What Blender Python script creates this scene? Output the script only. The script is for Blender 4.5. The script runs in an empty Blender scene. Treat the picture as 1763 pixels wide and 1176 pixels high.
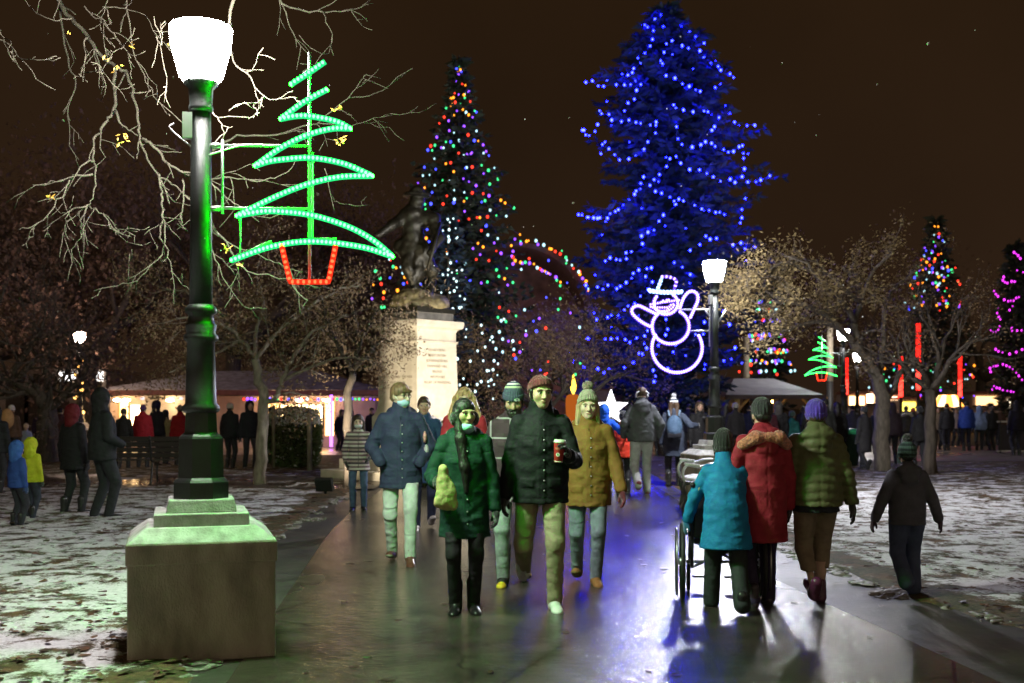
import bpy, bmesh, math, random
import numpy as np
from mathutils import Vector, Matrix, noise as mnoise

scene = bpy.context.scene
COL = scene.collection
F, HOR, CAMZ, PW, PH = 1959.0, 697.0, 1.55, 1763.0, 1176.0
CX = PW / 2

# ------------------------------------------------------------ camera
cam_d = bpy.data.cameras.new("camera")
cam_d.sensor_width = 36.0
cam_d.lens = 36.0 * F / PW
cam_d.shift_y = (HOR - PH / 2) / PW
cam_d.clip_start, cam_d.clip_end = 0.1, 2000
cam_d.dof.use_dof = True
cam_d.dof.focus_distance = 9.0
cam_d.dof.aperture_fstop = 2.4
cam = bpy.data.objects.new("camera", cam_d)
cam.location = (0, 0, CAMZ)
cam.rotation_euler = (math.pi / 2, 0, 0)
COL.objects.link(cam)
scene.camera = cam

# ------------------------------------------------------------ night sky (city glow) and exposure
world = bpy.data.worlds.new("World")
scene.world = world
world.use_nodes = True
wn, wl = world.node_tree.nodes, world.node_tree.links
wn.clear()
w_out = wn.new("ShaderNodeOutputWorld")
w_bg = wn.new("ShaderNodeBackground")
w_tc = wn.new("ShaderNodeTexCoord")
w_sep = wn.new("ShaderNodeSeparateXYZ")
w_ramp = wn.new("ShaderNodeValToRGB")
w_ramp.color_ramp.elements[0].position = 0.0
w_ramp.color_ramp.elements[0].color = (0.0105, 0.0056, 0.0031, 1)
w_ramp.color_ramp.elements[1].position = 0.5
w_ramp.color_ramp.elements[1].color = (0.0098, 0.0049, 0.0018, 1)
w_noise = wn.new("ShaderNodeTexNoise")
w_noise.inputs["Scale"].default_value = 2.6
w_noise.inputs["Detail"].default_value = 5
w_mul = wn.new("ShaderNodeMath"); w_mul.operation = 'MULTIPLY_ADD'
w_mul.inputs[1].default_value = 0.9; w_mul.inputs[2].default_value = 0.55
wl.new(w_tc.outputs["Generated"], w_sep.inputs[0])
wl.new(w_tc.outputs["Generated"], w_noise.inputs["Vector"])
wl.new(w_sep.outputs["Z"], w_ramp.inputs[0])
# sky brightened low behind the camera, added as soft fill for camera-facing sides
w_back = wn.new("ShaderNodeMapRange")
for i_, v_ in ((1, .15), (2, -.75), (3, 0.), (4, 1.)): w_back.inputs[i_].default_value = v_
w_low = wn.new("ShaderNodeMapRange")
for i_, v_ in ((1, .95), (2, .05), (3, 0.), (4, 1.)): w_low.inputs[i_].default_value = v_
w_m = wn.new("ShaderNodeMath"); w_m.operation = 'MULTIPLY'
w_mix = wn.new("ShaderNodeMix"); w_mix.data_type = 'RGBA'
w_mix.inputs[7].default_value = (0.165, 0.130, 0.088, 1)
wl.new(w_sep.outputs["Y"], w_back.inputs[0]); wl.new(w_sep.outputs["Z"], w_low.inputs[0])
wl.new(w_back.outputs[0], w_m.inputs[0]); wl.new(w_low.outputs[0], w_m.inputs[1])
wl.new(w_m.outputs[0], w_mix.inputs[0]); wl.new(w_ramp.outputs[0], w_mix.inputs[6])
wl.new(w_mix.outputs[2], w_bg.inputs["Color"])
wl.new(w_noise.outputs["Fac"], w_mul.inputs[0])
wl.new(w_mul.outputs[0], w_bg.inputs["Strength"])
wl.new(w_bg.outputs[0], w_out.inputs["Surface"])

scene.view_settings.view_transform = 'Standard'
scene.view_settings.look = 'None'
scene.view_settings.exposure = 1.1
scene.view_settings.gamma = 1.0
scene.render.engine = 'CYCLES'
cy = scene.cycles
cy.use_denoising = True
try:
    cy.denoiser = 'OPENIMAGEDENOISE'
except Exception:
    pass
cy.use_light_tree = True
cy.max_bounces, cy.diffuse_bounces, cy.glossy_bounces = 4, 2, 3
cy.transmission_bounces, cy.transparent_max_bounces = 2, 4
cy.sample_clamp_indirect = 3.0
cy.caustics_reflective = cy.caustics_refractive = False

L_LANTERN, L_LANTERN2, L_LANTERN3 = 340.0, 520.0, 120.0      # radiance of the near, second and far street lanterns
L_FLOOD = 150.0        # watts of the monument floodlights

# ------------------------------------------------------------ pixel <-> place helpers
def W(px, py, Y):
    return Vector(((px - CX) * Y / F, Y, CAMZ - (py - HOR) * Y / F))
def GY(py):
    return CAMZ * F / (py - HOR)
def G(px, py):
    Y = GY(py)
    return Vector(((px - CX) * Y / F, Y, 0))

# ------------------------------------------------------------ materials
_mats = {}
def mat(key, col, rough=.6, metal=0., var=.15, scale=8., bump=0., bscale=40., spec=.5, emit=None, estr=1., crease=0.,
        sheen=0., coat=0., col2=None, stretch=None, detail=4.):
    if key in _mats:
        return _mats[key]
    m = bpy.data.materials.new(key)
    m.use_nodes = True
    nt = m.node_tree; n = nt.nodes; l = nt.links
    b = n["Principled BSDF"]
    b.inputs["Roughness"].default_value = rough
    b.inputs["Metallic"].default_value = metal
    b.inputs["Specular IOR Level"].default_value = spec
    if sheen:
        b.inputs["Sheen Weight"].default_value = sheen
    if coat:
        b.inputs["Coat Weight"].default_value = coat
    tc = n.new("ShaderNodeTexCoord")
    vec = tc.outputs["Object"]
    if stretch:
        mp = n.new("ShaderNodeMapping"); mp.inputs["Scale"].default_value = stretch
        l.new(vec, mp.inputs["Vector"]); vec = mp.outputs["Vector"]
    if var or col2:
        nz = n.new("ShaderNodeTexNoise"); nz.inputs["Scale"].default_value = scale; nz.inputs["Detail"].default_value = detail
        l.new(vec, nz.inputs["Vector"])
        rp = n.new("ShaderNodeValToRGB")
        c2 = col2 if col2 else tuple(c * (1 - var) for c in col)
        c1 = col if col2 else tuple(min(1, c * (1 + var)) for c in col)
        rp.color_ramp.elements[0].position = .35; rp.color_ramp.elements[0].color = (*c2, 1)
        rp.color_ramp.elements[1].position = .65; rp.color_ramp.elements[1].color = (*c1, 1)
        l.new(nz.outputs["Fac"], rp.inputs[0]); l.new(rp.outputs[0], b.inputs["Base Color"])
    else:
        b.inputs["Base Color"].default_value = (*col, 1)
    if bump:
        nb = n.new("ShaderNodeTexNoise"); nb.inputs["Scale"].default_value = bscale; nb.inputs["Detail"].default_value = 5
        l.new(vec, nb.inputs["Vector"])
        bp = n.new("ShaderNodeBump"); bp.inputs["Strength"].default_value = bump; bp.inputs["Distance"].default_value = .02
        l.new(nb.outputs["Fac"], bp.inputs["Height"]); l.new(bp.outputs[0], b.inputs["Normal"])
    if crease:                                    # soft pulled wrinkles of cloth
        mp2 = n.new("ShaderNodeMapping"); mp2.inputs["Scale"].default_value = (1, 1, 1.7); mp2.inputs["Rotation"].default_value = (.35, .3, 0)
        l.new(tc.outputs["Object"], mp2.inputs["Vector"])
        rn = n.new("ShaderNodeTexNoise"); rn.noise_type = 'RIDGED_MULTIFRACTAL'; rn.inputs["Scale"].default_value = 5.5; rn.inputs["Detail"].default_value = 2.5
        rn.inputs["Distortion"].default_value = .6
        l.new(mp2.outputs[0], rn.inputs["Vector"])
        bp2 = n.new("ShaderNodeBump"); bp2.inputs["Strength"].default_value = crease; bp2.inputs["Distance"].default_value = .035
        l.new(rn.outputs["Fac"], bp2.inputs["Height"])
        if bump: l.new(bp.outputs[0], bp2.inputs["Normal"])
        l.new(bp2.outputs[0], b.inputs["Normal"])
    if emit:
        b.inputs["Emission Color"].default_value = (*emit, 1)
        b.inputs["Emission Strength"].default_value = estr
    _mats[key] = m
    return m

def glow(key, rgb, strength=1., sample=True):
    if key in _mats:
        return _mats[key]
    m = bpy.data.materials.new(key); m.use_nodes = True
    nt = m.node_tree; nt.nodes.clear()
    o = nt.nodes.new("ShaderNodeOutputMaterial"); e = nt.nodes.new("ShaderNodeEmission")
    e.inputs["Color"].default_value = (*rgb, 1); e.inputs["Strength"].default_value = strength
    nt.links.new(e.outputs[0], o.inputs["Surface"])
    m.cycles.emission_sampling = 'FRONT' if sample else 'NONE'
    _mats[key] = m
    return m

# ------------------------------------------------------------ object helpers
def link(name, me, parent=None, loc=None):
    o = bpy.data.objects.new(name, me)
    COL.objects.link(o)
    if parent is not None:
        o.parent = parent
    if loc is not None:
        o.location = loc
    return o
def tag(o, label=None, cat=None, group=None, kind=None):
    if label: o["label"] = label
    if cat: o["category"] = cat
    if group: o["group"] = group
    if kind: o["kind"] = kind
    return o
def thing(name, label, cat, loc=(0, 0, 0), rz=0., group=None):
    o = link(name, None, None, loc)
    o.rotation_euler = (0, 0, rz)
    o.empty_display_size = .1
    return tag(o, label, cat, group)
def copy_tree(o, parent=None):
    c = o.copy(); COL.objects.link(c)
    if parent is not None:
        c.parent = parent
    for ch in list(o.children):
        copy_tree(ch, c)
    return c

def np_mesh(name, V, Q, mats, midx=None, smooth=True, col=None):
    """V (n,3) verts, Q (m,4) quads or (m,3) triangles"""
    me = bpy.data.meshes.new(name)
    V = np.asarray(V, np.float32); Q = np.asarray(Q, np.int32)
    k = Q.shape[1]
    me.vertices.add(len(V)); me.vertices.foreach_set("co", V.ravel())
    me.loops.add(Q.size); me.loops.foreach_set("vertex_index", Q.ravel())
    me.polygons.add(len(Q))
    me.polygons.foreach_set("loop_start", np.arange(0, Q.size, k, dtype=np.int32))
    try:
        me.polygons.foreach_set("loop_total", np.full(len(Q), k, np.int32))
    except Exception:
        pass
    for m in (mats if isinstance(mats, (list, tuple)) else [mats]):
        me.materials.append(m)
    if midx is not None:
        me.polygons.foreach_set("material_index", np.asarray(midx, np.int32))
    me.polygons.foreach_set("use_smooth", np.full(len(Q), smooth, bool))
    if col is not None:
        a = me.color_attributes.new("Col", 'FLOAT_COLOR', 'POINT')
        a.data.foreach_set("color", np.asarray(col, np.float32).ravel())
    me.update(calc_edges=True)
    me.validate()
    return me

class MB:
    """collects boxes, lathes, tubes, prisms as one mesh"""
    def __init__(s):
        s.v, s.f, s.m = [], [], []
        s.sm = []
        s.X = Matrix.Identity(4)
    def add(s, vs, fs, m=0, smooth=False):
        o = len(s.v)
        s.v += [tuple(s.X @ Vector(p)) for p in vs]
        s.f += [tuple(i + o for i in f) for f in fs]
        s.m += [m] * len(fs); s.sm += [smooth] * len(fs)
        return s
    def box(s, c, d, m=0, rz=0., rx=0., ry=0., taper=1.):
        x, y, z = d[0] / 2, d[1] / 2, d[2] / 2
        R = Matrix.Rotation(rz, 3, 'Z') @ Matrix.Rotation(ry, 3, 'Y') @ Matrix.Rotation(rx, 3, 'X')
        vs = []
        for sz in (-1, 1):
            t = 1. if sz < 0 else taper
            for sx, sy in ((-1, -1), (1, -1), (1, 1), (-1, 1)):
                vs.append(Vector(c) + R @ Vector((sx * x * t, sy * y * t, sz * z)))
        return s.add(vs, [(3, 2, 1, 0), (4, 5, 6, 7), (0, 1, 5, 4), (1, 2, 6, 5), (2, 3, 7, 6), (3, 0, 4, 7)], m)
    def lathe(s, prof, n=16, c=(0, 0, 0), m=0, smooth=True, ph=0., sx=1., sy=1.):
        vs, fs = [], []
        for r, z in prof:
            for i in range(n):
                a = ph + 2 * math.pi * i / n
                vs.append((c[0] + r * math.cos(a) * sx, c[1] + r * math.sin(a) * sy, c[2] + z))
        for j in range(len(prof) - 1):
            for i in range(n):
                a, b = j * n + i, j * n + (i + 1) % n
                fs.append((a, b, b + n, a + n))
        fs.append(tuple(range(n - 1, -1, -1)))
        k = (len(prof) - 1) * n
        fs.append(tuple(range(k, k + n)))
        return s.add(vs, fs, m, smooth)
    def tube(s, pts, r, n=6, m=0, closed=False):
        pts = [Vector(p) for p in pts]
        N = len(pts)
        rs = r if isinstance(r, (list, tuple)) else [r] * N
        vs, fs = [], []
        up = None
        for i, p in enumerate(pts):
            a = pts[(i - 1) % N] if (closed or i > 0) else p
            b = pts[(i + 1) % N] if (closed or i < N - 1) else p
            t = b - a
            t = t.normalized() if t.length > 1e-9 else Vector((0, 0, 1))
            if up is None:
                up = Vector((0, 0, 1)) if abs(t.z) < .9 else Vector((0, 1, 0))
            u = (up - t * up.dot(t))
            u = u.normalized() if u.length > 1e-6 else t.orthogonal().normalized()
            up = u
            w = t.cross(u)
            for k in range(n):
                g = 2 * math.pi * k / n
                vs.append(p + (u * math.cos(g) + w * math.sin(g)) * rs[i])
        for i in range(N if closed else N - 1):
            j = (i + 1) % N
            for k in range(n):
                fs.append((i * n + k, i * n + (k + 1) % n, j * n + (k + 1) % n, j * n + k))
        if not closed:
            fs.append(tuple(range(n - 1, -1, -1))); fs.append(tuple(range((N - 1) * n, N * n)))
        return s.add(vs, fs, m, True)
    def ball(s, c, r, m=0, n=8, k=5):
        rx, ry, rz = r if isinstance(r, (tuple, list)) else (r, r, r)
        vs = [(c[0], c[1], c[2] - rz)]
        for j in range(1, k):
            t = math.pi * j / k - math.pi / 2
            for i in range(n):
                a = 2 * math.pi * i / n
                vs.append((c[0] + rx * math.cos(t) * math.cos(a), c[1] + ry * math.cos(t) * math.sin(a), c[2] + rz * math.sin(t)))
        vs.append((c[0], c[1], c[2] + rz))
        fs = [(0, 1 + (i + 1) % n, 1 + i) for i in range(n)]
        for j in range(k - 2):
            for i in range(n):
                a, b = 1 + j * n + i, 1 + j * n + (i + 1) % n
                fs.append((a, b, b + n, a + n))
        L = len(vs) - 1; o = 1 + (k - 2) * n
        fs += [(o + i, o + (i + 1) % n, L) for i in range(n)]
        return s.add(vs, fs, m, True)
    def prism(s, poly, z0, z1, m=0):
        n = len(poly)
        vs = [(p[0], p[1], z0) for p in poly] + [(p[0], p[1], z1) for p in poly]
        fs = [tuple(range(n - 1, -1, -1)), tuple(range(n, 2 * n))]
        fs += [(i, (i + 1) % n, n + (i + 1) % n, n + i) for i in range(n)]
        return s.add(vs, fs, m)
    def mesh(s, name, mats):
        me = bpy.data.meshes.new(name)
        me.from_pydata(s.v, [], s.f)
        for m in (mats if isinstance(mats, (list, tuple)) else [mats]):
            me.materials.append(m)
        me.polygons.foreach_set("material_index", s.m)
        me.polygons.foreach_set("use_smooth", s.sm)
        me.update()
        return me
    def build(s, name, mats, parent=None, loc=None, bevel=0.):
        o = link(name, s.mesh(name, mats), parent, loc)
        if bevel:
            b = o.modifiers.new("bevel", 'BEVEL'); b.width = bevel; b.segments = 2; b.limit_method = 'ANGLE'
        return o

def spline(pts, per=6):
    """Catmull-Rom through points"""
    P = [Vector(p) for p in pts]
    if len(P) < 3:
        return [P[0].lerp(P[-1], i / per) for i in range(per + 1)]
    P = [P[0] * 2 - P[1]] + P + [P[-1] * 2 - P[-2]]
    out = []
    for i in range(1, len(P) - 2):
        a, b, c, d = P[i - 1:i + 3]
        for k in range(per):
            t = k / per
            out.append(.5 * (2 * b + (c - a) * t + (2 * a - 5 * b + 4 * c - d) * t * t + (3 * b - a - 3 * c + d) * t ** 3))
    out.append(P[-2])
    return out
def resample(pts, step):
    out = [pts[0]]; acc = 0.
    for a, b in zip(pts[:-1], pts[1:]):
        L = (b - a).length
        d = step - acc
        while d <= L and L > 0:
            out.append(a.lerp(b, d / L)); d += step
        acc = (acc + L) % step if L > 0 else acc
    return out

def text_mesh(body, size, depth=.004, align='CENTER'):
    c = bpy.data.curves.new("t", 'FONT'); c.body = body; c.size = size; c.extrude = depth; c.align_x = align; c.resolution_u = 2
    o = bpy.data.objects.new("t", c); COL.objects.link(o)
    dg = bpy.context.evaluated_depsgraph_get()
    me = bpy.data.meshes.new_from_object(o.evaluated_get(dg))
    bpy.data.objects.remove(o); bpy.data.curves.remove(c)
    return me

# ------------------------------------------------------------ smooth solid modelling on a grid (for people, animals, soft things)
def _smin(a, b, k):
    h = np.clip(.5 + .5 * (b - a) / k, 0, 1)
    return b + (a - b) * h - k * h * (1 - h)
def sdf_mesh(prims, h, disp=None, pad=.03):
    """prims: ('c',a,b,ra,rb,k,sy) tapered capsule; ('e',c,r,k,R) ellipsoid; ('s',c,r,k,R) carved ellipsoid; ('p',n,c) keep n.p>c"""
    lo = np.full(3, 1e9); hi = np.full(3, -1e9)
    for p in prims:
        if p[0] == 'c':
            r = max(p[3], p[4])
            for q in (p[1], p[2]):
                q = np.asarray(q, float); lo = np.minimum(lo, q - r); hi = np.maximum(hi, q + r)
        elif p[0] == 'e':
            r = max(p[2]); q = np.asarray(p[1], float); lo = np.minimum(lo, q - r); hi = np.maximum(hi, q + r)
    lo -= pad; hi += pad
    n = np.ceil((hi - lo) / h).astype(int) + 1
    ax = [lo[i] + h * np.arange(n[i]) for i in range(3)]
    D = np.full(n, .5, np.float32)
    def region(a, b, m):
        return tuple(slice(max(0, int((a[i] - m - lo[i]) / h)), min(n[i], int((b[i] + m - lo[i]) / h) + 2)) for i in range(3))
    for p in prims:
        if p[0] == 'p':
            nn = np.asarray(p[1], float)
            d = p[2] - (ax[0][:, None, None] * nn[0] + ax[1][None, :, None] * nn[1] + ax[2][None, None, :] * nn[2])
            D = np.maximum(D, d.astype(np.float32)); continue
        if p[0] == 'c':
            a, b = np.asarray(p[1], float), np.asarray(p[2], float); r = max(p[3], p[4])
            a0, b0 = np.minimum(a, b) - r, np.maximum(a, b) + r
        else:
            a = np.asarray(p[1], float); r = max(p[2]); a0, b0 = a - r, a + r
        k = p[5] if p[0] == 'c' else p[3]
        sl = region(a0, b0, k + .03)
        X, Y, Z = np.meshgrid(ax[0][sl[0]], ax[1][sl[1]], ax[2][sl[2]], indexing='ij')
        if X.size == 0:
            continue
        if p[0] == 'c':
            sy = p[6] if len(p) > 6 else 1.
            ay, by = a[1] / sy, b[1] / sy
            ba = np.array([b[0] - a[0], by - ay, b[2] - a[2]])
            px, py, pz = X - a[0], Y / sy - ay, Z - a[2]
            t = np.clip((px * ba[0] + py * ba[1] + pz * ba[2]) / max(ba @ ba, 1e-12), 0, 1)
            d = np.sqrt((px - t * ba[0]) ** 2 + (py - t * ba[1]) ** 2 + (pz - t * ba[2]) ** 2) - (p[3] + (p[4] - p[3]) * t)
        else:
            q = np.stack([X - a[0], Y - a[1], Z - a[2]], -1)
            if len(p) > 4 and p[4] is not None:
                q = q @ np.asarray(p[4], float)        # R^T q
            rr = np.asarray(p[2], float)
            k0 = np.sqrt(((q / rr) ** 2).sum(-1)); k1 = np.sqrt(((q / rr ** 2) ** 2).sum(-1))
            d = k0 * (k0 - 1) / np.maximum(k1, 1e-6)
        if p[0] == 's':
            D[sl] = -_smin(-D[sl], d, max(k, 1e-4))
        else:
            D[sl] = _smin(D[sl], d, max(k, 1e-4))
    if disp is not None:
        near = np.abs(D) < .05
        idx = np.nonzero(near)
        P = np.stack([ax[0][idx[0]], ax[1][idx[1]], ax[2][idx[2]]], -1)
        D[idx] += disp(P).astype(np.float32)
    # surface nets
    S = D < 0
    S[0] = S[-1] = False; S[:, 0] = S[:, -1] = False; S[:, :, 0] = S[:, :, -1] = False
    D = np.where(S, D, np.maximum(D, 1e-6))
    cnt = np.zeros(n - 1, np.int8)
    for i in (0, 1):
        for j in (0, 1):
            for kk in (0, 1):
                cnt += S[i:n[0] - 1 + i, j:n[1] - 1 + j, kk:n[2] - 1 + kk]
    act = (cnt > 0) & (cnt < 8)
    I = np.stack(np.nonzero(act), -1)
    ids = np.full(n - 1, -1, np.int32); ids[act] = np.arange(len(I))
    acc = np.zeros((len(I), 3)); num = np.zeros(len(I))
    for axis in range(3):
        o1, o2 = [(1, 2), (0, 2), (0, 1)][axis]
        for u in (0, 1):
            for v in (0, 1):
                A = I.copy(); A[:, o1] += u; A[:, o2] += v
                B = A.copy(); B[:, axis] += 1
                da = D[A[:, 0], A[:, 1], A[:, 2]]; db = D[B[:, 0], B[:, 1], B[:, 2]]
                x = (da < 0) != (db < 0)
                t = np.where(x, da / np.where(x, da - db, 1), 0)
                P = A.astype(float); P[:, axis] += t
                acc[x] += P[x]; num[x] += 1
    V = acc / np.maximum(num, 1)[:, None] * h + lo
    Q = []
    for axis in range(3):
        o1, o2 = [(1, 2), (2, 0), (0, 1)][axis]
        s0 = [slice(None)] * 3; s1 = [slice(None)] * 3
        s0[axis] = slice(0, n[axis] - 1); s1[axis] = slice(1, n[axis])
        a, b = S[tuple(s0)], S[tuple(s1)]
        for flip, msk in ((False, a & ~b), (True, ~a & b)):
            E = np.stack(np.nonzero(msk), -1)
            if not len(E):
                continue
            c = []
            for du, dv in ((0, 0), (-1, 0), (-1, -1), (0, -1)):
                T = E.copy(); T[:, o1] += du; T[:, o2] += dv
                c.append(ids[T[:, 0], T[:, 1], T[:, 2]])
            q = np.stack(c, -1)
            Q.append(q[:, ::-1] if flip else q)
    return V, np.concatenate(Q)

def fold_noise(seed, wl=(.07, .2), n=9, amp=.006, aniso=(1, 1, 1)):
    rg = np.random.RandomState(seed)
    K = []
    for i in range(n):
        w = wl[0] * (wl[1] / wl[0]) ** rg.rand()
        d = rg.randn(3) * np.array(aniso); d /= np.linalg.norm(d)
        K.append((d * 2 * np.pi / w, rg.rand() * 6.28, (w / wl[1]) ** .6, rg.randn(3) * 9))
    def f(P):
        t = np.zeros(len(P)); tot = 0
        for k, ph, a, w in K:
            t += a * (1.1 - 2 * np.abs(np.sin(.5 * (P @ k) + ph + 1.1 * np.sin(P @ w + ph * 2)))); tot += a
        return amp * t / tot * 2
    return f
# ============================================================ SETTING: ground, paths
def ground_material():
    m = bpy.data.materials.new("snowy_grass"); m.use_nodes = True
    nt = m.node_tree; n, l = nt.nodes, nt.links
    b = n["Principled BSDF"]; b.inputs["Roughness"].default_value = .8; b.inputs["Specular IOR Level"].default_value = .25
    tc = n.new("ShaderNodeTexCoord"); v = tc.outputs["Object"]
    def noise(sc, det=5, st=None, rough=.6):
        x = n.new("ShaderNodeTexNoise"); x.inputs["Scale"].default_value = sc; x.inputs["Detail"].default_value = det; x.inputs["Roughness"].default_value = rough
        if st:
            mp = n.new("ShaderNodeMapping"); mp.inputs["Scale"].default_value = st; l.new(v, mp.inputs["Vector"]); l.new(mp.outputs[0], x.inputs["Vector"])
        else:
            l.new(v, x.inputs["Vector"])
        return x.outputs["Fac"]
    def math_(op, a, c, d=None):
        x = n.new("ShaderNodeMath"); x.operation = op
        for i, q in enumerate((a, c, d)):
            if q is None: continue
            if isinstance(q, (int, float)): x.inputs[i].default_value = q
            else: l.new(q, x.inputs[i])
        return x.outputs[0]
    def ramp(f, *st):
        r = n.new("ShaderNodeValToRGB"); e = r.color_ramp.elements
        e[0].position, e[0].color = st[0][0], (*st[0][1], 1); e[1].position, e[1].color = st[-1][0], (*st[-1][1], 1)
        for p, c in st[1:-1]:
            k = e.new(p); k.color = (*c, 1)
        l.new(f, r.inputs[0]); return r.outputs[0]
    def mix(f, a, c):
        x = n.new("ShaderNodeMix"); x.data_type = 'RGBA'; l.new(f, x.inputs[0]); l.new(a, x.inputs[6]); l.new(c, x.inputs[7]); return x.outputs[2]
    grass = ramp(noise(26, 6), (.3, (.025, .026, .010)), (.5, (.065, .06, .025)), (.7, (.15, .115, .06)))
    litter = ramp(noise(9, 5, (1, 1, 1)), (.35, (.05, .03, .016)), (.65, (.19, .11, .055)))
    base = mix(ramp(noise(3.1, 4), (.45, (0, 0, 0)), (.6, (1, 1, 1))), grass, litter)
    sep = n.new("ShaderNodeSeparateXYZ"); l.new(v, sep.inputs[0])
    # snow thins out towards the far end of the park
    thin = n.new("ShaderNodeMapRange"); l.new(sep.outputs["Y"], thin.inputs[0])
    for i, q in ((1, 17.), (2, 34.), (3, 0.), (4, .17)): thin.inputs[i].default_value = q
    cover = math_('ADD', math_('ADD', math_('MULTIPLY', noise(2.6, 4), .62), math_('MULTIPLY', noise(8, 7, None, .75), .44)), math_('MULTIPLY', noise(60, 5), .2))
    at = n.new("ShaderNodeAttribute"); at.attribute_name = "edge"
    cover = math_('SUBTRACT', math_('SUBTRACT', cover, thin.outputs[0]), math_('MULTIPLY', at.outputs["Fac"], .3))
    sm = ramp(cover, (.565, (0, 0, 0)), (.645, (1, 1, 1)))
    snow = ramp(noise(30, 4), (.3, (.6, .6, .61)), (.7, (.86, .86, .87)))
    l.new(mix(sm, base, snow), b.inputs["Base Color"])
    bp = n.new("ShaderNodeBump"); bp.inputs["Strength"].default_value = .9; bp.inputs["Distance"].default_value = .035
    l.new(math_('ADD', cover, math_('MULTIPLY', noise(70, 4), .25)), bp.inputs["Height"]); l.new(bp.outputs[0], b.inputs["Normal"])
    return m

def path_material(name, c0, c1, rough0, rough1, joint=True, wetscale=.55):
    m = bpy.data.materials.new(name); m.use_nodes = True
    nt = m.node_tree; n, l = nt.nodes, nt.links
    b = n["Principled BSDF"]
    tc = n.new("ShaderNodeTexCoord"); v = tc.outputs["Object"]
    def noise(sc, det=5, st=None):
        x = n.new("ShaderNodeTexNoise"); x.inputs["Scale"].default_value = sc; x.inputs["Detail"].default_value = det
        if st:
            mp = n.new("ShaderNodeMapping"); mp.inputs["Scale"].default_value = st; l.new(v, mp.inputs["Vector"]); l.new(mp.outputs[0], x.inputs["Vector"])
        else: l.new(v, x.inputs["Vector"])
        return x.outputs["Fac"]
    def ramp(f, p0, a, p1, c):
        r = n.new("ShaderNodeValToRGB"); e = r.color_ramp.elements
        e[0].position, e[0].color, e[1].position, e[1].color = p0, (*a, 1), p1, (*c, 1)
        l.new(f, r.inputs[0]); return r.outputs[0]
    colr = ramp(noise(3, 8), .3, c0, .7, c1)
    hsrc = noise(150, 3)
    bumpn = noise(11, 4)
    if joint:
        def line(axis_vec, per, off, w):
            mp = n.new("ShaderNodeMapping"); l.new(v, mp.inputs["Vector"]); mp.inputs["Rotation"].default_value = (0, 0, axis_vec)
            s = n.new("ShaderNodeSeparateXYZ"); l.new(mp.outputs[0], s.inputs[0])
            a = n.new("ShaderNodeMath"); a.operation = 'MULTIPLY_ADD'; a.inputs[1].default_value = 1 / per; a.inputs[2].default_value = off + 50; l.new(s.outputs["X"], a.inputs[0])
            f = n.new("ShaderNodeMath"); f.operation = 'FRACT'; l.new(a.outputs[0], f.inputs[0])
            q = n.new("ShaderNodeMath"); q.operation = 'LESS_THAN'; q.inputs[1].default_value = w / per; l.new(f.outputs[0], q.inputs[0])
            return q.outputs[0]
        vo = n.new("ShaderNodeTexVoronoi"); vo.feature = 'DISTANCE_TO_EDGE'; vo.inputs["Scale"].default_value = .42
        nzw = n.new("ShaderNodeTexNoise"); nzw.inputs["Scale"].default_value = 3.; nzw.inputs["Detail"].default_value = 6; l.new(v, nzw.inputs["Vector"])
        vm = n.new("ShaderNodeVectorMath"); vm.operation = 'MULTIPLY_ADD'; vm.inputs[1].default_value = (.35, .35, 0); l.new(nzw.outputs["Color"], vm.inputs[0]); l.new(v, vm.inputs[2]); l.new(vm.outputs[0], vo.inputs["Vector"])
        ck = n.new("ShaderNodeMath"); ck.operation = 'LESS_THAN'; ck.inputs[1].default_value = .0035; l.new(vo.outputs["Distance"], ck.inputs[0])
        ja, jb = line(math.radians(20), 2.35, -.06, .022), line(math.radians(-70), 2.9, .2, .02)
        mx0 = n.new("ShaderNodeMath"); mx0.operation = 'MAXIMUM'; l.new(ja, mx0.inputs[0]); l.new(jb, mx0.inputs[1])
        mx = n.new("ShaderNodeMath"); mx.operation = 'MAXIMUM'; l.new(mx0.outputs[0], mx.inputs[0]); l.new(ck.outputs[0], mx.inputs[1])
        x = n.new("ShaderNodeMix"); x.data_type = 'RGBA'; l.new(mx.outputs[0], x.inputs[0]); l.new(colr, x.inputs[6]); x.inputs[7].default_value = (.012, .011, .01, 1)
        colr = x.outputs[2]
    l.new(colr, b.inputs["Base Color"])
    rg = n.new("ShaderNodeMapRange"); l.new(noise(wetscale, 6, (1, .45, 1)), rg.inputs[0])
    for i, q in ((1, .38), (2, .64), (3, rough0), (4, rough1)): rg.inputs[i].default_value = q
    l.new(rg.outputs[0], b.inputs["Roughness"])
    b.inputs["Specular IOR Level"].default_value = .62
    ad = n.new("ShaderNodeMath"); ad.operation = 'MULTIPLY_ADD'; ad.inputs[1].default_value = .35; l.new(hsrc, ad.inputs[0]); l.new(bumpn, ad.inputs[2])
    bp = n.new("ShaderNodeBump"); bp.inputs["Strength"].default_value = .6; bp.inputs["Distance"].default_value = .012
    l.new(ad.outputs[0], bp.inputs["Height"]); l.new(bp.outputs[0], b.inputs["Normal"])
    return m

def lerp_table(tab, y):
    if y <= tab[0][0]: return tab[0][1]
    for (a, u), (b, w) in zip(tab[:-1], tab[1:]):
        if y <= b: return u + (w - u) * (y - a) / (b - a)
    return tab[-1][1]
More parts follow.
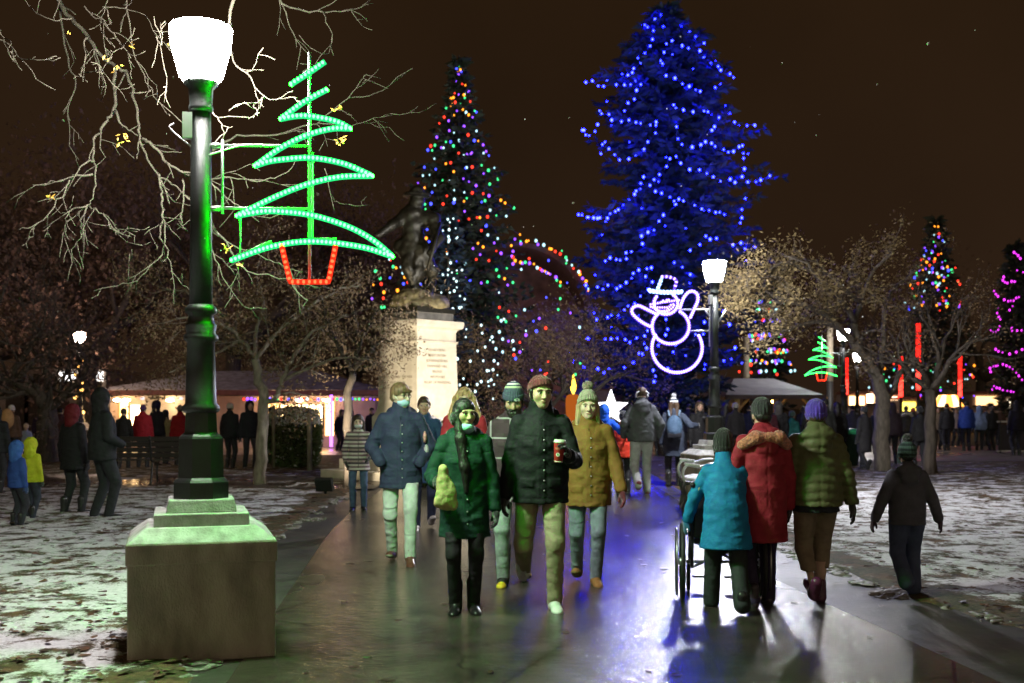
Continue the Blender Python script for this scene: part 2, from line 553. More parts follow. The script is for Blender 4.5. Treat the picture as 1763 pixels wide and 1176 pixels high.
# path edges (x as a function of the distance)
SLAB_L = [(-30, .1), (3, -1.35), (6.3, -1.58), (13.6, -2.2), (17, -2.35), (60, -2.6)]
SLAB_R = [(-30, 3.9), (6, 2.75), (8.4, 2.5), (9.7, 2.32), (15, 2.6), (19, 2.7), (60, 3.2)]
VERGE_L = [(-30, -.4), (3, -1.5), (6.3, -1.75), (8, -2.25), (11, -2.75), (13.6, -2.75), (17, -2.85), (60, -3.0)]
VERGE_R = [(-30, 5.4), (6, 4.0), (8.0, 3.45), (9.3, 3.12), (10.5, 3.1), (12, 2.95), (19, 3.0), (60, 3.6)]

def grid_axis(lo, hi, fine_lo, fine_hi, step, grow=1.22):
    a = list(np.arange(fine_lo, fine_hi + 1e-6, step))
    d = step
    while a[-1] < hi: d = min(d * grow, 25); a.append(a[-1] + d)
    d = step
    while a[0] > lo: d = min(d * grow, 25); a.insert(0, a[0] - d)
    return np.array(a)
gx = grid_axis(-320, 320, -7.5, 8.5, .08); gy = grid_axis(-60, 420, 5.2, 19, .08)
XX, YY = np.meshgrid(gx, gy, indexing='ij')
Z = np.zeros_like(XX); E = np.zeros_like(XX)
vl = np.interp(YY, [t[0] for t in VERGE_L], [t[1] for t in VERGE_L]); vr = np.interp(YY, [t[0] for t in VERGE_R], [t[1] for t in VERGE_R])
out = np.maximum(vl - XX, XX - vr)              # >0 outside the path
rg = np.random.RandomState(3)
bump = np.zeros_like(XX)
for w, a in ((.22, .35), (.35, .5), (.6, .7), (1.1, 1.), (2.3, 1.3)):
    for _ in range(4):
        th = rg.rand() * 6.28
        bump += a * .25 * np.sin((XX * math.cos(th) + YY * math.sin(th)) * 6.28 / w + rg.rand() * 6.28 + 1.5 * np.sin(XX * rg.randn() + YY * rg.randn()))
near = np.clip(1 - np.maximum(np.abs(XX) - 7, 0) / 6, 0, 1) * np.clip(1 - np.maximum(YY - 18, 0) / 8, 0, 1)
Z = np.where(out > 0, .004 + np.clip(out * .15, 0, .025) + .012 * bump * near * np.clip(out * 3, 0, 1), -.05 - .0 * XX)
E = np.clip(1 - np.abs(out - .1) / .45, 0, 1)
nx, ny = len(gx), len(gy)
I = np.arange(nx * ny).reshape(nx, ny)
Q = np.stack([I[:-1, :-1], I[1:, :-1], I[1:, 1:], I[:-1, 1:]], -1).reshape(-1, 4)
me = np_mesh("ground", np.stack([XX, YY, Z], -1).reshape(-1, 3), Q, ground_material())
at = me.attributes.new("edge", 'FLOAT', 'POINT'); at.data.foreach_set("value", E.ravel().astype(np.float32))
tag(link("ground", me), kind="structure")

def strip(name, A, B, y0, y1, z, m, step=.5, jag=0.):
    ys = np.arange(y0, y1 + .01, step); vs, fs = [], []
    rr = random.Random(5)
    for i, y in enumerate(ys):
        vs += [(lerp_table(A, y) - rr.random() * jag, y, z), (lerp_table(B, y) + rr.random() * jag, y, z)]
        if i: fs.append((2 * i - 2, 2 * i - 1, 2 * i + 1, 2 * i))
    mb = MB().add(vs, fs)
    return tag(mb.build(name, m), kind="structure")
M_slab = path_material("wet_concrete", (.03, .026, .02), (.08, .069, .053), .10, .30)
M_verge = path_material("wet_asphalt", (.03, .028, .024), (.08, .072, .062), .28, .55, joint=False)
strip("asphalt_verge", VERGE_L, VERGE_R, -25, 60, 0.0, M_verge, .25, .12)
strip("path", SLAB_L, SLAB_R, -25, 60, .008, M_slab, 1.)
# side path crossing in front of the monument, and the plaza beyond
mb = MB(); mb.add([(-40, 22.6, .03), (-2.5, 20.6, .03), (-2.5, 24.2, .03), (-40, 27.6, .03)], [(0, 1, 2, 3)])
tag(mb.build("side_path", path_material("wet_side_path", (.05, .04, .032), (.11, .09, .07), .2, .5, joint=False)), kind="structure")
mb = MB(); mb.add([(3.4, 31, .035), (60, 29, .035), (60, 42, .035), (3.4, 42, .035)], [(0, 1, 2, 3)])
mb.add([(-40, 36, .035), (3.4, 34, .035), (3.4, 42, .035), (-40, 46, .035)], [(0, 1, 2, 3)])
tag(mb.build("plaza_pavement", path_material("plaza_paving", (.10, .085, .075), (.2, .17, .15), .25, .55, joint=False)), kind="structure")

# fallen leaves lying on snow and path
def leaves(name, n, seed, zone):
    r = random.Random(seed); V, Q, mi = [], [], []
    k = 0
    while k < n:
        y = 5.4 + 20 * r.random() ** 1.7; x = r.uniform(-9.5, 10.5)
        if abs(x) > y * .48 + .6: continue
        o = max(lerp_table(VERGE_L, y) - x, x - lerp_table(VERGE_R, y))
        if (o < .03) or (r.random() > .75 + .25 * (o < .8)): continue
        s = r.uniform(.02, .052); a = r.random() * 6.28; t1, t2 = r.uniform(-.5, .5), r.uniform(-.4, .7)
        z = .036 + .01 * r.random()
        ca, sa = math.cos(a), math.sin(a)
        b = len(V)
        for u, w, hgt in ((-1, 0, 0), (-.25, -.6, t1 * .35), (.75, -.35, t1 * .4), (1.1, 0, t2 * .3), (.75, .4, -t1 * .2 + .1), (-.25, .55, t2 * .3)):
            V.append((x + (u * ca - w * sa) * s, y + (u * sa + w * ca) * s, z + max(0, hgt) * s * 1.5))
        Q += [(b, b + 1, b + 2, b + 3), (b, b + 3, b + 4, b + 5)]
        c = r.randrange(3); mi += [c, c]; k += 1
    ms = [mat("leaf_rust", (.10, .042, .018), .6, var=.3, scale=15), mat("leaf_tan", (.15, .08, .035), .6, var=.3, scale=15), mat("leaf_dark", (.06, .035, .02), .5, var=.3, scale=15)]
    o = link(name, np_mesh(name, V, Q, ms, mi, smooth=False))
    return tag(o, "brown fallen leaves scattered over the patchy snow", "leaves", kind="stuff")
leaves("fallen_leaves", 3400, 8, None)

r_ = random.Random(31); V, Q = [], []
for _ in range(90):                                   # leaves stuck to the wet path
    y = r_.uniform(6, 20); x = r_.uniform(lerp_table(VERGE_L, y), lerp_table(VERGE_R, y)); s_ = r_.uniform(.02, .05); a = r_.random() * 6.28; b_ = len(V)
    V += [(x + s_ * k * math.cos(a + q), y + s_ * k * math.sin(a + q), .012 + r_.random() * .006) for q, k in ((0, 1.2), (.9, .7), (2.2, .8), (3.2, 1.1), (4.3, .75), (5.4, .7))]; Q += [(b_, b_ + 1, b_ + 2, b_ + 3), (b_, b_ + 3, b_ + 4, b_ + 5)]
tag(link("path_leaves", np_mesh("path_leaves", V, Q, mat("wet_leaf", (.05, .028, .015), .3, var=.3, scale=15), smooth=False)), "wet dark leaves stuck to the path", "leaves", kind="stuff")
mb = MB()
for _ in range(60):
    y = r_.uniform(4.5, 14); mb.ball((r_.uniform(-.42, .45) * y, y, r_.uniform(1.9, 1.55 + .33 * y)), r_.uniform(.003, .0065), 0, 5, 3)
tag(mb.build("snowflakes", mat("snowflake", (.8, .8, .82), .8, var=0)), "a few snowflakes drifting through the air", "snow", kind="stuff")
mb = MB()                                             # thin slush heaped along the path's edges
V, Q = [], []
for side, tab in ((-1, VERGE_L), (1, VERGE_R)):
    y = 5.6
    while y < 19:
        w = r_.uniform(.05, .22); x = lerp_table(tab, y) + side * r_.uniform(-.12, .16)
        v, q = sdf_mesh([('e', (0, 0, 0), (w * .7, w, r_.uniform(.007, .014)), .02), ('p', (0, 0, 1), .0)], .022, fold_noise(int(y * 90) % 997, (.04, .12), 8, .012), .02) if r_.random() < .75 else (np.zeros((0, 3)), np.zeros((0, 4), int))
        if len(v):
            Q.append(q + sum(len(k) for k in V)); V.append(v + np.array([x, y, .004]))
        y += w * r_.uniform(.7, 2.2)
tag(link("slush", np_mesh("slush", np.concatenate(V), np.concatenate(Q), mat("dirty_slush", (.34, .32, .3), .6, var=.35, scale=18, bump=.5, col2=(.14, .12, .10)))), "dirty slush along the path's edges", "slush", kind="stuff")
# ============================================================ STREET LAMPS AND ROPE-LIGHT DISPLAYS
M_iron = mat("lamp_paint", (.010, .014, .012), .48, var=.25, scale=14, bump=.12, bscale=60, spec=.6)
M_stone = mat("lamp_plinth_concrete", (.38, .33, .265), .85, var=.22, scale=6, bump=.5, bscale=110, col2=(.19, .165, .13), detail=10, stretch=(1, 1, .4))
M_stone_top = mat("frosted_concrete", (.55, .55, .54), .8, var=.2, scale=12, bump=.4, bscale=70, col2=(.33, .32, .3), detail=8)
M_lant = glow("lantern_glass", (1., .95, .92), L_LANTERN)
M_lant2 = glow("lantern_glass_bluish", (.97, .97, 1.0), L_LANTERN2); M_lant3 = glow("lantern_glass_far", (1., .97, .95), L_LANTERN3)
M_steel = mat("galvanised_steel", (.5, .52, .52), .4, .8, var=.1)
M_cable = mat("white_cable", (.6, .6, .6), .5, var=.05)

def street_lamp(label, loc, rz=0., group="old-style street lamps along the paths", lantern=None):
    t = thing("street_lamp", label, "street lamp", loc, rz, group)
    w = .867
    mb = MB(); mb.box((0, 0, .36), (w, w, .72)); mb.build("pedestal", M_stone, t, bevel=.012)
    mb = MB(); mb.box((0, 0, .655), (w + .02, w + .02, .13)); mb.build("pedestal_band", M_stone, t, bevel=.01)
    mb = MB(); mb.box((0, 0, .761), (w + .01, w + .01, .082), taper=.75); mb.build("pedestal_cap", M_stone_top, t, bevel=.006)
    mb = MB(); mb.box((0, 0, .838), (.57, .57, .082)); mb.box((0, 0, .917), (.43, .43, .082), taper=.93); mb.build("step", M_stone_top, t, bevel=.008)
    mb = MB()
    mb.lathe([(.182, .95), (.182, 1.06), (.170, 1.075), (.150, 1.09), (.146, 1.335), (.138, 1.35), (.108, 1.375), (.102, 1.5)], 8, ph=math.pi / 8, smooth=False)
    mb.lathe([(.105, 1.5), (.118, 1.515), (.118, 1.54), (.098, 1.56), (.086, 1.95), (.108, 1.965), (.108, 1.99), (.09, 2.01), (.098, 2.06), (.084, 2.075), (.076, 2.12), (.1, 2.14), (.1, 2.165), (.078, 2.19)], 20)
    mb.build("post_base", M_iron, t)
    mb = MB()
    pr = []
    for z, r in ((2.19, .073), (3.42, .062)): pr.append((r, z))
    mb.lathe(pr, 12); mb.lathe([(.062, 3.42), (.078, 3.435), (.078, 3.45), (.07, 3.47), (.078, 3.57), (.11, 3.6), (.11, 3.62)], 16)
    mb.build("post", M_iron, t)
    mb = MB(); mb.lathe([(.120, 3.625), (.135, 3.645), (.185, 3.83), (.196, 3.93), (.196, 3.965), (.15, 3.975)], 12, smooth=True)
    mb.build("lantern", lantern or M_lant, t)
    mb = MB()
    for k in range(4):
        a = math.pi / 4 + k * math.pi / 2
        mb.tube([(math.cos(a) * r, math.sin(a) * r, z) for r, z in ((.1, 3.6), (.145, 3.64), (.193, 3.82), (.203, 3.93), (.2, 3.97))], .006, 5)
    mb.build("lantern_frame", M_iron, t)
    mb = MB(); mb.box((-.085, -.04, 3.32), (.06, .07, .16)); mb.build("junction_box", M_steel, t)
    return t

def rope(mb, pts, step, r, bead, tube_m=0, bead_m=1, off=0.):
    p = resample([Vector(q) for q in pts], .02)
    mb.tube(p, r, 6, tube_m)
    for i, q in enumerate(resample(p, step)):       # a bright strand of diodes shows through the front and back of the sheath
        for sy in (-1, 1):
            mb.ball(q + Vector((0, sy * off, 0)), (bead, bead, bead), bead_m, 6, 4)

G_tube = glow("green_rope_sheath_halo", (.012, .52, .14), 1.0); G_bead = glow("green_rope_led", (.32, 235., .5), 1.); G_far = glow("green_rope_led_far", (.25, 9., .6), 1.)  # green and violet sheaths are widened and coloured for the halo of glow
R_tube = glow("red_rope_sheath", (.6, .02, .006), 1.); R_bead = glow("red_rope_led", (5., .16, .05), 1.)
P_tube = glow("violet_rope_sheath_halo", (.13, .06, .8), 1.); P_bead = glow("white_rope_led", (1.2, .8, 4.), 1.)
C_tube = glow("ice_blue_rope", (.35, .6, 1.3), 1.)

def D(pts, sx, sy, k):                              # crop coordinates -> picture pixels
    return [(sx + a / k, sy + b / k) for a, b in pts]
TREE_STROKES = [[(335, 182), (420, 127), (505, 68)],
    [(500, 208), (440, 240), (380, 275), (285, 345)], [(285, 345), (350, 333), (420, 332), (540, 355), (612, 390)], [(612, 390), (520, 392), (400, 425), (280, 485), (165, 565)],
    [(165, 565), (230, 545), (300, 535), (430, 528), (580, 555), (715, 612)], [(715, 612), (560, 618), (400, 655), (240, 720), (80, 800)],
    [(80, 800), (160, 785), (250, 778), (430, 797), (600, 850), (720, 915), (810, 990)], [(810, 990), (660, 945), (430, 920), (240, 945), (50, 1010)]]
POT_STROKES = [[(290, 940), (330, 1110), (510, 1110), (545, 930)]]

def tree_display(label, lamp_px, Y, group, led=None):
    """rope-light tree bolted to the lamp by two bars; drawn in metres about the lamp axis"""
    axis = Vector(((346 - CX) * 7.28 / F, 7.28, 0))
    def P(p):
        q = W(380 + p[0] / 2.734, 80 + p[1] / 2.734, 7.28) - axis
        return Vector((q.x, -.02, q.z))
    t = thing("light_display", label, "light display", lamp_px, 0, group)
    mb = MB()
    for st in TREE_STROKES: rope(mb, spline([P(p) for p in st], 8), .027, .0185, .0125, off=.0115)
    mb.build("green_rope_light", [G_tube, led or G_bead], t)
    mb = MB()
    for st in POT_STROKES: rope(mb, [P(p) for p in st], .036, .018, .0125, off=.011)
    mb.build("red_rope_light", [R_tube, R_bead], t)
    mb = MB()
    for a, b, r in (((418, 28), (418, 1112), .011), ((432, 500), (432, 905), .008), ((-20, 466), (418, 468), .009), ((-20, 760), (418, 764), .009), ((92, 800), (92, 975), .006),
                    ((330, 180), (415, 108), .007), ((432, 903), (545, 905), .006), ((240, 915), (60, 990), .007), ((418, 235), (500, 205), .006)):
        mb.tube([P(a) + Vector((0, .02, 0)), P(b) + Vector((0, .02, 0))], r, 6)
    mb.tube([P((8, 440)) + Vector((0, .02, 0)), P((8, 790)) + Vector((0, .02, 0))], .01, 6)
    for y in (468, 764):
        mb.tube([P((-60, y)) + Vector((0, .02, 0)), P((0, y)) + Vector((0, .02, 0))], .02, 6)
    mb.build("frame", M_steel, t)
    mb = MB()
    mb.tube(spline([P((-215, 365)), P((-235, 385)), P((-190, 430)), P((-115, 490)), P((-70, 520)), P((-40, 510)), P((90, 472)), P((200, 466))], 6), .006, 5)
    mb.build("cable", M_cable, t)
    return t

LAMP1 = Vector(((346 - CX) * 7.28 / F, 7.28, 0))
LAMP2 = Vector(((1230 - CX) * 19.2 / F, 19.2, 0))
street_lamp("nearest and tallest street lamp, on a concrete pedestal beside the glowing green tree", LAMP1, .29)
tree_display("large green rope-light christmas tree with a red pot, fixed to the near street lamp", LAMP1, 7.28, "rope-light tree displays")
street_lamp("street lamp on a stone pedestal right of the path, carrying the white snowman", LAMP2, .2, lantern=M_lant2)

# snowman, drawn the same way about the axis of the second lamp
def snowman():
    Y = 19.2
    t = thing("light_display", "violet-white rope-light snowman with a top hat waving from the lamp right of the path", "light display", LAMP2)
    def P(p, dy=-.02):
        q = W(1060 + p[0] / 4.9, 440 + p[1] / 4.9, Y) - LAMP2
        return Vector((q.x, dy, q.z))
    def arc(c, rx, ry, a0, a1, n=26):
        return [P((c[0] + rx * math.cos(math.radians(a)), c[1] + ry * math.sin(math.radians(a)))) for a in np.linspace(a0, a1, n)]
    mb = MB()
    S = [arc((515, 780), 212, 208, -30 - 360 + 0, -30 - 360 + 265 - 20), arc((461, 600), 156, 146, -58, 238),
         arc((421, 405), 100, 92, -48, 228), spline([P(p) for p in ((330, 490), (250, 450), (190, 425), (145, 440), (135, 480), (165, 520), (230, 570), (300, 605))], 5),
         spline([P(p) for p in ((540, 440), (570, 360), (610, 312), (650, 303), (685, 330), (690, 380), (665, 440), (625, 530))], 5)]
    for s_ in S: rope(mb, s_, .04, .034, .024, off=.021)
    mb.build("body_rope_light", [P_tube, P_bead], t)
    mb = MB()
    rope(mb, spline([P(p) for p in ((285, 293), (340, 303), (450, 308), (565, 303))], 5), .06, .026, .03, 0, 1); rope(mb, spline([P(p) for p in ((290, 306), (400, 318), (560, 316))], 5), .06, .02, .022)
    rope(mb, [P(p) for p in ((346, 300), (370, 240), (392, 180))], .06, .026, .029)
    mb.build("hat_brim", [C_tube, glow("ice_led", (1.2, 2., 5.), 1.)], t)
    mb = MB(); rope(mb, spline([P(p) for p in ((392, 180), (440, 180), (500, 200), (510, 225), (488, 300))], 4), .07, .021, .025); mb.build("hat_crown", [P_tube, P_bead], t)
    mb = MB()
    for s_ in (((530, 378), (400, 395), (290, 415), (295, 440), (440, 440)), ((385, 395), (395, 380), (405, 392), (418, 392), (430, 374), (446, 372), (455, 390)), ((330, 452), (380, 472), (430, 465), (460, 420), (495, 410), (478, 442), (430, 478), (370, 478), (330, 452))):
        rope(mb, [P(p, -.03) for p in s_], .04, .024, .017, off=.014)
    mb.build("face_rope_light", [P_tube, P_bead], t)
    mb = MB()
    for a, b in (((500, 458), (800, 455)), ((615, 636), (800, 636)), ((793, 432), (793, 770)), ((755, 460), (798, 525)), ((930, 460), (868, 555))):
        mb.tube([P(a, .0), P(b, .0)], .016, 6)
    mb.tube(spline([P(p, .0) for p in ((868, 555), (865, 610), (840, 640), (800, 645))], 4), .01, 5)
    mb.build("frame", M_steel, t)
snowman()

# the same kind of lamp further on, right of the crowd, with a second rope-light tree
L3 = Vector(((1452 - CX) * 36.6 / F, 36.6, 0))
street_lamp("far street lamp among the crowd right of the path, beside the small green rope-light tree", L3, lantern=M_lant3)
tr = tree_display("small far green rope-light tree with a red pot, left of the pale wooden pole", L3, 36.6, "rope-light tree displays", G_far)
tr.rotation_euler = (0, 0, math.pi)
L4 = Vector(((1476 - CX) * 54. / F, 54., 0))
street_lamp("farthest street lamp, its lantern just right of the small rope-light tree", L4, lantern=M_lant3)
M_pink = glow("lantern_rosy", (1., .72, .56), 70.)
L5 = Vector(((137 - CX) * 38. / F, 38., 0))
t5 = street_lamp("street lamp with a rosy lantern and a light-wound post, left of the low kiosk", L5, 0, lantern=M_pink)
mb = MB()
for k in range(9):
    a = k * 1.9; mb.ball((math.cos(a) * .13, math.sin(a) * .13 - .03, 1.3 + k * .25), .06, 0, 6, 4)
tag(mb.build("light_string", glow("amber_bulb", (3.2, 1.5, .35), 1.), None, L5), "amber bulbs wound round the post of the rosy lantern", "string lights")
# ============================================================ TREES AND PLANTS
M_bark = mat("bark", (.07, .055, .042), .9, var=.35, scale=14, bump=.7, bscale=40, stretch=(1, 1, .3))
M_bark_pale = mat("pale_bark", (.22, .19, .15), .85, var=.3, scale=16, bump=.6, bscale=40, stretch=(1, 1, .3))
M_twig = mat("twig_bark", (.045, .036, .024), .8, var=.25, scale=20, bump=.4)

def tubes_mesh(name, paths, m, n=5, parent=None):
    mb = MB()
    for pts, rs in paths: mb.tube(pts, rs, n)
    return mb.build(name, m, parent)

def grow(rng, p, d, L, r, depth, paths, tips, up=.05, spread=.6, seg=4, wob=.22, kids=(2, 3), shrink=.72, droop=0.):
    pts, rs = [p.copy()], [r]
    for i in range(seg):
        d = (d + Vector((rng.gauss(0, wob), rng.gauss(0, wob), rng.gauss(0, wob) + up - droop))).normalized()
        p = p + d * (L / seg); pts.append(p.copy()); rs.append(max(.003, r * (1 - .42 * (i + 1) / seg)))
    paths.append((pts, rs))
    if depth == 0:
        tips.append((p, d)); return
    for k in range(rng.randint(*kids)):
        ax = Vector((rng.gauss(0, 1), rng.gauss(0, 1), rng.gauss(0, 1))).normalized()
        nd = (d + ax * spread * rng.uniform(.7, 1.3)).normalized()
        at = rng.randint(max(1, seg - 2), seg)
        grow(rng, pts[at], nd, L * shrink * rng.uniform(.8, 1.15), rs[at] * .68, depth - 1, paths, tips, up, spread, max(2, seg - 1), wob, kids, shrink, droop)

def leaf_cloud(rng, centers, n, size, spread, flat=1.):
    V, Q = [], []
    for _ in range(n):
        c = centers[rng.randrange(len(centers))]
        p = Vector(c) + Vector((rng.gauss(0, spread), rng.gauss(0, spread), rng.gauss(0, spread * flat)))
        u = Vector((rng.gauss(0, 1), rng.gauss(0, 1), rng.gauss(0, 1))).normalized(); w = u.orthogonal().normalized()
        s = size * rng.uniform(.6, 1.3); b = len(V)
        V += [tuple(p - u * s), tuple(p + w * s * .45), tuple(p + u * s), tuple(p - w * s * .45)]
        Q.append((b, b + 1, b + 2, b + 3))
    return V, Q

def leafy_tree(label, base, trunk, n_leaf, leaf, leaf_m, seed, depth=4, L=1.1, r=.13, spread=.75, group=None, bark=None, up=.03, lean=(0, 0, 1), leafspread=.16, cat="tree", limbs=4, kids=(2, 3), name="park_tree", fork=None, shrink=.74):
    rng = random.Random(seed)
    t = thing(name, label, cat, base, 0, group)
    paths, tips = [], []
    d = Vector(lean).normalized(); pts = [Vector((0, 0, -.05))]; rs = [r * 1.35]
    for i in range(5):
        pts.append(Vector((0, 0, 0)) + d * trunk * (i + 1) / 5 + Vector((rng.gauss(0, .03), rng.gauss(0, .03), 0)) * trunk * .5); rs.append(r * (1.1 - .06 * i))
    paths.append((pts, rs))
    for k in range(limbs):
        a = 2 * math.pi * (k + rng.random() * .6) / limbs
        nd = Vector((math.cos(a) * spread, math.sin(a) * spread, .62)).normalized()
        grow(rng, pts[-1], nd, L * rng.uniform(.85, 1.2), r * .62, depth, paths, tips, up, .62, 4, .2, kids, shrink)
    tubes_mesh("trunk", paths, bark or M_bark, 6, t)
    if n_leaf:
        cs = [p for p, _ in tips]
        for pts_, rs_ in paths:
            if rs_[0] < r * .22: cs += pts_[1:]
        V, Q = leaf_cloud(rng, cs, n_leaf, leaf, leafspread)
        link("crown", np_mesh("crown", V, Q, leaf_m, smooth=False), t)
    return t

def conifer(label, base, H, prof, seed, m, group=None, whorls=30, per=8, z0=.8, needle=.34, cat="tree", name="spruce_tree", trunk_r=.28, sprays=10, width=.1, droop=.18):
    """prof(zfrac, azimuth) -> branch reach in metres"""
    rng = random.Random(seed); t = thing(name, label, cat, base, 0, group)
    mb = MB(); mb.tube([(0, 0, -.1), (0, 0, H * .5), (0, 0, H * .97)], [trunk_r, trunk_r * .55, .03], 8)
    V, F3 = [], []
    for w in range(whorls):
        f = (w + .5) / whorls; z = z0 + (H - z0) * f ** .92
        for k in range(per):
            az = 2 * math.pi * (k + rng.random()) / per + w * .7
            zz = z + rng.uniform(-.5, .5) * (H - z0) / whorls
            Lb = max(.12, prof((zz - z0) / (H - z0), az)) * rng.uniform(.58, 1.12)
            dv = Vector((math.cos(az), math.sin(az), 0)); sd = Vector((-dv.y, dv.x, 0))
            n = max(3, int(sprays * min(1, Lb / 1.6)))
            pt = lambda q: Vector((0, 0, zz)) + dv * Lb * q + Vector((0, 0, Lb * (-droop * 2.1 * q + droop * 1.9 * q * q)))
            mb.tube([pt(0), pt(.5), pt(1)], [.02 + .012 * Lb, .015, .004], 4)
            for i in range(n):
                q = (i + .6) / n; p = pt(q)
                for s in (-1, 1, 0, 0):
                    ln = needle * rng.uniform(.7, 1.35) * (1.15 - .45 * q) * (1 if s else .7)
                    u = (dv * rng.uniform(.45, .9) + sd * s * rng.uniform(.5, 1.) + Vector((0, 0, rng.uniform(-.55, .22) if s else rng.uniform(-.9, .9)))).normalized()
                    e = p + u * ln; wv = u.cross(Vector((rng.gauss(0, 1), rng.gauss(0, 1), rng.gauss(0, 1)))).normalized() * width * ln / needle
                    b = len(V); mid = p.lerp(e, .45)
                    V += [tuple(p), tuple(mid + wv), tuple(e), tuple(mid - wv)]; F3.append((b, b + 1, b + 2, b + 3))
    mb.build("trunk", M_bark, t)
    link("crown", np_mesh("crown", V, F3, m, smooth=False), t)
    return t

def table(tab, v):
    return float(np.interp(v, [t[0] for t in tab], [t[1] for t in tab]))

M_needle = mat("blue_green_needles", (.010, .024, .044), .7, var=.35, scale=3)
M_needle_dark = mat("dark_needles", (.02, .03, .018), .75, var=.3, scale=3)

# --- the big spruce with blue bulbs
BY = 34.; BX = 1150
blue_sil = [(15, 1132, 1140), (45, 1092, 1185), (75, 1075, 1228), (110, 1062, 1248), (138, 1012, 1265), (165, 1022, 1258), (190, 1030, 1262), (215, 1002, 1315), (238, 1008, 1310), (262, 1026, 1290), (300, 1034, 1335), (318, 1075, 1322), (350, 1050, 1290), (372, 985, 1285), (400, 1010, 1298), (450, 1000, 1312), (550, 985, 1302), (620, 985, 1292), (680, 1045, 1240)]
bt = [(r[0], (BX - r[1]) * BY / F, (r[2] - BX) * BY / F) for r in blue_sil]
Hb = CAMZ + (HOR - 12) * BY / F; z0b = 1.2
def blue_reach(py):
    l_ = float(np.interp(py, [r[0] for r in bt], [r[1] for r in bt])); r_ = float(np.interp(py, [r[0] for r in bt], [r[2] for r in bt]))
    return l_, r_
def blue_prof(f, az):
    z = z0b + f * (Hb - z0b); py = HOR - (z - CAMZ) * F / BY
    l_, r_ = blue_reach(py + 4); c = math.cos(az); mid = .5 * (l_ + r_) * .9
    side = r_ if c > 0 else l_
    return max(.15, (mid * (1 - abs(c)) + side * abs(c)) * 1.02)
blue_base = Vector(((BX - CX) * BY / F, BY, 0))
conifer("tall spruce wrapped in strings of blue bulbs, behind the snowman", blue_base, Hb, blue_prof, 4, M_needle, whorls=44, per=11, z0=z0b, needle=.42, sprays=13, width=.085, trunk_r=.3, droop=.14)

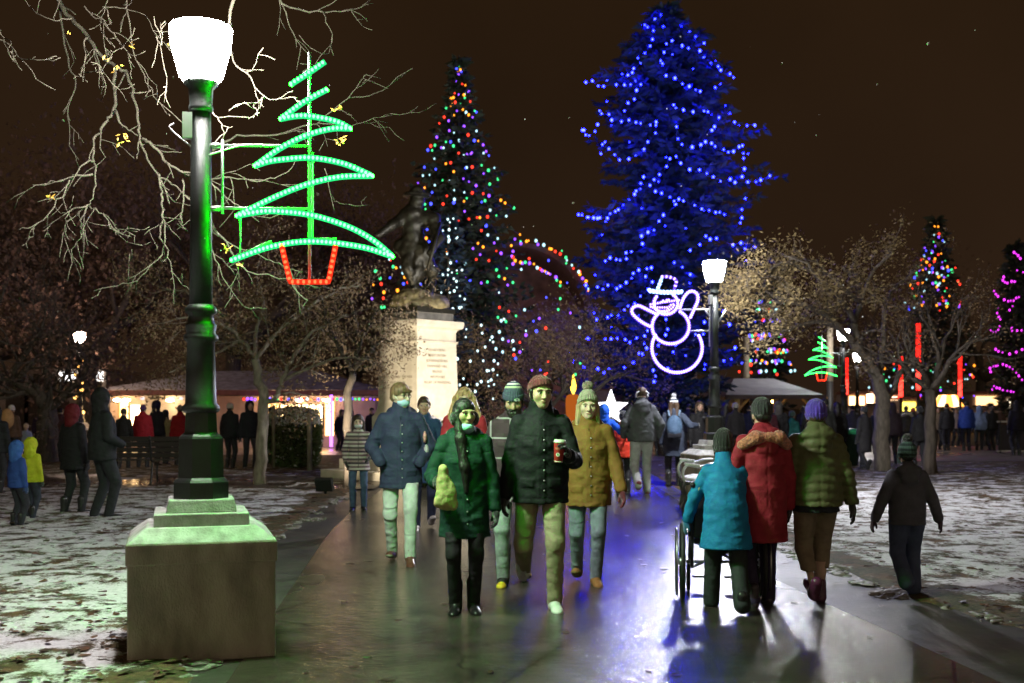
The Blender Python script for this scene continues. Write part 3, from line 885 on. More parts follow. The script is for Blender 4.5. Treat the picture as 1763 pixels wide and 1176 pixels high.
# --- bulbs on it, string by string
B_bulb = glow("blue_bulb", (.26, .36, 100.), 1.); M_wire = mat("dark_green_wire", (.01, .02, .012), .6, var=0)
def bulb_mesh(name, r, m):
    mb = MB(); mb.ball((0, 0, 0), (r, r, r * 1.25), 0, 6, 4); return mb.mesh(name, m)
blue_me = bulb_mesh("blue_bulb", .033, B_bulb)
def on_blue(px, py):
    z = CAMZ - (py - HOR) * BY / F
    x = (px - BX) * BY / F; l_, r_ = blue_reach(py); R = r_ if x > 0 else l_; mid = .5 * (l_ + r_)
    y = -math.sqrt(max(.02, 1 - min(1, (x / max(R, .1)) ** 2))) * mid * .93
    Y = BY + y
    return W(px, py, Y)
C4 = lambda pts: [(960 + a / 2.94, b / 2.94) for a, b in pts]
C7 = lambda pts: [(960 + a / 2.94, 300 + b / 2.94) for a, b in pts]
blue_strings = [C4(s) for s in (
    [(520, 75), (500, 100), (528, 135), (490, 155), (485, 195)], [(418, 125), (437, 135), (460, 135)], [(630, 130), (650, 150), (668, 168), (700, 195), (742, 213)],
    [(555, 230), (587, 215), (622, 235), (665, 242), (720, 262), (748, 290), (772, 316), (806, 337), (832, 356), (865, 366), (883, 385)], [(465, 235), (445, 268), (402, 295), (418, 315), (392, 350), (377, 370), (355, 375), (335, 377)],
    [(150, 415), (175, 412), (205, 427), (232, 435), (300, 425), (335, 437), (367, 425), (402, 410), (422, 420)], [(402, 457), (386, 497), (365, 530), (340, 563)], [(543, 272), (515, 300), (532, 333), (548, 375)], [(602, 397), (632, 420), (671, 434), (690, 456), (720, 470)],
    [(205, 560), (230, 575), (252, 577), (282, 600), (322, 608), (366, 612), (400, 623), (421, 632), (462, 630), (500, 610)], [(125, 655), (135, 665), (150, 682), (167, 684), (185, 670), (200, 636)], [(580, 525), (602, 545), (645, 557), (690, 560), (735, 562), (762, 570), (820, 590), (866, 578)],
    [(890, 612), (923, 627), (963, 629), (998, 629)], [(605, 597), (602, 640), (605, 710)], [(503, 635), (490, 678), (463, 716), (439, 752), (403, 780), (366, 803), (321, 803), (290, 785)], [(212, 772), (226, 740), (235, 728), (262, 760)],
    [(635, 735), (684, 740), (727, 727), (755, 714), (778, 733), (804, 747), (832, 757), (856, 762), (884, 762), (915, 750), (940, 743), (947, 772), (945, 805), (938, 862), (928, 895)], [(600, 785), (632, 826), (673, 850), (711, 868), (750, 885), (793, 897), (821, 909), (866, 915), (898, 925), (970, 922), (1004, 918), (1036, 910), (1066, 890)],
    [(561, 803), (550, 846), (524, 885), (480, 902), (466, 933), (495, 960), (530, 983), (570, 998), (590, 1020), (595, 1043)], [(432, 895), (420, 935), (405, 960), (395, 985), (371, 1010), (347, 1030), (333, 1045), (306, 1065), (285, 1079), (267, 1090), (246, 1099), (220, 1104), (200, 1105), (184, 1105), (165, 1103), (145, 1098), (120, 1081), (98, 1087)],
    [(605, 1000), (642, 1018), (692, 1032), (730, 1049), (765, 1059), (797, 1070), (822, 1079), (851, 1082)], [(950, 1010), (940, 1065), (932, 1100), (932, 1125)], [(790, 665), (800, 640), (803, 435)])] + [C7(s) for s in (
    [(595, 160), (540, 215), (508, 245), (483, 277), (460, 295), (428, 312), (424, 345), (375, 388), (355, 405), (340, 425), (308, 433), (290, 437), (272, 423), (240, 432)], [(453, 483), (418, 483), (387, 503), (368, 530), (350, 550), (320, 570), (295, 580)],
    [(475, 465), (453, 515), (475, 537), (460, 575), (418, 622), (385, 648), (355, 665), (335, 685), (305, 702), (280, 715), (256, 720)], [(210, 572), (237, 580), (250, 563)], [(463, 790), (442, 812), (402, 830), (374, 844), (343, 843), (306, 840), (270, 830), (244, 838)],
    [(450, 885), (433, 905), (418, 912), (383, 950)], [(492, 985), (490, 1025), (480, 1050)], [(594, 447), (628, 478), (667, 508), (697, 520)], [(745, 320), (775, 325), (812, 328), (885, 355), (928, 345), (950, 380), (990, 370)], [(548, 740), (553, 778), (540, 820), (515, 870), (555, 982), (588, 908), (600, 870)],
    [(740, 742), (770, 770), (865, 760), (905, 885), (835, 940)], [(140, 560), (200, 735), (145, 838), (55, 910), (85, 945), (125, 968), (205, 985), (230, 1000), (265, 985), (340, 970)], [(672, 380), (715, 355), (770, 628), (700, 815), (745, 812)])]
where = ["at the crown's tip", "left of the tip", "right of the tip", "down the upper right slope", "on the upper left slope", "out to the left lobe", "below the left lobe", "at the upper middle", "right of the upper middle", "across the left middle", "in the small hook at the left edge", "across the right middle", "out to the right lobe", "down the middle", "in the sag left of the middle", "at the left edge below the hook",
         "in the double sag at the right", "in the sag to the lower right tip", "in the zigzag at the centre", "in the sag to the lower left tip", "falling right of the centre", "falling at the right edge", "by the right lobe's inner edge", "in the long diagonal above the snowman's hat", "in the sag left of the hat", "in the sag left of the snowman's head", "lone cluster at the lower left", "in the sag by the snowman's raised arm",
         "by the snowman's waist, on the left", "under the snowman", "right of the snowman's hat", "above the right lamp's lantern", "seen through the snowman's body", "between snowman and lamp post", "along the lowest left boughs", "beside the right lamp's lantern"]
nb = 0
for i, st in enumerate(blue_strings):
    pw = [on_blue(*p) for p in st]
    c = sum(pw, Vector()) / len(pw)
    t = thing("light_string", "string of blue bulbs on the tall spruce, " + where[i], "string lights", c, 0, "blue bulb strings on the tall spruce")
    mb = MB(); mb.tube([p - c + Vector((0, .05, 0)) for p in pw], .008, 4); mb.build("wire", M_wire, t)
    for p in pw:
        link("bulb", blue_me, t, p - c + Vector((random.Random(nb).uniform(-.05, .05), 0, random.Random(nb + 9).uniform(-.05, .05)))).scale = (random.Random(nb + 5).uniform(.6, 1.15),) * 3; nb += 1
# fainter bulbs set deeper between the boughs
rng = random.Random(21)
bc = blue_base + Vector((0, 0, 6)); mb = MB()
for _ in range(45):
    py = rng.uniform(40, 640); l_, r_ = blue_reach(py); x = rng.uniform(-l_, r_) * .88
    mid = .5 * (l_ + r_); R = r_ if x > 0 else l_
    y = -math.sqrt(max(0, 1 - (x / R) ** 2)) * mid * rng.uniform(.25, .75)
    mb.ball(Vector((x, y, CAMZ - (py - HOR) * BY / F - 6)), .018, 0, 5, 3)
tag(mb.build("string_bulbs", B_bulb, None, bc), "small blue bulbs sunk deep between the boughs of the tall spruce", "string lights", kind="stuff")

# --- spruce with many colours
multi = [glow("bulb_" + n_, c, 1., False) for n_, c in (("red", (1.6, .06, .03)), ("green", (.06, 1.0, .28)), ("blue", (.1, .13, 2.4)), ("amber", (1.6, .45, .03)), ("white", (.5, .9, 1.)), ("violet", (.4, .1, 1.8)))]
multi_me = [bulb_mesh("bulb", .031, m) for m in multi]
def silhouette_tree(label, ax, Y, sil, seed, m, **k):
    top = sil[0][0]; H = CAMZ + (HOR - top + 4) * Y / F; z0 = k.pop('z0', 1.)
    T_ = [(r[0], (ax - r[1]) * Y / F, (r[2] - ax) * Y / F) for r in sil]
    def reach(py):
        return tuple(float(np.interp(py, [r[0] for r in T_], [r[i] for r in T_])) for i in (1, 2))
    def prof(f, az):
        z = z0 + f * (H - z0); l_, r_ = reach(HOR - (z - CAMZ) * F / Y); c = math.cos(az)
        return max(.1, (r_ if c > 0 else l_) * abs(c) + .5 * (l_ + r_) * (1 - abs(c)))
    base = Vector(((ax - CX) * Y / F, Y, 0))
    conifer(label, base, H, prof, seed, m, z0=z0, **k)
    def on(px, py):
        l_, r_ = reach(py); x = (px - ax) * Y / F; R = r_ if x > 0 else l_
        return W(px, py, Y - math.sqrt(max(.03, 1 - min(1, (x / max(R, .05)) ** 2))) * .5 * (l_ + r_) * .95)
    return reach, on, base
MY = 30.
reach2, on2, base2 = silhouette_tree("slim dark spruce with bulbs of many colours, behind the bronze statue", 790, MY,
    [(108, 787, 793), (150, 776, 806), (200, 755, 830), (240, 733, 838), (285, 716, 858), (330, 712, 876), (400, 694, 902), (460, 690, 905), (540, 680, 915), (660, 690, 910)], 12, M_needle_dark, whorls=36, per=9, needle=.32, sprays=9, width=.08)
rng = random.Random(77)
rows = [(118, 4), (140, 4), (158, 6), (178, 6), (198, 7), (225, 3), (238, 7), (262, 10), (290, 10), (312, 7), (335, 7), (352, 10), (372, 9), (392, 7), (412, 10), (432, 9), (455, 10), (480, 9)]
for i, (py, n_) in enumerate(rows):
    n_ = int(n_ * 1.45)
    l_, r_ = reach2(py); pts = []
    for k in range(n_):
        f = (k + .5) / n_ * 2 - 1 + rng.uniform(-.12, .12); px = 790 + (f * (r_ if f > 0 else l_) * .97) * F / MY
        pts.append((px, py + 10 * (abs(f) - .4) + rng.uniform(-9, 9)))
    pw = [on2(*p) for p in pts]; c = sum(pw, Vector()) / n_
    t = thing("light_string", "string of many-coloured bulbs on the slim spruce behind the statue", "string lights", c, 0, "many-coloured bulb strings on the slim spruce")
    mb = MB(); mb.tube([p - c + Vector((0, .05, 0)) for p in pw], .007, 4); mb.build("wire", M_wire, t)
    for p in pw: link("bulb", multi_me[rng.randrange(6)], t, p - c).scale = (rng.uniform(.6, 1.2),) * 3

def bulb_cloud(label, pts, mats_, r=.05, name="light_string", group=None):
    c = sum(pts, Vector()) / len(pts); rg_ = random.Random(len(pts)); t = thing(name, label, "string lights", c, 0, group)
    mes = [bulb_mesh("bulb", r, m) for m in mats_]
    for p in pts[:100]: link("bulb", mes[rg_.randrange(len(mes))], t, p - c).scale = (rg_.uniform(.55, 1.2),) * 3
    return t
# --- white-lit young tree in front of it
wy = 26.5
wb = Vector(((772 - CX) * wy / F, wy, 0))
conifer("thin young tree with white bulbs between the statue and the slim spruce", wb, CAMZ + (HOR - 370) * wy / F, lambda f, a: max(.1, (1 - f) * .9 + .15), 31, M_needle, whorls=16, per=5, z0=2.6, needle=.25, sprays=5, width=.05, trunk_r=.06, droop=-.25, name="young_tree")
Wp = [(640 + a / 4.2, 280 + b / 4.2) for a, b in ((550, 410), (590, 405), (565, 432), (515, 492), (560, 485), (607, 475), (555, 535), (560, 560), (555, 575), (612, 548), (620, 540), (515, 550), (450, 583), (570, 725), (545, 660), (400, 748), (427, 767), (447, 780), (478, 795), (515, 810), (550, 812), (553, 775), (580, 795), (615, 780), (653, 777), (593, 838), (612, 858), (555, 885), (615, 902), (597, 928), (503, 940), (565, 940), (638, 964), (672, 987), (587, 1058), (635, 1050), (650, 1045), (332, 838), (358, 845), (345, 868))]
bulb_cloud("string of white bulbs spread through the thin young tree by the statue", [W(a, b, wy - .5) for a, b in Wp], [glow("cool_white_bulb", (.8, 1.2, 1.25), 1., False)], .027)
Wq = [(690 + 0, 0)]
Wq = [(580 + a / 2.938, 400 + b / 2.938) for a, b in ((655, 490), (652, 530), (735, 510), (775, 545), (785, 530), (790, 555), (750, 580), (712, 600), (675, 652), (795, 650), (815, 665), (770, 700), (790, 695), (812, 722), (780, 748), (795, 770), (765, 755), (660, 772), (622, 772), (700, 805), (790, 842), (768, 778), (730, 755), (740, 650), (760, 700), (610, 640), (820, 305), (890, 550), (730, 470), (845, 440), (640, 740), (710, 770))]
bulb_cloud("string of white bulbs in the bushes right of the monument", [W(a, b, 25.4 + (i % 5) * .2) for i, (a, b) in enumerate(Wq)], [glow("cool_white_bulb", (.8, 1.2, 1.25), 1., False)], .027)

# --- spruces further right
silhouette_tree("far slim spruce with bulbs of many colours, seen above the berry tree's right side", 1612, 62., [(380, 1608, 1616), (440, 1590, 1635), (520, 1570, 1660), (600, 1560, 1670), (690, 1560, 1670)], 14, M_needle_dark, whorls=22, per=7, needle=.6, sprays=5, width=.12)
bulb_cloud("many-coloured bulbs on the far slim spruce above the berry tree", [W(1612 + rng.uniform(-1, 1) * (6 + (y - 385) * .36), y, 61) for y in [385 + 150 * rng.random() ** .8 for _ in range(98)]], multi, .056)
silhouette_tree("far low spruce with bulbs of many colours, left of the pale pole", 1325, 48., [(470, 1320, 1330), (540, 1288, 1345), (600, 1262, 1352), (690, 1258, 1358)], 15, M_needle_dark, whorls=18, per=7, needle=.5, sprays=5, width=.1)
bulb_cloud("many-coloured bulbs in rows on the far low spruce left of the pale pole", [W(1320 + rng.uniform(-1, 1) * (8 + (y - 500) * .3), y + rng.uniform(-2, 2), 46.6) for y in (520, 535, 552, 575, 578, 585, 602, 606, 622, 626, 640, 643, 646) for _ in range(9)], multi, .055)
silhouette_tree("far spruce at the right edge with magenta bulbs", 1748, 58., [(425, 1742, 1752), (480, 1722, 1775), (560, 1708, 1790), (640, 1703, 1795), (700, 1700, 1795)], 16, M_needle_dark, whorls=22, per=7, needle=.6, sprays=5, width=.12)
Mg = [(1500 + a / 3.266, 360 + b / 3.266) for a, b in ((803, 243), (815, 252), (826, 262), (838, 278), (820, 345), (855, 355), (745, 382), (740, 400), (752, 412), (765, 416), (790, 408), (806, 408), (690, 460), (700, 478), (712, 490), (748, 510), (770, 518), (785, 515), (800, 515), (815, 500), (830, 495), (778, 568), (795, 545), (712, 555), (708, 585), (716, 605), (726, 620), (722, 660), (715, 680), (700, 690), (685, 690), (672, 682), (790, 670), (792, 685), (820, 683), (845, 682), (700, 788), (715, 800), (738, 806), (778, 815), (815, 805), (848, 790), (672, 915), (668, 895), (685, 885), (700, 883), (712, 880), (740, 873), (760, 880), (778, 888), (795, 900), (815, 920), (830, 938), (848, 960), (680, 1015), (690, 995), (705, 1005), (722, 1008), (740, 1018), (765, 1022), (785, 1026), (800, 1028))]
bulb_cloud("magenta bulbs in drooping rows on the spruce at the right edge", [W(a, b, 56.2) for a, b in Mg], [glow("magenta_bulb", (1.4, .06, 1.5), 1., False)], .046)
bulb_cloud("small coloured bulbs low in the bushes between the red light columns", [W(1490 + rng.random() * 190, 625 + rng.random() * 60, 60 + rng.random()) for _ in range(60)], multi, .05)
bulb_cloud("small coloured bulbs low in the tree left of the monument", [W(640 + rng.random() * 60, 445 + rng.random() * 90, 29) for _ in range(26)], multi, .035)

# --- leafless and brown-leaved trees of the park
M_brownleaf = mat("withered_leaves", (.17, .11, .055), .7, var=.4, scale=9)
M_berry = mat("dry_yellow_leaves", (.24, .18, .085), .6, var=.3, scale=12)
M_darkleaf = mat("dark_withered_leaves", (.13, .075, .05), .8, var=.4, scale=6)
def at_px(px, py): return G(px, py)
leafy_tree("dark crab apple standing behind the red-capped man", Vector(((938 - CX) * 27.5 / F, 27.5, 0)), 1.3, 9000, .034, M_brownleaf, 18, depth=4, L=1.15, r=.11, limbs=5, up=.02, group="crab apple trees", leafspread=.17)
leafy_tree("crab apple with a dark trunk, right of the yellow-leaved one", at_px(1602, 818), 1.9, 2600, .034, M_brownleaf, 33, depth=4, L=1.0, r=.13, limbs=5, group="crab apple trees", leafspread=.2)
def traced_tree(label, base_px, limbs, seed, bark, leaf_m, n_leaf, leaf, lspread, twig=(.35, .8), tdepth=(1, 2), every=2, group=None, droop=.03, prob=.9, name="park_tree", tr=.4, skip=0):
    """limbs = [(picture points, near distance, far distance, radius)]; twigs and leaves grow from them"""
    rng = random.Random(seed); g_ = at_px(*base_px); t = thing(name, label, "tree", g_, 0, group)
    paths, tips = [], []
    for li, (pts, d0, d1, r0, r1) in enumerate(limbs):
        n = len(pts); P3 = [W(a, b, d0 + (d1 - d0) * i / (n - 1)) - g_ for i, (a, b) in enumerate(pts)]
        if li == 0: P3[0].z = -.1
        P3 = spline(P3, 5); n = len(P3)
        P3 = [P3[0]] + [p + Vector((rng.gauss(0, .014), rng.gauss(0, .03), rng.gauss(0, .014))) for p in P3[1:]]
        R_ = [r0 + (r1 - r0) * i / (n - 1) for i in range(n)]; paths.append((P3, R_))
        if li <= skip - 1: continue
        for i in range(3, n, every):
            if rng.random() < prob:
                d = (P3[min(i + 1, n - 1)] - P3[i - 1]).normalized(); d = (d * .6 + Vector((rng.gauss(0, .7), rng.gauss(0, .7), rng.gauss(.1, .6)))).normalized()
                grow(rng, P3[i], d, rng.uniform(*twig), max(.006, R_[i] * tr), rng.randint(*tdepth), paths, tips, .0, .7, 3, .2, (2, 3), .75, droop)
    tubes_mesh("trunk", paths, bark, 5, t)
    cs = [p for p, _ in tips] + [q for pts_, rs_ in paths if rs_[0] < .02 for q in pts_[1:]]
    V, Q = leaf_cloud(rng, cs, n_leaf, leaf, lspread)
    link("crown", np_mesh("crown", V, Q, leaf_m, smooth=False), t)
traced_tree("large crab apple full of dry yellow leaves, right of the snowman lamp", (1522, 812), [([(1522, 815), (1519, 723), (1520, 682), (1507, 645), (1490, 618), (1470, 590)], 26.4, 25.6, .21, .12), ([(1520, 690), (1537, 672), (1554, 635), (1590, 628), (1620, 610)], 26.3, 26.5, .09, .03), ([(1507, 640), (1478, 590), (1473, 553), (1483, 516), (1476, 490), (1450, 460)], 26, 25, .11, .03),
    ([(1512, 650), (1516, 625), (1520, 590), (1521, 553), (1530, 510), (1560, 480), (1585, 460)], 26.2, 26.5, .10, .02), ([(1470, 590), (1440, 560), (1400, 530), (1350, 520), (1310, 525), (1285, 512)], 25.6, 22.2, .09, .02),
    ([(1473, 553), (1440, 510), (1400, 470), (1350, 452), (1310, 475), (1285, 492)], 25.4, 22.4, .07, .018), ([(1480, 520), (1440, 485), (1400, 450), (1360, 445)], 25.2, 23.4, .05, .018), ([(1483, 516), (1500, 470), (1530, 440), (1535, 425)], 25.2, 25, .05, .015), ([(1440, 560), (1400, 555), (1350, 570), (1320, 590), (1296, 600)], 25, 22.4, .06, .015), ([(1350, 520), (1320, 500), (1305, 475), (1295, 462)], 23.5, 22.3, .04, .012), ([(1400, 470), (1390, 455), (1350, 440)], 24, 23, .04, .015)],
    29, mat('grey_brown_bark', (.11, .09, .07), .85, var=.3, scale=16, bump=.6, bscale=40, stretch=(1, 1, .3)), M_berry, 11000, .038, .14, (.28, .6), (1, 2), 2, "crab apple trees", .05, skip=2)
traced_tree("crab apple with withered brown leaves, its slim trunk left of the clipped hedge", (447, 836), [([(447, 838), (450, 760), (453, 690), (444, 650), (439, 618)], 21.8, 21.6, .13, .08), ([(453, 690), (470, 690), (487, 655), (505, 615), (540, 570), (600, 540)], 21.8, 21, .06, .02), ([(439, 618), (415, 585), (385, 560), (330, 545), (270, 560)], 21.6, 20.5, .05, .015), ([(439, 618), (440, 570), (452, 520), (445, 485)], 21.6, 21.6, .05, .015), ([(439, 618), (480, 570), (530, 530), (580, 500), (620, 490)], 21.6, 21.8, .05, .015),
    ([(487, 655), (540, 630), (590, 615), (640, 620)], 21.6, 20.6, .04, .012), ([(415, 585), (370, 610), (330, 625), (290, 640)], 21.4, 20.4, .03, .01), ([(385, 560), (350, 520), (310, 500), (260, 505)], 21.2, 21.5, .03, .01)], 5, M_bark_pale, M_brownleaf, 9000, .034, .13, (.35, .85), (1, 2), 2, "crab apple trees", .05, skip=1)
traced_tree("brown-leaved crab apple whose crown reaches across the monument's left side", (598, 842), [([(598, 842), (600, 770), (598, 690), (606, 640)], 21.2, 21, .11, .07), ([(606, 640), (620, 590), (640, 550), (652, 530)], 21, 20.6, .05, .015), ([(606, 640), (640, 600), (655, 585), (675, 590)], 21, 20.6, .05, .012), ([(606, 640), (580, 590), (560, 545), (550, 500)], 21, 21, .05, .015), ([(640, 600), (650, 620), (668, 625)], 20.8, 20.5, .03, .01), ([(620, 590), (610, 540), (600, 510)], 21, 21, .03, .01), ([(640, 550), (660, 560), (682, 575)], 20.6, 20.4, .03, .01)],
    8, M_bark, M_brownleaf, 1500, .036, .10, (.2, .42), (1, 2), 2, "crab apple trees", .05, skip=1)
traced_tree("dark bare tree with spreading limbs at the left edge of the park", (82, 797), [([(82, 800), (81, 750), (81, 707)], 30.4, 30.4, .34, .26), ([(81, 707), (64, 676), (31, 659), (0, 652), (-60, 630)], 30.4, 29.5, .2, .07), ([(84, 705), (100, 690), (119, 673), (140, 652), (160, 610)], 30.4, 30, .15, .04), ([(81, 707), (83, 664), (80, 630), (95, 590), (120, 540)], 30.4, 30.4, .14, .03), ([(28, 655), (56, 625), (82, 608), (105, 584), (140, 560)], 29.8, 29.6, .1, .03), ([(20, 655), (32, 625), (56, 591), (73, 570), (80, 520)], 29.8, 29.6, .1, .03), ([(0, 652), (-20, 600), (-10, 540), (10, 490)], 29.6, 29.6, .1, .03)],
    41, M_bark, M_darkleaf, 3500, .05, .25, (.7, 1.7), (2, 2), 2, None, .0, skip=1)
leafy_tree("dark twiggy crab apple filling the gap before the bandshell", Vector(((985 - CX) * 31 / F, 31, 0)), 1.6, 7000, .04, M_brownleaf, 77, depth=4, L=1.35, r=.14, limbs=6, up=.03, group="crab apple trees", leafspread=.22)
for px, Y, H_, sd, lb in ((150, 44, 6., 51, "tall brown-leaved tree behind the left kiosk roof"), (400, 46, 6.5, 52, "huge dark tree rising over the kiosk"), (610, 50, 5., 53, "dark tree left of the statue, behind the kiosk"), (-40, 48, 6., 54, "dark tree at the far left edge of the park"), (1530, 66, 6., 55, "bare dark tree behind the yellow-leaved crab apple"), (1690, 70, 5.5, 56, "bare dark tree between the far spruces")):
    leafy_tree(lb, Vector(((px - CX) * Y / F, Y, 0)), H_ * .55, 9000 if px < 700 else 1500, .12, M_darkleaf, sd, depth=4, L=H_ * .55, r=.35, limbs=6, up=.04, spread=.8, leafspread=.8, cat="tree", name="background_tree")

# --- the bare tree whose twigs hang over the near lamp
t = thing("bare_tree", "leafless tree whose pale twigs hang around the near street lamp", "tree", (-5.6, 9.6, 0))
rng = random.Random(6); paths = []
org = Vector((-5.6, 9.6, 0))
def Bp(pts, d0, d1):
    n = len(pts); return [W(a, b, d0 + (d1 - d0) * i / (n - 1)) - org for i, (a, b) in enumerate(pts)]
limbs = [([(102, -60), (102, 0), (121, 31), (150, 61), (170, 92), (201, 117), (218, 129), (235, 180), (238, 218), (245, 252), (272, 300), (296, 317), (330, 344)], 8.3, 7.8, .026), ([(201, 117), (198, 130), (197, 190), (184, 208), (165, 235), (162, 265), (163, 300), (160, 337), (150, 354)], 8.1, 7.6, .019),
    ([(197, 190), (218, 222), (235, 232)], 7.9, 7.9, .015), ([(163, 280), (150, 279), (126, 300), (99, 313), (61, 318)], 7.7, 7.4, .011), ([(160, 300), (126, 303), (116, 323), (95, 354), (68, 385), (31, 396)], 7.7, 7.3, .012), ([(150, 354), (177, 368), (190, 391), (210, 400)], 7.6, 7.5, .01), ([(150, 354), (120, 365), (112, 390), (112, 410)], 7.6, 7.5, .009), ([(150, 354), (138, 385), (140, 405), (125, 432)], 7.6, 7.5, .01),
    ([(245, 240), (265, 252), (289, 282), (316, 296), (340, 305), (367, 308), (408, 306), (453, 311), (490, 296), (510, 279)], 7.9, 7.9, .016), ([(316, 296), (350, 305), (385, 333), (408, 354), (439, 367)], 7.9, 7.7, .012), ([(272, 300), (278, 330), (280, 360), (276, 400), (279, 430), (265, 454), (235, 482), (204, 492)], 7.85, 7.6, .013), ([(280, 360), (283, 400), (289, 441), (303, 478), (327, 499)], 7.7, 7.6, .011),
    ([(330, 344), (350, 390), (367, 434), (385, 478), (419, 529)], 7.8, 7.5, .012), ([(330, 344), (375, 400), (425, 465), (493, 482), (507, 497)], 7.8, 7.6, .013), ([(316, 310), (318, 345), (312, 380), (325, 400)], 7.8, 7.7, .01), ([(330, 344), (345, 380), (400, 420), (450, 440), (480, 455), (520, 470)], 7.8, 7.7, .01),
    ([(395, 40), (402, 105), (425, 126), (453, 167), (490, 170)], 7.3, 6.9, .010), ([(453, 167), (440, 180), (437, 186)], 6.95, 6.9, .007), ([(425, 126), (440, 112)], 7.0, 7.0, .005), ([(365, 195), (382, 214), (400, 220)], 6.95, 6.9, .007), ([(382, 214), (384, 232)], 6.9, 6.9, .005),
    ([(470, -40), (487, 7), (545, 19), (600, 17), (640, 5)], 8.2, 8.6, .014), ([(487, 7), (505, 60), (530, 95)], 8.3, 8.3, .008), ([(555, 20), (572, 60), (566, 95)], 8.4, 8.4, .007), ([(367, 260), (408, 235), (476, 231), (545, 211), (600, 170), (648, 163), (699, 126)], 8.3, 8.8, .013), ([(545, 211), (600, 215), (640, 205), (670, 195)], 8.5, 8.6, .007), ([(600, 170), (625, 135), (632, 125)], 8.6, 8.6, .006), ([(560, 290), (575, 345), (600, 350)], 8.2, 8.2, .006),
    ([(102, 0), (115, 100), (131, 143), (118, 184), (121, 251)], 8.3, 8.1, .012), ([(218, -20), (218, 20), (235, 102), (259, 153), (289, 201)], 7.8, 7.5, .009), ([(150, 61), (147, 80), (145, 124), (141, 140)], 7.6, 7.4, .010), ([(145, 124), (175, 122)], 7.4, 7.3, .006), ([(170, 92), (162, 85), (165, 110), (175, 120)], 7.5, 7.4, .007), ([(121, 31), (97, 36), (92, 30)], 7.6, 7.5, .007), ([(145, 10), (165, 30), (190, 40), (185, 28)], 7.6, 7.4, .008), ([(180, 38), (200, 65), (213, 80), (219, 90)], 7.5, 7.4, .008), ([(190, -10), (178, 25), (175, 40)], 7.7, 7.6, .008), ([(178, 12), (215, 15), (250, 25)], 7.6, 7.5, .007),
    ([(-20, 60), (15, 75), (35, 100), (62, 100)], 7.2, 7.0, .008), ([(0, 50), (14, 82)], 7.2, 7.2, .006), ([(270, 62), (277, 78), (281, 60)], 7.05, 7.0, .007)]
for pts, d0, d1, r in limbs:
    sp_ = spline(Bp(pts, d0 + .9, d1 + .9), 4); n = len(sp_)
    sp_ = [p + Vector((rng.gauss(0, .006), rng.gauss(0, .012), rng.gauss(0, .006))) for p in sp_]
    paths.append((sp_, [r * .82 * (1 - .74 * i / (n - 1)) for i in range(n)]))
    for i in range(2, n, 2 if r < .014 else 3):
        if rng.random() < .62:
            d = (sp_[min(i + 1, n - 1)] - sp_[i - 1]).normalized()
            d = (d + Vector((rng.gauss(0, .5), rng.gauss(0, .5), rng.gauss(-.12, .45)))).normalized()
            tp = []
            grow(rng, sp_[i], d, rng.uniform(.09, .26), max(.0035, r * .32), rng.choice((0, 1, 1, 2)), paths, tp, .0, .7, 3, .22, (1, 2), .7, .03)
# the limbs these hang from, and the trunk beyond the picture's left edge
tr = [Vector((0, 0, -.1)), Vector((.05, -.02, 1.6)), Vector((.12, -.1, 3.2)), Vector((.25, -.3, 4.3))]
paths.append((spline(tr, 4), [.24 - .006 * i for i in range(13)]))
a = limbs[0][0][0]; s0 = W(*a, 9.2) - org
paths.append((spline([tr[-1], Vector((.9, -.7, 5.0)), Vector((1.7, -1.0, 5.45)), s0], 5), [.13, .12, .115, .11, .105, .1, .09, .08, .075, .07, .06, .055, .05, .045, .04, .028]))
s1 = W(470, -40, 9.1) - org
paths.append((spline([Vector((1.3, -.85, 5.25)), Vector((2.3, -1.1, 5.7)), Vector((3.2, -1.3, 5.6)), s1], 5), [.06 - .003 * i for i in range(16)]))
for px_, d_ in ((218, 7.8), (395, 7.3)):
    q = W(px_, -20 if px_ < 300 else 40, d_ + .9) - org
    paths.append((spline([Vector((2.0, -1.05, 5.55)), q + Vector((-.1, .1, .5)), q], 5), [.03 - .002 * i for i in range(11)]))
tubes_mesh("trunk", paths, M_twig, 5, t)
V, Q = leaf_cloud(rng, [W(a, b, 8.5) - org for a, b in ((117, 60), (233, 76), (292, 76), (200, 117), (182, 101), (207, 245), (213, 238), (585, 245), (592, 240), (583, 190), (415, 455), (388, 428), (85, 340))], 70, .022, .018)
link("leaf_remnants", np_mesh("leaf_remnants", V, Q, mat("yellow_leaf", (.5, .3, .05), .6, var=.3), smooth=False), t)
# ============================================================ MONUMENT
MONY = 24.; MON = Vector(((720 - CX) * MONY / F, MONY, 0))
M_lime = mat("monument_limestone", (.62, .56, .45), .8, var=.1, scale=6, bump=.25, bscale=60, col2=(.52, .46, .36), detail=9)
M_lime_dark = mat("dark_limestone", (.2, .18, .15), .85, var=.3, scale=5, bump=.3)  # same stone in a darker tone for the cap block
M_bronze = mat("dark_bronze", (.03, .027, .018), .42, .55, var=.35, scale=9, bump=.3)
M_letter = mat("cut_letters", (.30, .26, .20), .8, var=.1)
t = thing("monument", "floodlit pale stone war memorial with a dark bronze figure on top, left of the path", "monument", MON, math.radians(-42))
mb = MB()
for w, z0, z1 in ((2.9, 0, .2), (2.35, .2, .42), (1.9, .42, .95)): mb.box((0, 0, (z0 + z1) / 2), (w, w, z1 - z0))
mb.build("plinth", M_lime, t, bevel=.015)
mb = MB(); mb.lathe([(.97, .95), (.97, 1.3), (.93, 1.34), (.88, 1.42), (.845, 1.55)], 4, ph=math.pi / 4, smooth=False); mb.build("base_moulding", M_lime, t)
mb = MB(); mb.lathe([(.845, 1.55), (.80, 2.82), (.84, 2.84), (.84, 2.87), (.80, 2.885)], 4, ph=math.pi / 4, smooth=False); mb.build("shaft", M_lime, t)
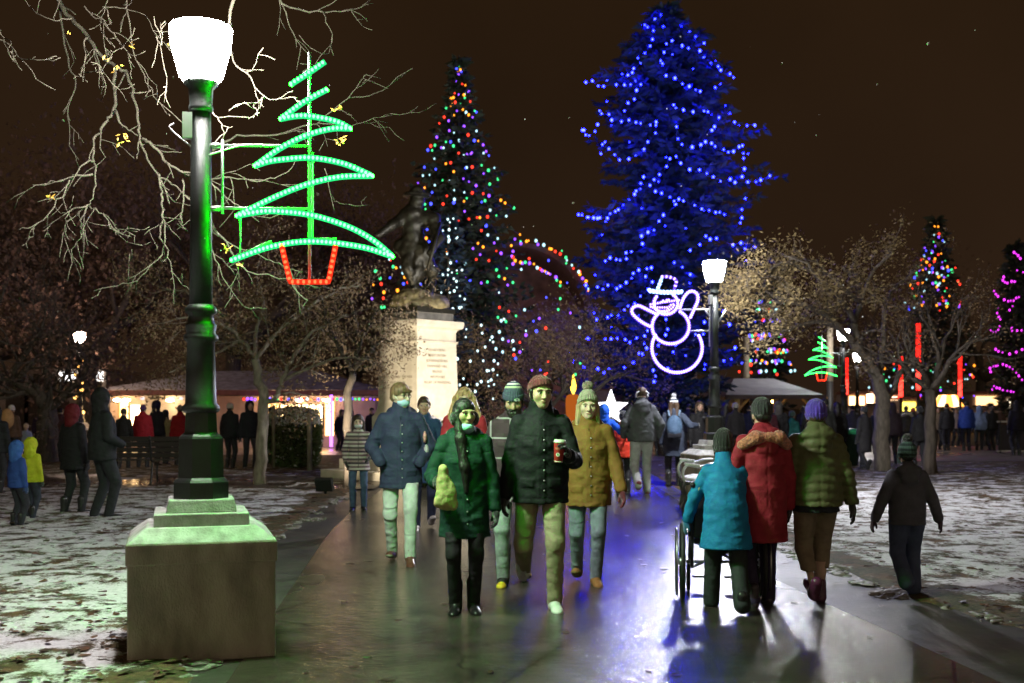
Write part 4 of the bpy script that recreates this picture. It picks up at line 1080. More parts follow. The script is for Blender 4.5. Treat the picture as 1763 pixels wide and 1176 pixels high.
mb = MB(); mb.lathe([(.795, 2.885), (.795, 3.05), (.82, 3.1), (.87, 3.13), (.94, 3.15), (.965, 3.2), (.965, 3.29), (.9, 3.3)], 4, ph=math.pi / 4, smooth=False); mb.build("cornice", M_lime, t)
mb = MB(); mb.lathe([(.74, 3.3), (.74, 3.46), (.70, 3.47)], 4, ph=math.pi / 4, smooth=False); mb.build("cap_block", M_lime_dark, t)
mb = MB(); mb.lathe([(.78, 3.47), (.78, 3.56), (.74, 3.58)], 4, ph=math.pi / 4, smooth=False); mb.build("bronze_plate", M_bronze, t)
def inscription(lines, ang, z0, dz, size):
    for i, s_ in enumerate(lines):
        if not s_: continue
        me = text_mesh(s_, size, .003); z = z0 - i * dz
        dist = (.845 - .045 * (z - 1.55) / 1.27) * math.cos(math.pi / 4) + .0035
        vs = [Matrix.Rotation(ang, 3, 'Z') @ Vector((v.co.x, -dist - v.co.z, z + v.co.y)) for v in me.vertices]
        fs = [tuple(p.vertices) for p in me.polygons]; bpy.data.meshes.remove(me)
        MB().add(vs, fs).build("inscription_line", M_letter, t)
# after the -42 degree turn the two faces seen have normals (-y) and (+x) in the monument's own axes
inscription(["PAARDEBERG", "DRIEFONTEIN", "JOHANNESBURG", "DIAMOND HILL", "BELFAST", "WITPOORT", "RELIEF OF MAFEKING"], math.pi / 2, 2.66, .112, .082)
inscription(["IN MEMORY OF THE MEN", "WHO FELL IN", "SOUTH AFRICA 1899-1902", "", "ERECTED 1912"], 0, 2.1, .112, .078)

def MP(px, py, dy=0.):
    q = W(px, py, MONY) - MON; return np.array([q.x, dy, q.z])
st = [('c', MP(715, 472), MP(709, 372), .20, .24, .1), ('c', MP(700, 372), MP(745, 378), .16, .17, .08), ('c', MP(698, 374, -.05), MP(676, 393, -.3), .125, .1, .05), ('c', MP(676, 393, -.3), MP(656, 410, -.45), .095, .06, .04), ('e', MP(653, 411, -.48), (.08, .06, .05), .03),
      ('c', MP(745, 380), MP(757, 412, -.25), .13, .1, .05), ('c', MP(757, 412, -.25), MP(744, 440, -.45), .1, .07, .04), ('c', MP(706, 440), MP(690, 424, 0), .12, .16, .1), ('e', MP(707, 430), (.29, .22, .2), .08),
      ('c', MP(703, 425), MP(704, 462, -.22), .18, .125, .08), ('c', MP(704, 462, -.22), MP(716, 500, -.05), .13, .085, .06), ('c', MP(716, 502, -.05), MP(710, 507, -.25), .085, .06, .04),
      ('c', MP(724, 428), MP(744, 465, .1), .18, .12, .08), ('c', MP(744, 465, .1), MP(736, 504, .35), .12, .085, .06), ('c', MP(736, 505, .35), MP(740, 508, .15), .08, .06, .04),
      ('e', MP(718, 345, -.02), (.155, .18, .2), .05), ('c', MP(716, 366), MP(718, 350), .1, .1, .05), ('e', MP(718, 332, -.02), (.17, .19, .15), .03), ('e', MP(718, 337, -.02), (.29, .31, .045), .02),
      ('e', MP(752, 405, .1), (.13, .12, .2), .05)]
V, Q = sdf_mesh(st, .028, fold_noise(4, (.15, .5), 12, .02))
Rz = np.array(Matrix.Rotation(math.radians(42), 3, 'Z'))
o = link("bronze_figure", np_mesh("bronze_figure", V @ Rz.T, Q, M_bronze), t)
mb = MB(); mb.tube([Vector(Rz @ MP(760, 388, -.4)), Vector(Rz @ MP(740, 470, -.55))], [.03, .045], 8); mb.build("rifle", M_bronze, t)
V, Q = sdf_mesh([('e', MP(722, 526), (.62, .5, .22), .1), ('e', MP(712, 515, -.1), (.36, .3, .2), .15), ('e', MP(742, 520, .2), (.34, .3, .16), .1), ('p', (0, 0, 1), 3.575)], .035, fold_noise(9, (.12, .4), 14, .04))
link("bronze_rock", np_mesh("bronze_rock", V @ Rz.T, Q, mat("bronze_rock", (.22, .18, .09), .6, .3, var=.4, scale=8, bump=.4)), t)

def floodlight(label, loc, target, watts, colr=(1, .86, .64), size=math.radians(64)):
    t = thing("floodlight", label, "floodlight", loc, 0, "floodlights on the lawn")
    d = (Vector(target) - Vector(loc)).normalized()
    mb = MB(); mb.X = d.to_track_quat('-Z', 'Y').to_matrix().to_4x4(); mb.box((0, 0, .06), (.3, .22, .09)); mb.build("housing", M_iron, t)
    mb = MB(); mb.tube([(0, 0, -loc[2]), (0, 0, -.05)], .025, 6); mb.build("stake", M_iron, t)
    ld = bpy.data.lights.new("flood_lamp", 'SPOT'); ld.energy = watts; ld.color = colr; ld.spot_size = size; ld.spot_blend = .6; ld.shadow_soft_size = .08
    lo = link("flood_lamp", ld, t); lo.rotation_euler = d.to_track_quat('-Z', 'Y').to_euler(); lo.location = d * .02
    return t
floodlight("low floodlight on the lawn before the monument's left face", MON + Vector((-1.2, -4.6, .22)), MON + Vector((-.1, 0, 2.2)), L_FLOOD * 3.6)
floodlight("low floodlight on the lawn before the monument's right face", MON + Vector((2.6, -3.2, .22)), MON + Vector((0, 0, 2.2)), L_FLOOD * 2.4)

# ============================================================ BUILDINGS
M_snowroof = mat("snowy_shingles", (.36, .34, .35), .85, var=.25, scale=4, bump=.4, bscale=30, col2=(.2, .17, .17))
M_fascia = mat("red_brown_fascia", (.26, .10, .07), .6, var=.15)
M_wallp = mat("painted_wall", (.48, .36, .32), .75, var=.1, scale=3)
M_wallg = mat("grey_white_panel", (.5, .46, .44), .7, var=.12, scale=4)
M_win = glow("kiosk_window", (1.5, .78, .26), 2.2)
M_win2 = glow("kiosk_window_bright", (2.2, 1.4, .62), 3.5)
M_dark = mat("dark_frame", (.03, .027, .025), .5, var=.1)
KY = 40.
def kx(px): return (px - CX) * KY / F
def kz(py): return CAMZ - (py - HOR) * KY / F
t = thing("park_kiosk", "long low park kiosk with a snowy hip roof and warm windows, behind the near lamp", "building", (kx(415), KY, 0))
X0, X1 = kx(178) - kx(415), kx(655) - kx(415)
mb = MB(); ez, rz_ = kz(672), kz(636)
d0, d1 = -1.0, 6.5
mb.add([(X0, d0, ez), (X1, d0, ez), (X1, d1, ez), (X0, d1, ez), (X0 + 3.2, d0 + 2.9, rz_), (X1 - 2.6, d0 + 2.9, rz_), (X1 - 2.6, d0 + 4.2, rz_), (X0 + 3.2, d0 + 4.2, rz_)], [(0, 1, 5, 4), (1, 2, 6, 5), (2, 3, 7, 6), (3, 0, 4, 7), (4, 5, 6, 7), (3, 2, 1, 0)])
mb.build("roof", M_snowroof, t)
mb = MB(); mb.box(((X0 + X1) / 2, d0 - .03, ez - .09), (X1 - X0 + .1, .06, .17)); mb.build("fascia", M_fascia, t)
mb = MB(); mb.box(((X0 + X1) / 2, 2.9, ez / 2 - .1), (X1 - X0 - .4, 5.6, ez - .2)); mb.build("wall", M_wallp, t)
def win(pa, pb, ya, yb, m, name="window", mull=2):
    a, b = kx(pa) - kx(415), kx(pb) - kx(415); za, zb = kz(yb), kz(ya)
    mb = MB(); mb.box(((a + b) / 2, .09, (za + zb) / 2), (b - a, .04, zb - za)); w = mb.build(name, m, t)
    mb = MB()
    for i in range(mull + 1): mb.box((a + (b - a) * i / mull, .05, (za + zb) / 2), (.06, .05, zb - za + .06))
    mb.build("frame", M_dark if m is not M_win else mat("tan_frame", (.45, .3, .15), .6), w)
win(204, 222, 692, 742, M_win, mull=1); win(222, 244, 698, 742, M_win2, mull=1); win(452, 480, 696, 738, M_win, mull=2); win(482, 556, 697, 737, M_win2, mull=6); win(558, 576, 692, 750, M_win, mull=1)
mb = MB(); mb.box((kx(300) - kx(415), -.02, (kz(690) + kz(750)) / 2), (kx(352) - kx(246), .1, kz(682) - kz(760))); mb.build("counter_front", M_wallg, t)
mb = MB(); mb.box((kx(290) - kx(415), -.09, kz(688)), (kx(336) - kx(250), .05, kz(682) - kz(695))); sgn = mb.build("sign_board", M_wallg, t)
mb = MB()
for i in range(9): mb.box((kx(258 + i * 3.4) - kx(415), -.122, kz(684.5) - (i % 2) * .03), (.06, .01, .05 + .04 * (i % 3)))
mb.build("lettering", M_dark, sgn)
mb = MB()
for px in (247, 296, 313): mb.box((kx(px) - kx(415), -.1, kz(686)), (.14, .05, .1))
mb.build("lit_notice", glow("notice_panel", (.55, .48, .5), 1.), t)
for px in (210, 226, 300, 470, 520, 566):  # one is a seen lamp; the others are added to brighten wall and people
    mb = MB(); mb.ball((kx(px) - kx(415), -.5, kz(689)), (.13, .1, .05)); mb.build("ceiling_lamp", glow("ceiling_lamp", (6, 3.9, 1.8), 9.), t)
mb = MB(); mb.ball((kx(371) - kx(415), -1.15, kz(683)), (.12, .05, .07)); mb.build("red_lamp", glow("red_sign_lamp", (3, .15, .12), 1.), t)
rng = random.Random(9)
bulb_cloud("row of coloured bulbs along the kiosk's eave", [W(420 + i * 6.4, 687.5 + rng.uniform(-.8, .8), KY - 1.12) for i in range(37)], multi, .045)
mb = MB(); mb.tube([(kx(575), KY - .6, .1), (kx(575), KY - .6, ez - .1)], .05, 8); tag(mb.build("violet_floodlight", glow("violet_tube", (1.2, .28, 2.2), 1.), None), "violet tube light against the kiosk's pale right wall", "lamp")

# pale building with a lit white sign, far left
t = thing("pale_building", "pale stucco building with an arch and a glowing white sign panel, far left", "building", ((90 - CX) * 55 / F, 55, 0))
Q5 = lambda px, py: ((px - 90) * 55 / F, CAMZ - (py - HOR) * 55 / F)
mb = MB(); a, z = Q5(-60, 636); b, _ = Q5(182, 0); mb.box(((a + b) / 2, 3, z / 2), (b - a, 6, z)); mb.build("wall", mat("stucco", (.42, .31, .24), .85, var=.15, scale=1.5), t)
mb = MB(); a, z1 = Q5(104, 640); b, z0 = Q5(178, 656); mb.box(((a + b) / 2, -.08, (z0 + z1) / 2), (b - a, .12, z1 - z0)); mb.build("sign_panel", glow("white_sign", (2.6, 2.5, 2.4), 1.), t)
mb = MB()
for px in (30, 62, 97):
    x_, z_ = Q5(px, 668); pts = [(x_ + .55 * math.cos(q), z_ + .7 * math.sin(q)) for q in np.linspace(0, math.pi, 12)]
    vs = [(p[0], -.05, p[1]) for p in pts] + [(x_ - .55, -.05, .3), (x_ + .55, -.05, .3)]
    mb.add(vs, [tuple(range(len(vs)))])
mb.build("arch_opening", mat("arch_recess", (.1, .07, .05), .9), t)
mb = MB(); x_, z_ = Q5(140, 664); mb.box((x_, -.3, z_), (2.2, .1, .35)); mb.build("awning_edge", mat("brass_trim", (.5, .38, .2), .5), t)

# bandshell with bulbs on its arches
BSY = 42.; bs = Vector(((884 - CX) * BSY / F, BSY, 0))
t = thing("bandshell", "rose-lit bandshell with an arched roof, behind the monument", "bandshell", bs)
R0 = 140 * BSY / F; zc = CAMZ + (HOR - 556) * BSY / F
def archpts(r, n=28): return [(r * math.cos(a), zc + r * math.sin(a)) for a in np.linspace(0, math.pi, n)]
mb = MB()
O, I_ = archpts(R0), archpts(R0 - .18)
for (ya, yb) in ((0, 5),):
    vs = []
    for r_ in (O, I_):
        pr = [(r_[0][0], 0)] + r_ + [(r_[-1][0], 0)]
        vs.append(pr)
    n_ = len(vs[0])
    P_ = [(p[0], ya, p[1]) for p in vs[0]] + [(p[0], ya, p[1]) for p in vs[1]] + [(p[0], yb, p[1]) for p in vs[0]] + [(p[0], yb, p[1]) for p in vs[1]]
    fs = []
    for i in range(n_ - 1):
        fs += [(i, i + 1, n_ + i + 1, n_ + i), (2 * n_ + i + 1, 2 * n_ + i, 3 * n_ + i, 3 * n_ + i + 1), (i + 1, i, 2 * n_ + i, 2 * n_ + i + 1), (n_ + i, n_ + i + 1, 3 * n_ + i + 1, 3 * n_ + i)]
    mb.add(P_, fs)
mb.build("arched_shell", mat("shell_brick", (.10, .06, .05), .85, var=.25, scale=7, bump=.3), t)
mb = MB(); pr = [(I_[0][0], 0)] + I_ + [(I_[-1][0], 0)]; mb.add([(p[0] * .985, 4.4, p[1]) for p in pr] + [(p[0] * .985, 4.7, p[1]) for p in pr], [tuple(range(len(pr)))])
mb.build("back_wall", mat("shell_back", (.24, .13, .10), .85, var=.3, scale=2.5), t)
mb = MB(); mb.box((0, 2.4, .45), (R0 * 1.9, 5.2, .9)); mb.build("stage", M_wallg, t)
for x_, c_ in ((1.5, (1, .58, .42)), (-1.6, (1, .58, .42))):
    mb = MB(); mb.box((x_, .8, 1.0), (.4, .2, .2)); lam = mb.build("stage_lamp", M_iron, t)
    ld = bpy.data.lights.new("stage_glow", 'POINT'); ld.energy = 18; ld.color = c_; ld.shadow_soft_size = .12
    lo = link("stage_glow", ld, lam, (x_, .85, 1.35))
for nm, r_, dy, a0, a1, n_ in (("upper front", R0 + .05, -.15, 22, 92, 22), ("lower inner", R0 - .75, -.05, 38, 88, 16)):
    pts = [bs + Vector((r_ * math.cos(a) + rng.uniform(-.06, .06), dy, zc + r_ * math.sin(a) + rng.uniform(-.06, .06))) for a in np.radians(np.linspace(a0, a1, n_))]
    bulb_cloud("row of coloured bulbs along the bandshell's %s arch" % nm, pts, [multi[i] for i in (0, 3, 3, 1, 4, 5)], .05)
bulb_cloud("coloured bulbs scattered in the dark tree before the bandshell", [W(905 + rng.uniform(-55, 95), rng.uniform(430, 650), 24 + rng.random()) for _ in range(46)], [multi[i] for i in (1, 4, 0, 5, 2)], .028)

# low lit building behind the star
t = thing("low_brick_building", "low building with dark columns and lit panes, behind the white star", "building", ((1095 - CX) * 46 / F, 46, 0))
Q6 = lambda px, py: ((px - 1095) * 46 / F, CAMZ - (py - HOR) * 46 / F)
mb = MB(); a, z = Q6(1022, 636); b, _ = Q6(1200, 0); mb.box(((a + b) / 2, 3, z / 2), (b - a, 6, z)); mb.build("wall", mat("rosy_brick", (.38, .27, .25), .85, var=.2, scale=6), t)
for px in (1073, 1081, 1092): mb = MB(); x_, z_ = Q6(px, 640); mb.box((x_, -.3, z_ / 2), (.16, .16, z_)); mb.build("column", M_dark, t)
mb = MB(); a, z1 = Q6(1022, 668); b, z0 = Q6(1200, 672); mb.box(((a + b) / 2, -.06, (z0 + z1) / 2), (b - a, .1, .1)); mb.build("string_course", M_fascia, t)
for pa, pb, ya, yb, m in ((1053, 1066, 650, 664, glow("dim_pane", (.34, .28, .16), 1.)), (1082, 1090, 650, 664, glow("dim_pane", (.34, .28, .16), 1.)), (1130, 1141, 690, 706, glow("bright_pane", (2.4, 1.7, .9), 1.)), (1118, 1141, 686, 690, glow("red_pane", (2.2, .5, .3), 1.)), (1053, 1080, 630, 640, glow("green_pane", (.32, .36, .2), 1.))):
    a, z1 = Q6(pa, ya); b, z0 = Q6(pb, yb); mb = MB(); mb.box(((a + b) / 2, -.05, (z0 + z1) / 2), (b - a, .08, z1 - z0)); mb.build("pane", m, t)

# star sculpture
sy = 30.; c = W(1052, 703, sy)
mb = MB(); poly = []
for i in range(10):
    a = math.pi / 2 + i * math.pi / 5; r_ = (.5 if i == 0 else .47) if i % 2 == 0 else .2
    poly.append((r_ * math.cos(a), r_ * math.sin(a)))
vs = [(p[0], -.06, p[1]) for p in poly] + [(p[0], .06, p[1]) for p in poly] + [(0, -.14, 0), (0, .14, 0)]
fs = [(i, (i + 1) % 10, 20) for i in range(10)] + [(10 + (i + 1) % 10, 10 + i, 21) for i in range(10)] + [((i + 1) % 10, i, 10 + i, 10 + (i + 1) % 10) for i in range(10)]
t = thing("star_light", "large glowing white star standing at the path's far end", "light display", (c.x, c.y, 0))
mb.v = []; mb.add([(v[0], v[1], v[2] + c.z) for v in vs], fs); mb.build("star", glow("star_white", (1., 1., 1.05), 2.), t)
mb = MB(); mb.tube([(0, 0, 0), (0, 0, c.z - .15)], .05, 8); mb.box((0, 0, .04), (.6, .5, .08)); mb.build("stand", M_iron, t)
# giant candle
cy_ = 27.; c = W(987, 700, cy_)
t = thing("candle_decoration", "giant orange candle with a yellow flame, behind the pompom hat", "light display", (c.x, c.y, 0))
mb = MB(); mb.lathe([(.17, 0), (.17, 1.3), (.185, 1.55), (.18, 1.70), (.15, 1.77), (.08, 1.8), (.02, 1.79)], 14); mb.build("candle_body", glow("candle_orange", (.34, .08, .01), .6), t)
mb = MB(); z_ = 1.8; mb.lathe([(.01, z_), (.06, z_ + .1), (.07, z_ + .22), (.035, z_ + .36), (.005, z_ + .48)], 10); mb.build("flame", glow("candle_flame", (2.6, 1.5, .12), 1.), t)

# red light columns
M_redcol = glow("red_column_glow", (1.3, .022, .014), 1.); M_redcol2 = glow("red_column_core", (2.2, .11, .07), 1.)
for px, ya, yb, Y, wd, lb in ((1014, 641, 676, 44, 9, "red light column at the path's far end, behind the grey pompom hat"), (1458, 616, 680, 46, 7, "thin red light column beside the pale wooden pole"), (1551, 614, 684, 48, 10, "red light column left of the tallest red column"),
                          (1581, 557, 672, 44, 11, "tallest red light column, right of the berry tree's trunk"), (1653, 613, 684, 48, 9, "red light column standing apart at the right, before the magenta spruce")):
    b = W(px, yb, Y); h = (yb - ya) * Y / F; r_ = wd * Y / F / 2 * .72
    t = thing("light_column", lb, "light column", (b.x, Y, 0), 0, "red light columns")
    mb = MB(); mb.lathe([(r_ * .75, 0), (r_ * .75, b.z), ], 10); mb.build("post", M_iron, t)
    mb = MB(); mb.lathe([(r_, b.z), (r_, b.z + h * .45), (r_ * .96, b.z + h * .47), (r_, b.z + h * .5), (r_, b.z + h)], 12); mb.lathe([(r_ * 1.03, b.z + .02), (r_ * 1.03, b.z + h * .42)], 10, m=1); mb.build("glowing_tube", [M_redcol, M_redcol2], t)
    mb = MB()
    for k in range(7):
        z0 = b.z + h * (k + .3) / 7; mb.tube([(r_ * 1.08 * math.cos(a), r_ * 1.08 * math.sin(a), z0 + .35 * h / 7 * math.sin(a + k)) for a in np.linspace(0, 6.283, 13)[:-1]], .014, 4, closed=True)
    mb.build("wire_wrap", M_iron, t)

# pavilion right
PY = 37.; t = thing("pavilion", "open pavilion with a snowy hip roof and amber-lit brackets, right of the snowman lamp", "pavilion", ((1335 - CX) * PY / F, PY, 0))
Q7 = lambda px, py: ((px - 1335) * PY / F, CAMZ - (py - HOR) * PY / F)
mb = MB(); (xa, ze), (xb, zr) = Q7(1240, 681), Q7(1406, 650); x1, _ = Q7(1278, 0); x2, _ = Q7(1348, 0)
mb.add([(xa, -1, ze), (xb, -1, ze), (xb, 4.5, ze), (xa, 4.5, ze), (x1, 1.4, zr), (x2, 1.4, zr), (x2, 2.2, zr), (x1, 2.2, zr)], [(0, 1, 5, 4), (1, 2, 6, 5), (2, 3, 7, 6), (3, 0, 4, 7), (4, 5, 6, 7), (3, 2, 1, 0)]); mb.build("roof", mat("pavilion_snow", (.30, .28, .32), .85, var=.12, scale=3, bump=.2), t)
mb = MB(); mb.box(((xa + xb) / 2, -1.02, ze - .05), (xb - xa + .06, .06, .13)); mb.build("fascia", mat("dark_timber", (.09, .06, .04), .7), t)
for px in (1262, 1327, 1392):
    x_, _ = Q7(px, 0); mb = MB(); mb.box((x_, -.7, ze / 2), (.14, .14, ze)); p = mb.build("post", mat("amber_timber", (.5, .3, .1), .7, var=.15), t)
    mb = MB(); mb.tube([(x_, -.7, ze - .5), (x_ - .4, -.7, ze - .05)], .05, 4); mb.build("bracket", mat("amber_timber", (.5, .3, .1)), p)
    mb = MB(); mb.tube([(x_, -.7, ze - .5), (x_ + .4, -.7, ze - .05)], .05, 4); mb.build("bracket", mat("amber_timber", (.5, .3, .1)), p)
mb = MB(); mb.ball((Q7(1327, 0)[0], -.45, ze - .2), (.1, .1, .05)); mb.build("ceiling_lamp", glow("amber_lamp", (7, 3.8, .9), 3.), t)
# poles
for px, py0, Y, lb in ((1285, 580, 40.5, "pale pole rising above the snowy pavilion roof"), (1429, 556, 39, "pale wooden pole behind the small rope-light tree")):
    b = W(px, py0, Y); t = thing("pole", lb, "pole", (b.x, Y, 0)); mb = MB(); mb.lathe([(.13, 0), (.12, b.z - 2)], 10); mb.build("lower_pole", M_dark, t)
    mb = MB(); mb.lathe([(.12, b.z - 2), (.105, b.z)], 10); mb.build("upper_pole", mat("pale_pole", (.42, .34, .24), .6, emit=(.7, .55, .38), estr=.0), t)
# stalls beyond the crowd
for i, (px, py, w_, Y, colr, lb) in enumerate(((1476, 690, 30, 62, (2.2, 1.1, .45), "warm-lit food stall right of the thin red column"), (1500, 686, 20, 66, (3, 2.1, 1.2), "bright small stall beside the berry tree's trunk"), (1537, 691, 24, 64, (2.6, 1.5, .8), "bright stall between berry tree and red column"), (1566, 700, 26, 62, (1.3, .95, .12), "yellow-lit stall under the tallest red column"),
                             (1700, 690, 44, 64, (.8, .48, .2), "wide amber-lit stall under the magenta spruce"), (1745, 695, 24, 66, (1., .8, .55), "pale-lit stall at the right edge"), (1638, 702, 18, 64, (1.1, .6, .3), "small stall right of the striped tent"), (22, 700, 60, 58, (.32, .16, .07), "dim amber-lit stall at the far left edge"))):
    b = W(px, py, Y); hw = w_ * Y / F / 2; hh_ = 22 * Y / F
    t = thing("market_stall", lb, "stall", (b.x, Y, 0), 0, "lit stalls beyond the crowd")
    mb = MB(); mb.box((0, 1.1, (b.z + hh_ / 2) / 2), (hw * 2.3, 2, b.z + hh_ / 2)); mb.build("body", M_wallp, t)
    mb = MB(); mb.box((0, .06, b.z), (hw * 1.7, .06, hh_ * .7)); mb.build("lit_opening", glow("stall_glow_%d" % i, colr, 1.6), t)
    mb = MB(); mb.box((0, .8, b.z + hh_ * .62), (hw * 2.6, 2.8, .14), taper=.8); mb.build("roof", M_fascia, t)
    mb = MB(); mb.box((0, -.1, b.z - hh_ * .42), (hw * 2.2, .5, .08)); mb.build("counter", M_dark, t)
b = W(1632, 694, 60); t = thing("striped_tent", "round tent with a glowing orange striped top, right of the berry tree", "tent", (b.x, 60, 0))
mb = MB()
for k in range(12):
    a0, a1 = 2 * math.pi * k / 12, 2 * math.pi * (k + 1) / 12
    mb.add([(.45 * math.cos(a), .45 * math.sin(a), b.z + .42) for a in (a0, a1)] + [(math.cos(a) * .82, math.sin(a) * .82, b.z - .18) for a in (a1, a0)], [(3, 2, 1, 0)], k % 2)
mb.build("canopy", [glow("tent_orange", (1.9, .62, .1), 1.), glow("tent_pale", (2.4, 1.5, .7), 1.)], t)
mb = MB()
for k in range(6): a = k * math.pi / 3; mb.tube([(math.cos(a) * .78, math.sin(a) * .78, 0), (math.cos(a) * .78, math.sin(a) * .78, b.z - .18)], .04, 5)
mb.build("poles", M_dark, t)

# ============================================================ FURNITURE
M_slat = mat("dark_bench_slats", (.03, .024, .02), .5, var=.3, scale=20, stretch=(1, 8, 8))
M_castiron = mat("cast_iron", (.02, .02, .022), .4, var=.2)
M_snow = mat("snow_cap", (.72, .72, .75), .8, var=.06, bump=.4)
def bench(label, loc, rz, L=1.8, snow=False):
    t = thing("park_bench", label, "bench", loc, rz, "park benches")
    mb = MB()
    for i in range(4): mb.box((0, -.19 + i * .115, .44 + .006 * i), (L, .095, .03))
    mb.build("seat", M_slat, t)
    mb = MB()
    for i in range(4): mb.box((0, .24 + i * .03, .55 + i * .105), (L, .03, .088), rx=-.25)
    mb.build("backrest", M_slat, t)
    for sx in (-1, 0, 1):
        x_ = sx * (L / 2 - .08); mb = MB()
        mb.tube(spline([(x_, -.24, 0), (x_, -.2, .2), (x_, -.22, .42), (x_, .2, .43), (x_, .26, .6), (x_, .36, .92)], 4), .022, 6); mb.tube(spline([(x_, .16, .43), (x_, .2, .2), (x_, .3, 0)], 4), .022, 6)
        mb.build("leg", M_castiron, t)
        if sx:
            mb = MB(); mb.tube(spline([(x_, -.22, .42), (x_, -.26, .56), (x_, -.2, .68), (x_, -.02, .66), (x_, .14, .7), (x_, .28, .7)], 5), .02, 6); mb.tube([(x_, -.24, .705), (x_, -.02, .683)] if snow else [(x_, -.1, .66), (x_, -.05, .66)], .016, 6, 1); mb.build("armrest", [M_steel if snow else M_castiron, M_snow if snow else M_castiron], t)
    if snow:
        V, Q = sdf_mesh([('e', (0, -.02, .455), (L * .46, .2, .035), .02), ('e', (.3, 0, .46), (.3, .18, .05), .05), ('p', (0, 0, 1), .462)], .02, fold_noise(3, (.05, .2), 9, .014)); link("snow_cover", np_mesh("snow_cover", V, Q, M_snow), t)
    return t
bench("dark slatted park bench seen from behind, left of the near lamp's base", ((282 - CX) * 22.8 / F, 22.2, .03), math.pi + .06, 1.7)
bench("park bench with snow on its seat, at the path's right edge below the snowman", (2.72, 16.6, .02), -math.pi / 2 - .1, 1.5, True)

# clipped hedge, its stakes, and the shrub by the monument
M_hedge = mat("hedge_leaf", (.07, .085, .03), .6, var=.4, scale=10); M_hsnow = mat("leaf_snow", (.6, .58, .58), .85, var=.1)
def shrub(label, loc, w, d, h, n, size, seed, snowfrac, name="clipped_hedge", cat="hedge", box=.6):
    r = random.Random(seed); t = thing(name, label, cat, loc)
    V, Q, mi = [], [], []
    for _ in range(n):
        u = Vector((r.gauss(0, 1), r.gauss(0, 1), r.gauss(0, 1))).normalized()
        k = max(abs(u.x), abs(u.y), abs(u.z)); u = u * (1 - box) + u / k * box
        rr = r.uniform(.82, 1.02); p = Vector((u.x * w / 2 * rr, u.y * d / 2 * rr, h / 2 + u.z * h / 2 * rr))
        q = Vector((r.gauss(0, 1), r.gauss(0, 1), r.gauss(0, 1))).normalized(); e = q.orthogonal().normalized(); s_ = size * r.uniform(.6, 1.3); b_ = len(V)
        V += [tuple(p - q * s_), tuple(p + e * s_ * .5), tuple(p + q * s_), tuple(p - e * s_ * .5)]; Q.append((b_, b_ + 1, b_ + 2, b_ + 3)); mi.append(1 if (u.z > .45 and r.random() < snowfrac) or r.random() < snowfrac * .06 else 0)
    link("foliage", np_mesh("foliage", V, Q, [M_hedge, M_hsnow], mi, smooth=False), t)
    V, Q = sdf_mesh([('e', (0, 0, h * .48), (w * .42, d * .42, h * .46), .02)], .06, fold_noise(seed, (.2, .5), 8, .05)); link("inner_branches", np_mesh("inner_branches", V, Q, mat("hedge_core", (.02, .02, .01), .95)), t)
    return t
shrub("clipped snow-topped hedge between two stakes, right of the slim crab apple trunk", ((504 - CX) * 27.6 / F, 27.9, 0), 1.28, 1.2, 1.5, 9000, .045, 4, .75)
shrub("round snow-dusted evergreen bush at the monument's foot", ((738 - CX) * 21.6 / F, 21.6, 0), .95, .9, 1.32, 6000, .045, 6, .6, "evergreen_bush", "bush", .2)
for px, py, y0, lb in ((471, 808, 700, "thin left stake beside the clipped hedge"), (533, 812, 712, "thicker right stake before the clipped hedge")):
    g_ = G(px, py); z_ = CAMZ + (HOR - y0) * g_.y / F; mb = MB(); mb.tube([(0, 0, -.05), (0, 0, z_)], .045 if px < 500 else .06, 8); mb.lathe([(.05, z_), (.01, z_ + .05)], 8); tag(mb.build("wooden_stake", M_bark_pale, None, g_), lb, "stake")
# barrier, bin
g_ = G(1752, 782); t = thing("barrier", "black crowd barrier with a pale top rail at the right edge", "barrier", g_)
mb = MB(); mb.box((.3, 0, 1.02), (1.9, .05, .05)); mb.build("top_rail", M_steel, t); mb = MB(); mb.box((.3, .01, .5), (1.8, .03, .84)); mb.build("panel", mat("black_panel", (.015, .013, .018), .5), t)
mb = MB(); mb.box((.3, 0, .1), (1.9, .05, .04)); mb.build("bottom_rail", M_steel, t)
for x_ in (-.55, 1.15): mb = MB(); mb.box((x_, 0, .52), (.05, .05, 1.04)); mb.box((x_, 0, .03), (.06, .6, .04)); mb.build("leg", M_iron, t)
g_ = G(1456, 804); t = thing("litter_bin", "dark green park litter bin with a green glint coloured into its rim, behind the olive jacket", "bin", g_)
mb = MB(); mb.lathe([(.3, .05), (.36, .8), (.37, .82)], 16); mb.build("body", mat("bin_green", (.01, .03, .018), .5, var=.2), t); mb = MB(); mb.lathe([(.38, .82), (.39, .85), (.39, .92), (.34, .95), (.1, .96)], 16); mb.build("rim", mat("bin_rim_glint", (.03, .32, .14), .45), t)  # green glint along the top is put into the rim colour
